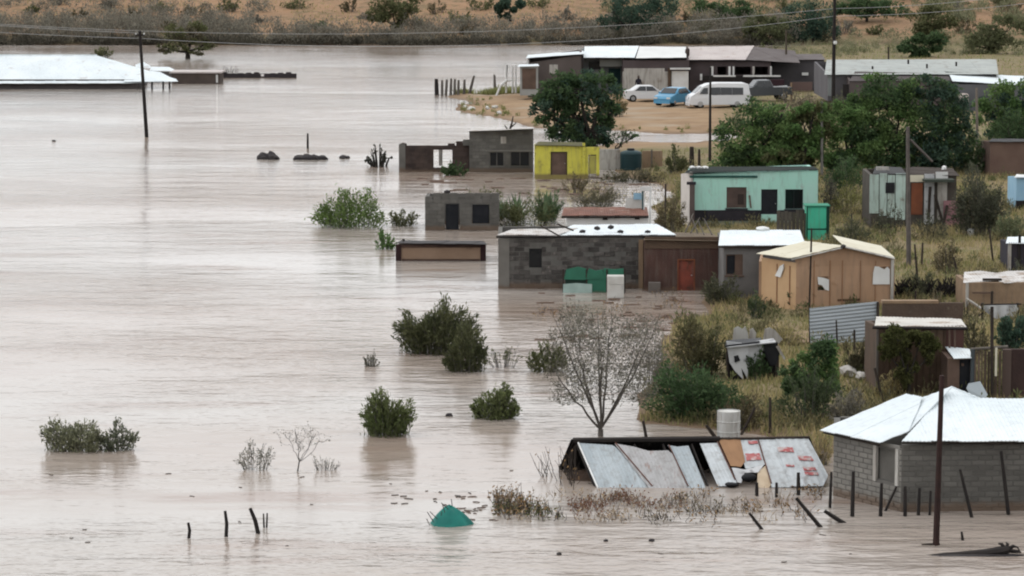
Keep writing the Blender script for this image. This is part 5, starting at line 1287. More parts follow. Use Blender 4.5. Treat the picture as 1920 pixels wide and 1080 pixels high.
# ------------------------------------------------------------------ far village street
def village():
    Ya = G(1040, 180).y
    DV = M('village brown wall', (.14, .115, .105), (.11, .09, .082), .6, .9)
    h = House('lean_to_house', 'brown walled house with a slanting thin white roof edge behind big tree', 'house', 990, 1092, 118, 182, Ya, 5, DV, tb=106, topr=103, sink=.4)
    sheets(h.root, [(986, 109), (1096, 101), (1094, 95), (990, 103)], [(986, 109, Ya - .3), (1096, 101, Ya - .3), (990, 103, Ya + 5)], WHITE, 1, .14)
    h.box('pale_patch', WDIRTY, 1030, 121, 1046, 138, .01, .03); h.box('corner_post', POLE, 1090, 104, 1094, 182, .01, .08); h.box('corner_post', WPAINT, 987, 112, 991, 150, .01, .08)
    Yb = Ya - 3
    o = House('outhouse', 'small outhouse with brown door and white roof at sandbank edge', 'outhouse', 975, 1009, 124, 168, Yb, 1.6, M('greyed plaster', (.40, .40, .38), (.33, .33, .31), 1, .9), sink=.5)
    o.box('door', BOARD, 979, 128, 1005, 167, .004, .04)
    sheets(o.root, [(971, 125), (1011, 124), (1009, 120), (973, 121)], [(971, 125, Yb - .3), (1011, 124, Yb - .3), (973, 121, Yb + 1.7)], WHITE, 1, .14)
    # long row of roofs
    Yc = G(1230, 178).y
    h = House('blue_white_roof_house', 'house with bright bluish white roof in the far street', 'house', 1092, 1166, 108, 180, Yc + 2, 4, tb=89, mat=M('blue grey wall', (.20, .21, .21), (.16, .17, .17), .7, .9), ops=[(1141, 128, 1164, 170)], sink=.4)
    sheets(h.root, [(1094, 108), (1190, 108), (1198, 86), (1096, 87)], [(1094, 108, Yc - .2), (1190, 108, Yc - .2), (1096, 87, Yc + 6)], WHITE, 1.1, .16, .016)
    h.box('veranda_band', M('pale fascia', (.30, .31, .29)), 1124, 112, 1166, 124, .6, .7); h.door(1141, 128, 1164, 172, M('dark teal', (.015, .04, .042)), handle=False)
    h.box('window', GLASSD, 1104, 115, 1126, 130, .003, .03)
    h2 = House('white_render_house', 'house with dirty white rendered front under a white roof behind parked cars', 'house', 1167, 1292, 113, 182, Yc, 6, tb=89, mat=M('upper brown wall', (.115, .09, .09), (.09, .07, .07), .7, .9), sink=.4, ops=[(1258, 133, 1292, 180)])
    h2.box('render', WDIRTY, 1167, 134, 1253, 182, .004, .05); h2.box('render_edge', WDIRTY, 1170, 128, 1246, 134, .004, .03)
    h2.door(1259, 133, 1291, 180, WPAINT, name='garage_door', inset=.03, handle=False); h2.box('door_hood', WPAINT, 1256, 127, 1294, 130, .003, .5); h2.box('pillar', BROWNW, 1252, 128, 1258, 182, .01, .2)
    sheets(h2.root, [(1192, 109), (1287, 108), (1286, 88), (1199, 87)], [(1192, 109, Yc - .4), (1287, 108, Yc - .4), (1199, 87, Yc + 6)], M('milky roofing', (.74, .74, .72), (.66, .66, .64), .5, .5), 1.1, .16, .016)
    MB().blob(Q(1289, 98, Yc + 2), .22, .2, .45, 2, .4, 4).build('chimney', DBRICK, h2.root)
    h3 = House('veranda_house', 'long dark walled house with veranda posts and dusty pink roof', 'house', 1293, 1445, 115, 170, Yc + 1.5, 6, tb=91, mat=M('upper brown wall', (.115, .09, .09)), sink=.4, ops=[(1345, 125, 1362, 150), (1378, 125, 1408, 140), (1412, 125, 1440, 140)])
    sheets(h3.root, [(1288, 112), (1398, 112), (1414, 86), (1290, 88)], [(1288, 112, Yc + .8), (1398, 112, Yc + .8), (1290, 88, Yc + 8)], PINKW, 1.1, .16, .016)
    sheets(h3.root, [(1398, 112), (1500, 118), (1490, 95), (1414, 88)], [(1398, 113, Yc + .9), (1500, 118, Yc + .9), (1414, 88, Yc + 8)], M('dull brown tin', (.15, .13, .125), (.12, .10, .095), .8, .9), 1.1, .16)
    for k, x in enumerate((1332, 1365, 1373, 1410, 1443)): h3.box('veranda_post', WPAINT if k != 3 else WDIRTY, x, 124, x + (5, 4, 3, 4, 3)[k], 141, .4, .6)
    h3.box('small_post', WPAINT, 1312, 138, 1316, 150, .4, .6); h3.box('dark_bay', POLE, 1316, 141, 1446, 150, .45, .9)
    h3.box('white_rail', WPAINT, 1336, 140, 1378, 143, .92, .98); h3.box('white_rail', WPAINT, 1392, 140, 1462, 143, .92, .98)
    h3.box('store', M('maroon wall', (.05, .025, .03)), 1443, 148, 1468, 166, .4, 1.4)
    h4 = House('dark_side_house', 'dark grey brown house partly hidden behind a bare bush', 'house', 1447, 1545, 112, 160, Yc + 4, 6, tb=104, mat=M('slate brown wall', (.10, .092, .095), (.08, .073, .075), .8, .9), sink=.4)
    sheets(h4.root, [(1444, 112), (1548, 112), (1540, 101), (1450, 102)], [(1444, 112, Yc + 3.7), (1548, 112, Yc + 3.7), (1450, 102, Yc + 10)], M('dull brown tin', (.15, .13, .125)), 1.1, .16)
    h4.box('white_box', WPAINT, 1503, 136, 1515, 141, .02, .3); h4.box('white_post', WPAINT, 1538, 116, 1543, 134, .02, .2); h4.box('low_wall', M('pink brown wall', (.18, .12, .105)), 1478, 152, 1520, 168, 1.5, 1.7)
    # long flat grey roof and the brown walls in front of it
    Yd = G(1700, 205).y
    h5 = House('grey_flat_roof_hall', 'very long low hall with flat dull grey roof', 'hall', 1552, 1868, 141, 180, Yd + 2, 12, tb=114, mat=M('hall wall', (.15, .14, .145), (.12, .112, .115), .5, .9), sink=.4)
    sheets(h5.root, [(1546, 140), (1872, 139), (1868, 111), (1550, 112)], [(1546, 140, Yd + 1.6), (1872, 139, Yd + 1.6), (1550, 112, Yd + 14.5)], GALVD, 1.2, .16, .016)
    h5.box('end_wall', M('pale blue grey', (.27, .285, .28)), 1552, 140, 1562, 180, .003, .06)
    for k, (x, y) in enumerate(((1703, 116), (1793, 120), (1636, 128), (1738, 124))): rod(Q(x, y + 4, Yd + 6), Q(x, y - 4, Yd + 6), .08).build('roof_vent', POLE, h5.root)
    h6 = House('brown_gable_house', 'broad brown house with dark hipped roof edge half hidden by trees', 'house', 1592, 1785, 152, 205, Yd, 3, tb=138, mat=M('mauve brown wall', (.135, .108, .10), (.105, .085, .08), .7, .9), sink=.4)
    wall2 = [(1592, 152), (1785, 152), (1776, 138), (1603, 134)]
    sheets(h6.root, wall2, [(1588, 153, Yd - .3), (1790, 153, Yd - .3), (1603, 135, Yd + 3)], M('mauve tin', (.105, .088, .085), (.08, .068, .066), .8, .9), 1.1, .16)
    h6.box('dark_door', POLE, 1580, 158, 1592, 182, -.02, .05)
    h7 = House('bright_roof_house', 'house under a long bright white roof strip above dark trees at frame edge', 'house', 1792, 1990, 158, 205, Yd - 1.5, 4.4, tb=146, mat=M('slate wall', (.16, .16, .165), (.13, .13, .135), .8, .9), sink=.4)
    sheets(h7.root, [(1786, 152), (1990, 164), (1990, 146), (1778, 136)], [(1786, 153, Yd - 1.9), (1990, 165, Yd - 1.9), (1778, 136, Yd + 3)], WHITE, 1.1, .16, .016)
    sheets(h7.root, [(1772, 134), (1858, 138), (1856, 133), (1774, 129)], [(1772, 134, Yd + 3), (1858, 138, Yd + 3), (1774, 129, Yd + 5)], GALVD, 1.1, .16)
    MB().lathe(Q(1806, 185, Yd - 2.2), [(.42, -.5), (.45, -.2), (.44, .3), (.3, .42)], 14).build('pale_tank', M('pale dish', (.45, .38, .34)), None, 'round pale tank beside the trees under bright roof strip', 'tank', smooth=True)
    # pale gate posts at the water's edge
    g = thing('white_gate', 'white posts and broken white gate rails by the outhouse at the sandbank', 'gate', G(945, 172))
    Yg = G(945, 178).y
    for x, t in ((949, 122), (961, 124), (967, 122)): rod(Q(x, 174, Yg), Q(x, t, Yg), .09).build('post', WPAINT, g)
    rod(Q(949, 172, Yg), Q(951, 122, Yg), .05).build('post', POLE, g)
    MB().tube([Q(930, 182, Yg - .2), Q(938, 162, Yg - .2), Q(951, 150, Yg - .2)], .11, 6).build('broken_rail', WPAINT, g); rod(Q(951, 152, Yg), Q(966, 150, Yg), .06).build('rail', WPAINT, g)
village()

# ------------------------------------------------------------------ vehicles
def car(name, label, foot, L, Wd, prof, belt, inset, paint, winpoly, wheels, wr, heading, group=None, shield=None, grille=True, back=None):
    """prof: closed side outline (x forward is -x). Built about the origin, then turned and put down"""
    root = thing(name, label, 'car' if name != 'minibus' else 'minibus', (0, 0, 0), group)
    ORG[root] = Vector((0, 0, 0)); n = len(prof)
    def half(z): return Wd / 2 - max(0, z - belt) * inset
    mb = MB(); vs_ = []
    rings = [(1, 1.0), (1, .90), (-1, .90), (-1, 1.0)]
    cx = sum(p[0] for p in prof) / n; cz = sum(p[1] for p in prof) / n
    ring = []
    for (sy, k) in ((-1, .97), (-.93, 1.0), (.93, 1.0), (1, .97)):
        ring.append([Vector((cx + (x - cx) * k, sy * half(z), cz + (z - cz) * k)) for x, z in prof])
    for r in ring: vs_ += r
    fs = [tuple(range(n)), tuple(range(3 * n, 4 * n))[::-1]]
    for a in range(3): fs += [(a * n + i, (a + 1) * n + i, (a + 1) * n + (i + 1) % n, a * n + (i + 1) % n) for i in range(n)]
    mb.add(vs_, fs); mb.build('body', paint, root)
    for sy in (-1, 1):
        for w_ in winpoly:
            MB().prism([Vector((x, sy * (half(z) + .004), z)) for x, z in w_], (0, sy * .018, 0)).build('side_window', GLASSD, root)
        for x in wheels:
            wl = MB().lathe((x, sy * (Wd / 2 - .2), wr), [(wr, -.1), (wr * 1.02, 0), (wr, .22 if sy > 0 else .1)], 18, 'y')
            wl.v = [Vector((q.x, q.y, q.z)) for q in wl.v]; wo = wl.build('wheel', RUBBER, root)
            yy = sy * (Wd / 2 + .025)
            MB().lathe((x, yy - .01 * sy, wr), [(wr * .6, 0), (wr * .55, .02 * sy)], 14, 'y').build('rim', CHROME, wo)
    if shield:
        (x0, z0), (x1, z1) = shield
        d = Vector((-(z1 - z0), 0, (x1 - x0))).normalized() * .02
        if d.x > 0: d = -d
        MB().prism([Vector((x0, -half(z0) * .86, z0)) + d * .3, Vector((x0, half(z0) * .86, z0)) + d * .3, Vector((x1, half(z1) * .84, z1)) + d * .3, Vector((x1, -half(z1) * .84, z1)) + d * .3], d).build('windscreen', GLASSD, root)
    fx = min(p[0] for p in prof)
    for sy in (-1, 1):
        MB().box((fx - .012, sy * Wd * .36 - .16, belt * .62), (fx + .06, sy * Wd * .36 + .16, belt * .62 + .16)).build('headlight', LAMPG, root)
        rx = max(p[0] for p in prof)
        MB().box((rx - .05, sy * Wd * .42 - .07, belt * .6), (rx + .012, sy * Wd * .42 + .07, belt * .6 + .3)).build('tail_light', REDP, root)
        MB().box((winpoly[0][0][0] - .1, sy * (Wd / 2 + .02) - .08, belt + .02), (winpoly[0][0][0] + .04, sy * (Wd / 2 + .02) + .08, belt + .18)).build('mirror', paint, root)
    MB().box((fx - .03, -Wd * .45, .22), (fx + .08, Wd * .45, .46)).build('bumper', paint, root)
    root.location = foot; root.rotation_euler = (0, 0, heading)
    return root
pv = G(1346, 202); s = sc(pv.y); Lv = 116 / s
k = Lv / 4.9
van_prof = [(-2.42, .35), (-2.45, .75), (-2.30, 1.05), (-1.95, 1.25), (-1.40, 1.83), (-.9, 2.05), (-.2, 2.14), (2.0, 2.12), (2.28, 2.02), (2.42, 1.2), (2.45, .45), (2.35, .30), (-2.3, .27)]
van_prof = [(x * k, z * k * .93) for x, z in van_prof]
def kw(p): return [(x * k, z * k * .93) for x, z in p]
car('minibus', 'white high roof minibus with a long dark window band parked in the yard', pv, Lv, 1.85 * k, van_prof, 1.15 * k, .13, M('white van paint', (.76, .76, .77), (.72, .72, .72), 1, .3, spec=.5),
    [kw([(-1.62, 1.22), (-1.28, 1.72), (-.95, 1.74), (-.95, 1.22)]), kw([(-.80, 1.14), (-.80, 1.76), (.05, 1.77), (.05, 1.14)]), kw([(.07, 1.14), (.07, 1.77), (.95, 1.76), (.95, 1.14)]), kw([(.97, 1.14), (.97, 1.76), (1.85, 1.74), (1.85, 1.14)])], [-1.55 * k, 1.38 * k], .36 * k, math.radians(6), shield=((-1.93 * k, 1.27 * k * .93), (-1.42 * k, 1.82 * k * .93)))
pc = G(1262, 197); s = sc(pc.y); k = 1.0
hat = [(-1.85, .3), (-1.9, .6), (-1.75, .82), (-.95, .98), (-.35, 1.42), (.9, 1.46), (1.6, 1.05), (1.8, .95), (1.82, .4), (1.7, .25), (-1.7, .25)]
car('blue_car', 'light blue hatchback parked nose out in front of the white minibus', pc, 3.7, 1.66, hat, .95, .22, BLUEC, [[(-.72, .98), (-.30, 1.36), (.2, 1.38), (.2, .98)], [(.26, .98), (.26, 1.38), (.85, 1.38), (1.3, 1.0)]], [-1.18, 1.15], .29, math.radians(58), 'cars parked in the far yard', shield=((-.93, 1.0), (-.37, 1.41)))
pc = G(1212, 190)
sed = [(-2.0, .3), (-2.05, .6), (-1.9, .78), (-1.0, .90), (-.4, 1.36), (.75, 1.38), (1.35, .98), (2.0, .92), (2.05, .45), (1.95, .25), (-1.9, .25)]
car('white_car', 'low white saloon car parked beside blue hatchback', pc, 4.1, 1.7, sed, .9, .22, M('white car paint', (.74, .74, .74), None, rough=.3, spec=.5), [[(-.8, .93), (-.38, 1.3), (.15, 1.31), (.15, .93)], [(.2, .93), (.2, 1.31), (.7, 1.31), (1.15, .95)]], [-1.3, 1.3], .3, math.radians(180 + 8), 'cars parked in the far yard', shield=((-.98, .92), (-.42, 1.35)))
pc = G(1432, 188)
pick = [(-2.3, .4), (-2.35, .9), (-2.1, 1.08), (-1.2, 1.15), (-.7, 1.72), (.35, 1.74), (.62, 1.15), (2.3, 1.12), (2.32, .5), (-2.2, .36)]
car('grey_pickup', 'grey and white pickup half hidden behind the minibus and bushes', pc, 4.7, 1.75, pick, 1.12, .16, GREYC, [[(-1.0, 1.18), (-.66, 1.66), (-.2, 1.67), (-.2, 1.18)], [(-.14, 1.18), (-.14, 1.67), (.3, 1.67), (.5, 1.18)]], [-1.5, 1.5], .36, math.radians(12), 'cars parked in the far yard', shield=((-1.18, 1.17), (-.72, 1.71)))
pp = G(1478, 190); MB().prism([Q(1440, 163, pp.y), Q(1476, 160, pp.y), Q(1474, 178, pp.y), Q(1468, 184, pp.y), Q(1464, 170, pp.y), Q(1452, 168, pp.y)], (0, .08, 0)).build('white_cloth', WPAINT, None, 'white cloth hanging on the fence beside the grey pickup', 'cloth')
rod(Q(1484, 190, pp.y), Q(1484, 155, pp.y), .09).build('tan_post', TANW, None, 'short tan post beside the hanging white cloth', 'post')

def person():
    p = G(1197, 185); p = Q(1197, 182, G(1197, 183).y + 2.5); p.z = hz(p.x, p.y)
    root = thing('person', 'person in dark clothes standing behind the white saloon car', 'person', p)
    J = [(0, 0, .92), (0, 0, 1.18), (0, 0, 1.42), (0, .0, 1.52), (0, -.02, 1.66), (.09, 0, .88), (.11, -.02, .5), (.11, .02, .08), (.12, -.14, .03), (-.09, 0, .88), (-.1, -.02, .5), (-.1, .02, .08), (-.11, -.14, .03), (.19, 0, 1.4), (.25, .02, 1.12), (.23, -.08, .86), (-.19, 0, 1.4), (-.25, .02, 1.12), (-.23, -.08, .86)]
    E = [(0, 1), (1, 2), (2, 3), (3, 4), (0, 5), (5, 6), (6, 7), (7, 8), (0, 9), (9, 10), (10, 11), (11, 12), (2, 13), (13, 14), (14, 15), (2, 16), (16, 17), (17, 18)]
    Rr = [.15, .14, .15, .06, .10, .10, .075, .05, .045, .10, .075, .05, .045, .07, .05, .035, .07, .05, .035]
    me = bpy.data.meshes.new('body'); me.from_pydata(J, E, []); me.materials.append(CLOTH)
    o = bpy.data.objects.new('body', me); C.objects.link(o); o.parent = root
    md = o.modifiers.new('skin', 'SKIN'); 
    for v, r in zip(me.skin_vertices[0].data if me.skin_vertices else [], Rr): v.radius = (r, r)
    if not me.skin_vertices:
        bpy.context.view_layer.update()
        for v, r in zip(me.skin_vertices[0].data, Rr): v.radius = (r, r)
    me.skin_vertices[0].data[0].use_root = True
    o.modifiers.new('sub', 'SUBSURF').levels = 1
    ORG[root] = Vector((0, 0, 0))
    MB().blob((0, -.02, 1.66), .085, .10, .12, 2, 0, 0).build('head', SKIN, root, smooth=True)
    MB().blob((0, .01, 1.70), .09, .10, .10, 2, .1, 1).build('hair', BLACKT, root, smooth=True)
try: person()
except Exception as ex: print('person', ex)

# ------------------------------------------------------------------ poles and wires
def pole(name, label, xt, yt, xb, yb, r, mat, Y=None, arm=None, brace=None, extra=None):
    b = G(xb, yb) if Y is None else Q(xb, yb, Y); t = Q(xt, yt, b.y); d = (t - b).normalized()
    root = thing(name, label, 'pole', b)
    MB().tube([b - d * 1.0, b, (b + t) / 2, t], [r * 1.2, r * 1.15, r, r * .8], 8).build('shaft', mat, root)
    if arm: rod(t + d * -arm[0] + Vector((-arm[1], 0, 0)), t + d * -arm[0] + Vector((arm[1], 0, 0)), r * .45).build('cross_arm', mat, root)
    if brace: rod(Q(*brace[0], b.y), Q(*brace[1], b.y + .3), r * .6).build('brace', mat, root)
    for k in range(2 if arm else 0):
        p = t + d * (-arm[0]) + Vector((arm[1] * (2 * k - 1) * .85, 0, 0)); MB().lathe(p, [(.05, .02), (.06, .08), (.04, .16)], 8).build('insulator', WPAINT, root)
    return b, t, root
lp_b, lp_t, _ = pole('power_pole', 'tall dark power pole leaning slightly in the open flood water', 262, 58, 275, 257, .13, POLE, arm=(.3, .35))
rp_b, rp_t, rr = pole('power_pole', 'tallest black power pole rising above the dark trees out of frame', 1566, -70, 1562, 206, .14, POLE, arm=(.3, .7))
MB().lathe(Q(1566, 80, rp_b.y - .2), [(.12, -.12), (.15, .0), (.12, .14)], 10).build('pole_lamp', WPAINT, rr)
pole('power_pole', 'thin black pole standing in front of the white minibus', 1332, 126, 1331, 302, .085, POLE)
pole('telephone_pole', 'pale grey pole between the mint house and the leafy trees', 1541, 190, 1541, 330, .08, M('pale grey pole', (.20, .19, .17), (.16, .15, .135), 3, .9))
pole('telephone_pole', 'grey service pole with slanting brace beside patched shack', 1702, 238, 1704, 500, .10, M('service pole', (.15, .13, .115), (.11, .095, .085), 3, .9), brace=((1707, 262), (1748, 303)))
pole('telephone_pole', 'pale tan pole below the bright roof strip among trees', 1831, 165, 1833, 312, .09, M('tan pole', (.24, .20, .165), (.19, .16, .13), 3, .9))
pole('thin_pole', 'thin dark pole rising beside the orange shack', 1522, 428, 1517, 582, .045, WOOD)
pole('thin_pole', 'brown wooden pole among the far street bushes', 1474, 58, 1474, 170, .10, M('brown pole', (.09, .07, .05)))
pole('thin_pole', 'short dark post above the long grey hall roof', 1666, 88, 1666, 160, .09, WOOD)
bp_b, bp_t, br = pole('power_pole', 'brown pole standing in the water before the white hipped roof', 1766, 704, 1755, 1022, .075, M('red brown pole', (.045, .022, .018), (.03, .016, .014), 3, .8))
rod(Q(1728, 1022, bp_b.y), Q(1762, 1020, bp_b.y), .035).build('foot_stick', WOOD, br)
def wire(pts, label, r=.016, n=24):
    mb = MB(); P = []
    for (a, b, sag) in pts:
        for i in range(n + 1):
            f = i / n; p = a.lerp(b, f); p.z -= sag * 4 * f * (1 - f); P.append(p)
    mb.tube(P, r, 4); return mb.build('power_line', WIRE, None, label, 'power line', 'power lines across the flood')
A1, A2 = Q(1565, 16, rp_b.y), Q(1565, 30, rp_b.y)
B1, B2 = Q(262, 62, lp_b.y), Q(263, 72, lp_b.y)
wire([(A1, Q(-80, 40, lp_b.y + 30) * 1.0, 1.5)], 'higher wire sagging over the far shore between the poles')
wire([(A2, B2, 1.35)], 'lower wire sagging to the water between both tall poles')
wire([(B1, Q(-260, 26, lp_b.y - 6), .15)], 'upper wire running off beyond frame from the leaning pole')
wire([(B2, Q(-260, 42, lp_b.y - 6), .15)], 'lower wire running off beyond frame from the leaning pole')
wire([(A1, Q(2050, -30, rp_b.y - 10), .4)], 'upper wire over the hillside trees beyond the tallest pole')
wire([(A2, Q(2050, -12, rp_b.y - 10), .4)], 'lower wire over the hillside trees beyond the tallest pole')

# ------------------------------------------------------------------ posts, sticks and flotsam
ORD = ['first', 'second', 'third', 'fourth', 'fifth', 'sixth', 'seventh', 'eighth', 'ninth', 'tenth', 'eleventh', 'twelfth']
for i, (xt, yt, xb, yb) in enumerate([(818, 148, 819, 178), (829, 150, 829, 178), (838, 149, 836, 178), (846, 147, 845, 178), (853, 148, 852, 178), (860, 150, 859, 178), (871, 149, 870, 176), (889, 142, 880, 176), (927, 140, 928, 172)]):
    post('fence_post', ('dark corner post at the water end of sandbank fence' if i == 0 else 'slanting fence post at the end of sandbank row' if i == 7 else 'single fence post apart from the row, beside white gate' if i == 8 else f'{ORD[i]} grey fence post of sandbank row counted from the water'), 'fence post', xt, yt, xb, yb, .13 if i else .2, WOODL if i else POLE, 'fence posts on the sandbank')
for i, (xt, yt, xb, yb, r, lab) in enumerate([(353, 980, 354, 1009, .045, 'shortest stake standing alone in the open water'), (422, 958, 424, 1006, .05, 'straight tall stake in open water beside the leaning one'),
        (469, 953, 484, 1000, .06, 'thick leaning stake in the open water'), (494, 963, 495, 989, .025, 'thin stake beside the leaning stake, closer of a pair'), (501, 962, 500, 989, .025, 'thin stake farther from the leaning stake, in a pair')]):
    post('stake', lab, 'stake', xt, yt, xb, yb, r, POLE, 'stakes in open water', kink=.03 if i < 3 else 0)
for i, (xt, yt, xb, yb, r, lab) in enumerate([(1600, 884, 1598, 968, .055, 'upright dark fence post in front of the light block wall'), (1653, 906, 1651, 968, .05, 'dark fence post under the boarded window of block house'), (1681, 912, 1660, 958, .035, 'slanting stick under the boarded window of block house'),
        (1697, 912, 1697, 968, .05, 'fence post right at the corner of block house'), (1724, 915, 1722, 966, .045, 'short fence post before the dark block wall near its corner'), (1745, 920, 1743, 966, .035, 'short thin post just before the brown pole'),
        (1800, 880, 1822, 970, .045, 'long slanting post before the dark block wall'), (1877, 846, 1891, 965, .05, 'long dark slanting post near the frame edge before block wall'), (1559, 885, 1556, 952, .04, 'post between tin shed and block house'),
        (1497, 886, 1497, 928, .055, 'dark post in front of red patched tin sheets'), (1456, 905, 1456, 932, .045, 'shorter post in front of white tin sheets'), (1419, 905, 1419, 930, .05, 'brown post in front of straw board of tin shed'),
        (1803, 997, 1805, 1013, .035, 'little stake in the water above the driftwood log'), (1493, 934, 1538, 988, .055, 'long fallen stick slanting into the water before tin shed'), (1546, 958, 1580, 980, .06, 'short fallen stick by the block house corner'), (1405, 962, 1428, 992, .045, 'forked stick leaning in the water before tin shed')]):
    post('fence_post', lab, 'fence post', xt, yt, xb, yb, r, POLE, 'posts round the tin shed and block house')
for i, (xt, yt, xb, yb, r, lab) in enumerate([(1206, 789, 1212, 822, .05, 'dark stub stake behind the tin shed ridge'), (1324, 797, 1348, 830, .06, 'thick dark branch leaning on the ridge beside white barrel'), (1416, 764, 1390, 815, .04, 'dark branch leaning beyond the white barrel'), (1640, 690, 1655, 752, .05, 'crooked dark post beside the brown shack'),
        (1444, 745, 1444, 812, .045, 'grey fence post in the dry grass beyond tin shed'), (1715, 458, 1722, 545, .045, 'dark post in the grass behind orange shack'), (1730, 455, 1728, 500, .05, 'short dark post in the dry grass near service pole'), (1788, 482, 1800, 530, .05, 'leaning dark post before ragged roof shack'),
        (1855, 430, 1862, 490, .045, 'thin post in the grass near dark hut'), (1597, 400, 1597, 452, .04, 'thin post in yellow grass beside green cubicle'), (1248, 345, 1247, 420, .06, 'dark post beside the mint house corner'), (1717, 545, 1716, 570, .05, 'pale post at low brown wall'),
        (1568, 600, 1570, 650, .035, 'thin post before the tin fence panel'), (1602, 618, 1602, 660, .045, 'dark post at the tin fence panel end'), (1297, 275, 1297, 312, .16, 'thick dark stump in the yard above mint house'), (1311, 280, 1311, 312, .09, 'thin brown stump in the yard above mint house')]):
    post('yard_post', lab, 'post', xt, yt, xb, yb, r, WOOD, 'posts and sticks in the yards')
post('channel_post', 'lone thin post in open water behind dark rubble', 'post', 577, 250, 577, 278, .08, POLE)
def rubble(x0, x1, y0, y1, label, sd):
    Y = YW(y1); rs = random.Random(sd); mb = MB(); s = sc(Y)
    for k in range(9):
        f = rs.uniform(0, 1); rx = (x1 - x0) / s * .22; mb.blob(Q(x0 + (x1 - x0) * (.15 + .7 * f), y1 - 1, Y + rs.uniform(0, .5)) + Vector((0, 0, .02)), rx, .3, (y1 - y0) / s * rs.uniform(.5, 1.0), 2, .4, sd + k)
    mb.build('rubble_mound', ROCKD, None, label, 'rubble', 'dark rubble mounds in the flood', base=Q((x0 + x1) / 2, y1, Y))
rubble(483, 524, 285, 299, 'dark rubble mound with a hump, farthest from the ruins', 1); rubble(551, 611, 289, 300, 'long dark rubble mound below the lone thin post', 2); rubble(637, 657, 292, 297, 'small flat dark rubble near the drowned dead bush', 3)
def driftwood():
    Y = YW(1041); c = Q(1820, 1041, Y); mb = MB()
    root = thing('driftwood_log', 'black driftwood log with root end lying in the water at the pole foot', 'driftwood', c)
    P = [(1728, 1041), (1765, 1039), (1810, 1037), (1850, 1034), (1880, 1030), (1893, 1026)]
    mb.tube([Q(x, y, Y) + Vector((0, 0, -.04)) for x, y in P], [.03, .07, .09, .11, .13, .10], 8); mb.build('log', POLE, root)
    r = MB()
    for a in ([(1885, 1030), (1878, 1020), (1872, 1019)], [(1890, 1030), (1900, 1024), (1908, 1026), (1912, 1034)], [(1885, 1030), (1890, 1020), (1886, 1017)], [(1895, 1033), (1906, 1034), (1915, 1036)]):
        r.tube([Q(x, y, Y) for x, y in a], [.06, .045] + [.02] * (len(a) - 2), 5)
    r.build('root', POLE, root)
    m = MB().blob(c + Vector((.2, 0, 0)), 1.2, .2, .05, 2, .4, 3); m.build('bark_mat', ROCKD, root)
driftwood()
def teal_dome():
    Y = YW(988); s = sc(Y); root = thing('teal_cover', 'teal green cone shaped plastic cover rising from the water', 'cover', Q(846, 990, Y))
    c = Q(846, 991, Y + .4); ap = Q(842, 947, Y + .3); v = []; n = 26; m = 9
    for j in range(m + 1):
        f = j / m
        for i in range(n):
            t = 2 * math.pi * i / n; R = 46 / s * (1 - f) ** .66 * (1 + .07 * math.sin(3 * t + 1) + .035 * math.sin(7 * t + 2 * f)); cen = c.lerp(ap, f)
            z = -.15 + (ap.z + .15) * f ** .9
            v.append(Vector((cen.x + R * math.cos(t), cen.y + R * .75 * math.sin(t), z + .02 * math.sin(5 * t + 4 * f))))
    fs = [(j * n + i, j * n + (i + 1) % n, (j + 1) * n + (i + 1) % n, (j + 1) * n + i) for j in range(m) for i in range(n)] + [tuple(m * n + i for i in range(n))]
    MB().add(v, fs).build('sheet', TEAL, root, smooth=False)
    MB().tube([v[n + i] + (v[n + i] - c) * .015 for i in range(n)] + [v[n] + (v[n] - c) * .015], .012, 4).build('hem', M('dark hem', (.008, .10, .08)), root)
    mb = MB(); rs = random.Random(9)
    for k in range(7): p = Q(806 + k * 7, 985 - k * 6, Y + .1); mb.tube([p, p + Vector((rs.uniform(-.2, .05), 0, rs.uniform(.1, .3)))], .012, 3)
    mb.build('twig', WOOD, root)
teal_dome()
def flotsam(name, label, n, x0, x1, y0, y1, mat, size, sd, h=.02):
    rs = random.Random(sd); mb = MB()
    for k in range(n):
        p = Pz(rs.uniform(x0, x1), rs.uniform(y0, y1), .01); L = size * rs.uniform(.5, 1.6); mb.tube([p + Vector((-L, rs.uniform(-.1, .1), 0)), p + Vector((0, 0, rs.uniform(0, h) * 2)), p + Vector((L * rs.uniform(.5, 1), rs.uniform(-.1, .1), 0))], size * .16, 4)
    o = mb.build(name, mat, None, label, None, None, 'stuff'); return o
flotsam('floating_twigs', 'scattered dark twigs drifting', 12, 735, 920, 922, 948, WOOD, .08, 1, .005)
flotsam('floating_twigs', 'drift line', 30, 840, 960, 930, 975, BOARD, .09, 2, .005)
flotsam('floating_twigs', 'drift specks', 26, 60, 1700, 880, 1060, WOOD, .06, 3, 0)
flotsam('floating_debris', 'debris by ruins', 40, 1000, 1300, 545, 640, BOARD, .26, 4, .01)
flotsam('floating_debris', 'debris by yellow house', 30, 780, 1220, 330, 365, BOARD, .35, 5, .01)
for i, (x, y, r, lab) in enumerate([(843, 780, .10, 'small dark floating lump with tiny stub beside the round bush'), (1222, 1015, .06, 'small dark floating clod below the tin shed'), (1048, 1040, .05, 'tiny dark clod near the lower frame edge'), (101, 265, .12, 'tiny dark float far out in the open flood'), (1136, 1015, .05, 'tiny brown speck floating below brown weeds')]):
    p = Pz(x, y, 0); MB().blob(p + Vector((0, 0, .02)), r * 1.3, r, r * .8, 2, .4, i).build('floating_clod', ROCKD, None, lab, 'debris', 'floating clods', base=p)
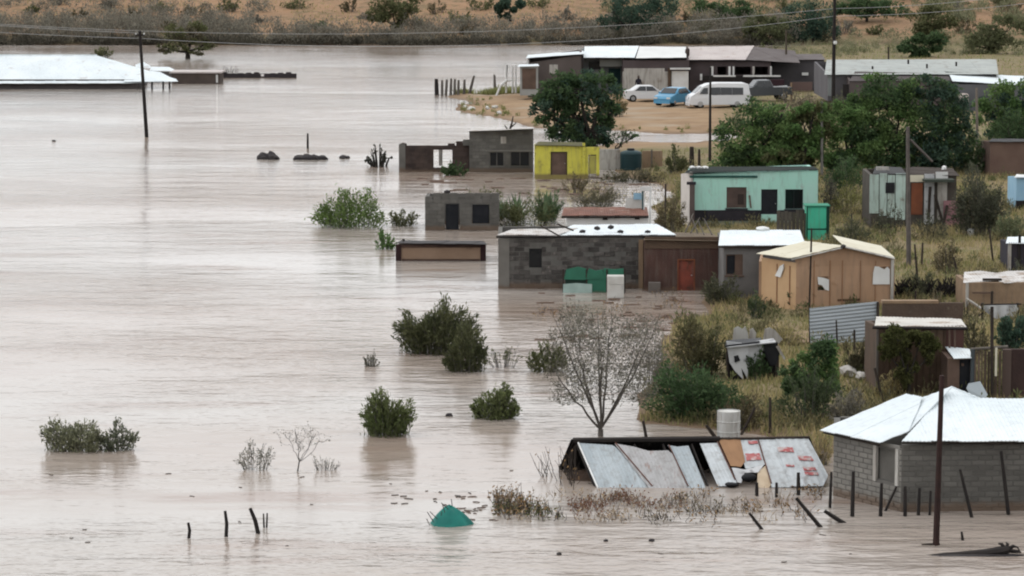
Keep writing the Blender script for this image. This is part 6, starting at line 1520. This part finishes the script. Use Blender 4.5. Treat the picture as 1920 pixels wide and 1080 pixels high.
for i, (x, y, w_) in enumerate([(872, 203, 10), (883, 206, 16), (914, 205, 8), (928, 203, 12), (936, 214, 9)]):
    p = G(x, y); MB().blob(p + Vector((0, 0, .1)), w_ / sc(p.y) / 2, .3, .18, 2, .5, i + 60).build('pale_litter', FOAM, None, f'{ORD[i]} scrap of pale litter on the sandbank, counted away from the water', 'litter', 'pale litter on the sandbank', base=p)
# ------------------------------------------------------------------ bushes and trees in the flood
shrub('bush', 'broad fresh green bush standing far out in the flood', 'bush', 578, 728, 352, 427, L_BRIGHT, 6500, (.20, .065), 120, .5, t0=.05, foot=.66)
shrub('bush', 'small dark grey bush beside the block ruin in water', 'bush', 722, 792, 386, 424, L_OLIVE, 900, (.18, .07), 30, .3)
shrub('bush', 'small low green bush before the block ruin near tan shed', 'bush', 702, 746, 428, 468, L_MID, 700, (.17, .07), 24, .4)
shrub('bush', 'big dark olive bush with upright shoots in mid flood', 'bush', 733, 908, 556, 664, L_WILL, 9500, (.20, .05), 170, .9, t0=.05, foot=.66)
shrub('bush', 'dark olive bush in front of the big upright bush', 'bush', 828, 920, 604, 698, L_WILL, 4200, (.18, .05), 90, .8, t0=.05, foot=.62)
shrub('bush', 'low dark green bush next to the grey bare tree', 'bush', 974, 1078, 642, 698, L_OLIVE, 1700, (.16, .06), 45, .4, t0=.1)
shrub('bush', 'upright leafy green bush in the open water', 'bush', 668, 785, 727, 818, L_MID if False else leafm('moss leaves', (.078, .098, .036), (.108, .122, .052)), 6000, (.16, .045), 120, 1.0, t0=.05, foot=.62)
shrub('bush', 'rounded compact green bush beside the floating lump', 'bush', 876, 979, 722, 786, leafm('moss leaves', (.055, .072, .022)), 4600, (.14, .05), 95, .6, t0=.05, foot=.66)
shrub('bush', 'wide sage grey bush low in the water near the frame edge', 'bush', 66, 212, 784, 846, L_SAGE, 4200, (.13, .05), 95, .6, t0=.08, foot=.66)
shrub('bush', 'smaller grey green bush joined to the wide sage bush', 'bush', 178, 262, 786, 846, leafm('sage dark leaves', (.085, .095, .06), (.12, .125, .085)), 1300, (.13, .045), 40, .6, t0=.15)
shrub('bush', 'thin pale grey scrub beside the bare sapling', 'bush', 432, 522, 826, 882, L_GREY, 800, (.10, .03), 46, .6, BARK, t0=.3, stem_r=.008)
fan_tree('sapling', 'bare grey sapling standing in the open water', 'sapling', 558, 884, 568, 822, 56, 28, BARK, 6, 90, .022, L_GREY, 160, (.07, .03), 9, .005, .3)
shrub('bush', 'faint dry twigs trailing beside the bare sapling', 'bush', 575, 640, 848, 882, L_GREY, 160, (.09, .025), 26, .5, BARK, t0=.4, stem_r=.007)
shrub('bush', 'tiny dark shrub alone in the mid flood', 'bush', 675, 713, 656, 688, leafm('dull twig leaves', (.09, .085, .06), (.12, .11, .08)), 420, (.10, .035), 20, .5)
shrub('weed_clump', 'sparse twiggy weeds beside the dark olive bushes', 'weeds', 905, 985, 640, 690, L_OLIVE, 260, (.10, .04), 26, .7, t0=.4)
shrub('dead_bush', 'black leafless twisted bush standing in water near dark ruin', 'bush', 682, 742, 272, 313, leafm('dark sparse leaves', (.03, .032, .024), (.045, .045, .032)), 190, (.26, .12), 26, .6, DBARK, t0=.4, stem_r=.05, foot=.5)
fan_tree('grey_tree', 'large bare grey tree with a wide crown of fine twigs', 'tree', 1126, 818, 1126, 668, 132, 110, M('ash bark', (.13, .113, .098), (.09, .078, .068), 5, .95), 10, 1700, .09, leafm('ash leaves', (.11, .105, .08), (.15, .14, .11)), 7500, (.085, .04), 5, .007, .09)
# reed clump by block ruin, aloes
def aloe(label, px, py, h, w_, n, sd):
    b = G(px, py); s = sc(b.y); root = thing('aloe', label, 'aloe', b, 'aloes behind the stone house'); rs = np.random.RandomState(sd); V = []
    for i in range(n):
        t = rs.uniform(0, 2 * math.pi); el = rs.uniform(.35, 1.45); L = h / s * rs.uniform(.7, 1.05); base = np.array(b) + np.array([rs.normal() * w_ / s * .12, rs.normal() * .15, h / s * .1])
        d = np.array([math.cos(t) * math.cos(el) * w_ / h, math.sin(t) * math.cos(el), math.sin(el)]); sd_ = np.cross(d, [0, 0, 1.0]); sd_ /= np.linalg.norm(sd_) + 1e-6
        m = base + d * L * .55 + np.array([0, 0, .05 * L]); e = base + d * L - np.array([0, 0, .12 * L * math.cos(el)]); wd = .055
        V += [base - sd_ * wd, base + sd_ * wd, m + sd_ * wd * .8, m - sd_ * wd * .8, m - sd_ * wd * .8, m + sd_ * wd * .8, e + sd_ * .006, e - sd_ * .006]
    quads('leaf_rosette', np.array(V), 4, L_ALOE, root)
    rod(Vector(b) - Vector((0, 0, .3)), Vector(b) + Vector((0, 0, h / s * .2)), .08).build('stem', DBARK, root)
aloe('spiky pale green aloe behind the stone house edge', 968, 418, 58, 62, 60, 3); aloe('darker tall aloe next to the rusty roof shack', 1022, 420, 66, 60, 70, 4); aloe('low pale aloe at the block ruin corner', 940, 412, 40, 50, 40, 5)
shrub('bush', 'green creeper bush growing over the block ruin wall', 'bush', 858, 962, 346, 408, L_OLIVE, 1700, (.17, .06), 50, .5)
shrub('bush', 'dark green bush behind the tall aloe', 'bush', 995, 1060, 352, 420, L_DARK, 1500, (.2, .06), 40, .7)
shrub('bush', 'dull scrub along the flooded yard below yellow house', 'bush', 1060, 1175, 348, 392, leafm('dull scrub leaves', (.07, .068, .04), (.095, .085, .055)), 1900, (.18, .05), 60, .6, t0=.25)
shrub('bush', 'brown twiggy scrub in front of the yellow house door', 'bush', 1052, 1108, 318, 362, leafm('brown scrub leaves', (.085, .07, .04), (.11, .09, .05)), 700, (.18, .05), 36, .6, t0=.3)
shrub('bush', 'low dull hedge beyond yellow house below the tank', 'bush', 1120, 1250, 318, 342, leafm('dull scrub leaves', (.07, .068, .04)), 1600, (.2, .07), 50, .4, depth=.3)
shrub('bush', 'round dark bush standing before the dark brick ruin', 'bush', 826, 876, 297, 330, L_DARK, 1000, (.22, .09), 30, .3, t0=.1)
shrub('bush', 'green bush on the yard slope between tank and mint house', 'bush', 1240, 1292, 272, 326, L_OLIVE, 1300, (.22, .08), 36, .5)
shrub('bush', 'brown scrub filling the yard before mint house corner', 'bush', 1222, 1292, 355, 440, leafm('brown scrub leaves', (.085, .07, .04)), 1600, (.2, .045), 60, .7, t0=.2)
shrub('bush', 'dark twiggy shrub beside the end of mint house', 'bush', 1532, 1585, 322, 400, leafm('grey twig leaves', (.06, .058, .045), (.085, .08, .06)), 1000, (.2, .05), 44, .8)
shrub('bush', 'grey green bush in front of the grey rendered house', 'bush', 1306, 1396, 508, 570, leafm('dusty leaves', (.065, .07, .04), (.09, .09, .055)), 2000, (.15, .05), 55, .6)
shrub('bush', 'leafy plant growing at the orange shack side wall', 'bush', 1468, 1552, 514, 580, leafm('dusty green leaves', (.045, .065, .03), (.065, .08, .04)), 1500, (.17, .06), 40, .8)
# bank thicket behind the grey tree
shrub('bush', 'large dark green bush on the bank beside grey bare tree', 'bush', 1200, 1412, 676, 786, L_DARK, 7000, (.17, .065), 110, .4, t0=.1)
shrub('bush', 'olive brown bushy tree behind the large dark bush', 'bush', 1246, 1392, 588, 706, leafm('rusty olive leaves', (.065, .066, .03), (.095, .082, .042)), 5000, (.16, .055), 90, .6, t0=.15)
shrub('bush', 'grey thorny scrub between bare tree and olive bush', 'bush', 1185, 1270, 610, 735, L_SCRUB, 1500, (.11, .035), 60, .6, BARK, t0=.3)
shrub('bush', 'narrow dark shrub in front of the wrecked shack', 'bush', 1392, 1448, 648, 712, L_DARK, 1500, (.15, .05), 40, .7)
crown_tree('young_tree', 'young dark green tree with narrow crown beside wrecked shack', 'tree', 1530, 770, [(1510, 690, 30, 38), (1542, 672, 32, 44), (1552, 712, 30, 34), (1500, 725, 26, 26), (1475, 712, 24, 28), (1535, 735, 28, 24)], L_DARK, 5200, (.16, .075), .05, L_MID, group=None)
shrub('bush', 'mixed green shrub at foot of the young dark tree', 'bush', 1440, 1600, 690, 790, leafm('dusty green leaves', (.045, .065, .03)), 2600, (.15, .05), 70, .7, t0=.2)
shrub('bush', 'brownish shrub in front of the tin fence panel end', 'bush', 1580, 1646, 632, 705, leafm('brown green leaves', (.06, .056, .03), (.085, .07, .04)), 1500, (.15, .055), 40, .6)
crown_tree('young_tree', 'young green tree with fan shaped crown before brown shack', 'tree', 1702, 740, [(1702, 650, 44, 30), (1680, 634, 30, 24), (1728, 636, 30, 26), (1703, 688, 26, 26), (1702, 712, 13, 20), (1745, 660, 18, 22), (1662, 655, 16, 20)], leafm('khaki green leaves', (.05, .056, .018), (.065, .066, .024)), 7000, (.13, .055), .06, Y=YBS - 1.2)
shrub('bush', 'dark green agave like bush below the draped sheet', 'bush', 1862, 1935, 575, 660, L_BLUE, 1900, (.24, .06), 50, .8)
shrub('bush', 'dry brown grass clump on the bank beside tin shed end', 'bush', 1515, 1562, 800, 872, L_STRAW, 700, (.25, .02), 40, .9, t0=.1)
# trees behind
crown_tree('big_tree', 'big dark green tree on the sandbank above yellow house', 'tree', 1118, 296, [(1085, 165, 48, 34), (1045, 190, 40, 34), (1130, 165, 34, 34), (1020, 205, 30, 26), (1080, 215, 52, 34), (1110, 245, 46, 30), (1060, 245, 34, 26), (1140, 215, 26, 34), (1080, 140, 36, 20), (1095, 270, 36, 18), (1040, 160, 24, 24), (1135, 255, 18, 22)], L_DARK, 11000, (.30, .14), .26, L_BLUE, Y=G(1118, 296).y)
shrub('bush', 'yellow brown dry bush beside the big dark tree', 'bush', 1135, 1182, 168, 220, leafm('ochre leaves', (.14, .115, .055), (.17, .14, .07)), 800, (.26, .09), 34, .6, t0=.3)
bare_tree('dead_shrub', 'black twiggy shrub at foot of big dark tree', 'bush', 1150, 292, 48, 62, DBARK, 4, .07, .1, L_DARK, 220, (.2, .09), twig=.02)
GT = [('leafy bright green tree beside the thin black pole', 1400, 330, [(1375, 262, 36, 36), (1410, 225, 46, 32), (1450, 235, 44, 36), (1390, 295, 46, 26), (1440, 285, 50, 34), (1480, 270, 40, 40), (1465, 212, 30, 20)], L_MID, L_DARK),
      ('rounded green tree behind pale grey pole', 1510, 330, [(1510, 235, 38, 36), (1500, 285, 40, 36), (1525, 210, 26, 22), (1470, 300, 36, 24)], L_MID, L_OLIVE),
      ('mid green tree in the row beside the tallest pole', 1590, 325, [(1580, 225, 38, 36), (1610, 205, 34, 30), (1570, 275, 42, 34), (1620, 260, 40, 36), (1590, 300, 36, 22)], L_MID, L_DARK),
      ('tall dark tree in the row crowding brown gable house', 1680, 325, [(1660, 165, 42, 26), (1690, 190, 48, 38), (1650, 215, 40, 36), (1700, 240, 44, 40), (1660, 280, 48, 38), (1640, 250, 34, 34)], L_DARK, L_MID),
      ('darkest bluish tree in the row behind patched shack', 1770, 325, [(1760, 190, 42, 34), (1740, 160, 36, 22), (1785, 225, 40, 40), (1745, 240, 42, 44), (1770, 280, 48, 34), (1720, 290, 36, 30), (1800, 262, 28, 34)], L_BLUE, L_DARK),
      ('green tree at frame edge under the bright roof strip', 1880, 262, [(1868, 190, 34, 28), (1900, 185, 36, 32), (1865, 225, 34, 30), (1905, 230, 40, 30), (1930, 205, 40, 40)], L_MID, L_BLUE)]
for lab, bx, by, bl, m1, m2 in GT: crown_tree('leafy_tree', lab, 'tree', bx, by, [(a, b_, c * 1.14, d * 1.14) for a, b_, c, d in bl], m1, 11000, (.24, .12), .16, m2, DBARK, 'row of leafy trees behind the mint house')
shrub('bush', 'dark undergrowth bush below the leafy trees by pale pole', 'bush', 1535, 1640, 285, 360, L_DARK, 2200, (.2, .07), 60, .5)
shrub('bush', 'grey thorn bush covering the end of patched shack', 'bush', 1775, 1902, 312, 442, leafm('thorn leaves', (.058, .062, .04), (.08, .08, .055)), 9500, (.17, .055), 150, .7, BARK, t0=.15)
shrub('bush', 'dark thorny scrub in front of the mint panels', 'bush', 1632, 1700, 372, 440, leafm('thorn leaves', (.058, .062, .04)), 900, (.16, .04), 60, .8, DBARK, t0=.3)
shrub('bush', 'low grey scrub before the torn cloth of patched shack', 'bush', 1700, 1790, 395, 450, leafm('thorn leaves', (.058, .062, .04)), 1100, (.16, .045), 60, .7, DBARK, t0=.3)
shrub('bush', 'green weeds before the blue hut at frame edge', 'bush', 1862, 1925, 385, 452, leafm('pale weed leaves', (.10, .12, .06), (.13, .14, .08)), 1400, (.16, .06), 50, .6)
shrub('bush', 'green bush in front of veranda house beside brown pole', 'bush', 1395, 1470, 82, 130, L_OLIVE, 1500, (.34, .14), 40, .4, t0=.15)
shrub('bush', 'purple grey bare bush before dark side house', 'bush', 1470, 1545, 96, 152, leafm('plum twig leaves', (.095, .085, .085), (.12, .11, .105)), 1400, (.26, .08), 60, .6, BARK, t0=.25)
shrub('bush', 'dusty brown scrub around the hanging white cloth', 'bush', 1440, 1545, 165, 225, leafm('dust scrub leaves', (.10, .085, .06), (.13, .11, .075)), 1700, (.26, .08), 60, .6, t0=.2)
shrub('bush', 'olive scrub at the foot of the tallest pole', 'bush', 1545, 1610, 168, 225, leafm('dusty leaves', (.065, .07, .04)), 1300, (.26, .09), 40, .6)
shrub('bush', 'dark wide undergrowth beneath the trees above patched shack', 'bush', 1640, 1790, 262, 326, L_DARK, 4200, (.22, .09), 90, .4, t0=.05)
shrub('bush', 'green undergrowth just above the mint house roof', 'bush', 1350, 1500, 268, 326, L_MID, 4200, (.22, .09), 90, .4, t0=.05)
shrub('bush', 'bushy dark growth between green tree row and brown shed', 'bush', 1790, 1862, 245, 326, L_DARK, 2600, (.22, .09), 60, .5, t0=.05)
shrub('bush', 'deep green bushy growth at frame edge above brown shed', 'bush', 1850, 1960, 200, 268, L_DARK, 3200, (.24, .10), 70, .5, t0=.05)
shrub('bush', 'olive growth filling the gap between block ruin and rusty shack', 'bush', 905, 1056, 364, 426, L_OLIVE, 3600, (.15, .045), 50, .7, t0=.1)
shrub('bush', 'yellow green weeds between mint house and patched shack', 'bush', 1552, 1634, 338, 402, leafm('yellow weeds', (.13, .13, .045), (.16, .15, .06)), 1500, (.15, .045), 50, .7, t0=.1)
shrub('bush', 'olive scrub beside green cubicle and thin grass post', 'bush', 1562, 1640, 402, 456, leafm('dusty leaves', (.065, .07, .04)), 1500, (.15, .045), 50, .7, t0=.1)
shrub('bush', 'low olive scrub over the low brown wall end', 'bush', 1690, 1762, 502, 560, leafm('dusty leaves', (.065, .07, .04)), 1500, (.15, .045), 50, .7, t0=.1)
shrub('bush', 'dry brown scrub in the grass before white bucket', 'bush', 1742, 1812, 446, 512, leafm('brown scrub leaves', (.085, .07, .04)), 1300, (.15, .045), 50, .7, t0=.1)
shrub('bush', 'dry weeds between the orange shack and wrecked shack', 'bush', 1430, 1512, 596, 650, L_STRAW, 1200, (.15, .045), 50, .7, t0=.1)
shrub('bush', 'grey dry brush in front of the young dark tree', 'bush', 1552, 1640, 726, 796, L_SCRUB, 1700, (.15, .045), 50, .7, t0=.1)
shrub('bush', 'dry brown brush at the foot of large dark bush', 'bush', 1335, 1440, 736, 806, leafm('brown scrub leaves', (.085, .07, .04)), 1700, (.15, .045), 50, .7, t0=.1)
shrub('bush', 'straw coloured weeds at brown shack corner post', 'bush', 1640, 1700, 692, 750, L_STRAW, 900, (.15, .045), 50, .7, t0=.1)
shrub('bush', 'dusty weeds along grey rendered house foot', 'bush', 1400, 1440, 540, 598, leafm('dusty green leaves', (.045, .065, .03)), 900, (.15, .045), 50, .7, t0=.1)
shrub('bush', 'shrubby growth before draped sheet and plank screen', 'bush', 1800, 1866, 590, 665, leafm('brown green leaves', (.06, .056, .03), (.085, .07, .04)), 1300, (.15, .045), 50, .7, t0=.1)
shrub('bush', 'thorny scrub at frame edge below dark hut', 'bush', 1880, 1945, 480, 560, leafm('thorn leaves', (.058, .062, .04)), 1400, (.15, .045), 50, .7, t0=.1)
shrub('bush', 'brown scrub between service pole and ragged shack', 'bush', 1725, 1800, 548, 606, leafm('brown scrub leaves', (.085, .07, .04)), 1200, (.15, .045), 50, .7, t0=.1)
# far bank
crown_tree('flooded_tree', 'olive tree standing in water at the far shore near leaning pole', 'tree', 352, 110, [(325, 62, 28, 20), (365, 60, 30, 22), (345, 82, 38, 16), (385, 82, 22, 14), (308, 88, 16, 12), (372, 96, 26, 8)], L_OLIVE, 3600, (.34, .15), .28, leafm('brown olive leaves', (.075, .068, .04), (.095, .08, .05)))
shrub('bush', 'dark bush awash behind the drowned white roof', 'bush', 168, 214, 84, 108, L_OLIVE, 700, (.34, .13), 24, .3)
FAR = [('dark blue green tree on the brown hillside beside the bare slope', 1170, 74, [(1150, 18, 26, 24), (1190, 10, 34, 26), (1215, 30, 30, 22), (1165, 40, 28, 18), (1240, 12, 26, 20)], L_BLUE),
       ('grey green tree left of centre at the top of hillside', 740, 62, [(735, 12, 34, 18), (770, 6, 30, 14), (715, 30, 26, 16), (755, 34, 26, 14)], L_OLIVE),
       ('small dark tree on top of the hillside above bare slope', 957, 40, [(957, 8, 20, 14), (945, 18, 14, 10)], L_BLUE),
       ('dark tree on the slope behind the tallest pole', 1525, 78, [(1500, 35, 30, 24), (1535, 28, 32, 26), (1515, 58, 34, 18), (1550, 55, 24, 18)], L_BLUE),
       ('dark hillside tree at frame top beyond tallest pole', 1625, 40, [(1620, 10, 40, 14), (1660, 12, 34, 14), (1590, 18, 24, 12)], L_DARK),
       ('dull green tree on the hillside above hall roof', 1745, 84, [(1735, 40, 26, 22), (1760, 30, 28, 24), (1750, 62, 28, 16)], L_OLIVE),
       ('dark round tree behind the long grey hall roof', 1725, 108, [(1720, 84, 26, 16), (1745, 78, 24, 16), (1705, 92, 18, 10)], L_DARK),
       ('pale olive tree at frame corner beyond the hall roof', 1850, 100, [(1850, 60, 34, 22), (1890, 50, 30, 24), (1830, 82, 30, 16), (1880, 84, 34, 16)], leafm('pale olive leaves', (.085, .095, .045), (.11, .115, .06))),
       ('olive tree among scrub beside the brown street pole', 1440, 84, [(1425, 50, 26, 18), (1455, 44, 24, 18), (1440, 66, 30, 14)], leafm('pale olive leaves', (.085, .095, .045))),
       ('dark bushy tree at top corner of hillside', 1360, 50, [(1345, 14, 36, 16), (1390, 10, 32, 14), (1370, 32, 30, 14)], L_DARK)]
for lab, bx, by, bl, m1 in FAR: crown_tree('hillside_tree', lab, 'tree', bx, by, [(a, b_ + 4, c * 1.2, d * 1.35) for a, b_, c, d in bl], m1, 3600, (.42, .2), .2, None, DBARK, 'trees on the far hillside', shell=.4)
rs_ = random.Random(31)
HS = [(60, 22), (110, 8), (150, 30), (205, 14), (250, 34), (300, 18), (365, 26), (430, 20), (478, 40), (560, 14), (600, 52), (655, 20), (690, 34), (820, 24), (860, 44), (900, 16), (1010, 12), (1060, 36), (1110, 50), (1290, 40), (1320, 60), (1255, 58), (1410, 30), (1475, 22), (1580, 62), (1640, 62), (1690, 30), (1800, 30), (1810, 60), (1900, 26), (1880, 8), (1790, 8), (990, 62), (880, 62)]
KS = ['olive', 'grey', 'brown', 'dark']; MS = [L_OLIVE, L_SCRUB, leafm('brown scrub leaves', (.085, .07, .04)), L_DARK]; cnt = {}
for i, (x, y) in enumerate(sorted(HS)):
    kd = 3 if (x, y) in ((600, 52), (1690, 30), (1410, 30)) else (i * 7 + i // 3) % 3; w_ = rs_.uniform(34, 74); h_ = rs_.uniform(14, 30)
    cnt[kd] = cnt.get(kd, 0) + 1; nth = ['first', 'second', 'third', 'fourth', 'fifth', 'sixth', 'seventh', 'eighth', 'ninth', 'tenth', 'eleventh', 'twelfth', 'thirteenth', 'fourteenth'][cnt[kd] - 1]
    shrub('hillside_shrub', f'{nth} {KS[kd]} shrub along the far hillside, counting from drowned white roof side', 'shrub', x - w_ / 2, x + w_ / 2, y - h_, y + 3, MS[kd], 420, (.40, .17), 16, .5, group='shrubs on the far hillside', t0=.15, stem_r=.03)

# ------------------------------------------------------------------ brown drowned weeds round the tin shed
def weeds(name, n, x0, x1, y0, y1, h0, h1, mat, sd, leaves=3, stalk=WOOD):
    rs = np.random.RandomState(sd); mb = MB(); V = []
    cl = [(rs.uniform(x0, x1), rs.uniform(y0, y1)) for _ in range(max(3, n // 14))]
    for i in range(n):
        cx, cy = cl[rs.randint(len(cl))]; p = Pz(min(x1, max(x0, cx + rs.normal() * 16)), min(y1 + 6, max(y0, cy + rs.normal() * 5)), -.1); L = rs.uniform(h0, h1); d = Vector((rs.normal() * .35, rs.normal() * .2, 1)).normalized()
        q = p + d * L; m = (p + q) / 2 + Vector((rs.normal() * .05, 0, 0)); mb.tube([p, m, q], [.011, .009, .005], 3, False)
        for k in range(leaves):
            t = rs.uniform(.3, 1); c = np.array(p + (q - p) * t) + rs.normal(size=3) * .07; V.append((c, rs.normal(size=3)))
    mb.build(name, stalk, None, None, None, None, 'stuff')
    Pp = np.array([v[0] for v in V]); A = np.array([v[1] for v in V]); n_ = len(Pp)
    quads(name + '_leaves', leaf_verts(Pp, A, .11 * rs.uniform(.6, 1.3, n_), .045 * rs.uniform(.6, 1.3, n_), rs), 4, mat, kind='stuff')
RW = leafm('red brown dead leaves', (.12, .06, .04), (.15, .08, .05))
PALE = leafm('pale reed leaves', (.26, .20, .14), (.32, .26, .19))
weeds('drowned_weeds', 170, 930, 1060, 938, 978, .2, .55, L_DRY, 1, 3); weeds('red_weeds', 190, 1065, 1300, 938, 975, .12, .40, RW, 2, 3, M('red brown stalk', (.14, .08, .06)))
weeds('olive_weeds', 120, 935, 1045, 955, 978, .12, .38, L_OLIVE, 3, 4); weeds('tall_stalks', 36, 920, 1075, 888, 925, .5, 1.1, L_DRY, 4, 1); weeds('shed_weeds', 150, 1200, 1400, 938, 988, .1, .4, leafm('grey brown leaves', (.12, .10, .07), (.15, .13, .09)), 5, 2)
weeds('dead_weeds', 220, 1080, 1540, 925, 990, .1, .35, L_DRY, 9, 3)
weeds('pale_reeds', 260, 940, 1500, 930, 985, .12, .45, PALE, 8, 2, M('pale reed stalk', (.27, .21, .15)))
weeds('flooded_yard_weeds', 160, 1000, 1300, 556, 612, .1, .35, L_DRY, 6, 3); weeds('bank_weeds', 200, 1090, 1240, 330, 385, .2, .6, L_STRAW, 7, 3)
# drying earth shelf between the red wall house and the orange shack
print('objects', len(bpy.data.objects), 'tris', sum(len(o.data.loops) - 2 * len(o.data.polygons) for o in bpy.data.objects if o.type == 'MESH'))

# ------------------------------------------------------------------ damp air
hb_ = MB().box((-1500, -400, -3.5), (1500, 1700, 52)); hm = bpy.data.materials.new('haze'); hm.use_nodes = True; ht = hm.node_tree; ht.nodes.clear()
ho = ht.nodes.new('ShaderNodeOutputMaterial'); hv = ht.nodes.new('ShaderNodeVolumePrincipled'); hv.inputs['Color'].default_value = (.92, .93, .95, 1); hv.inputs['Density'].default_value = .00085; hv.inputs['Anisotropy'].default_value = .2
ht.links.new(hv.outputs[0], ho.inputs['Volume']); hb_.build('haze', hm, kind='stuff')
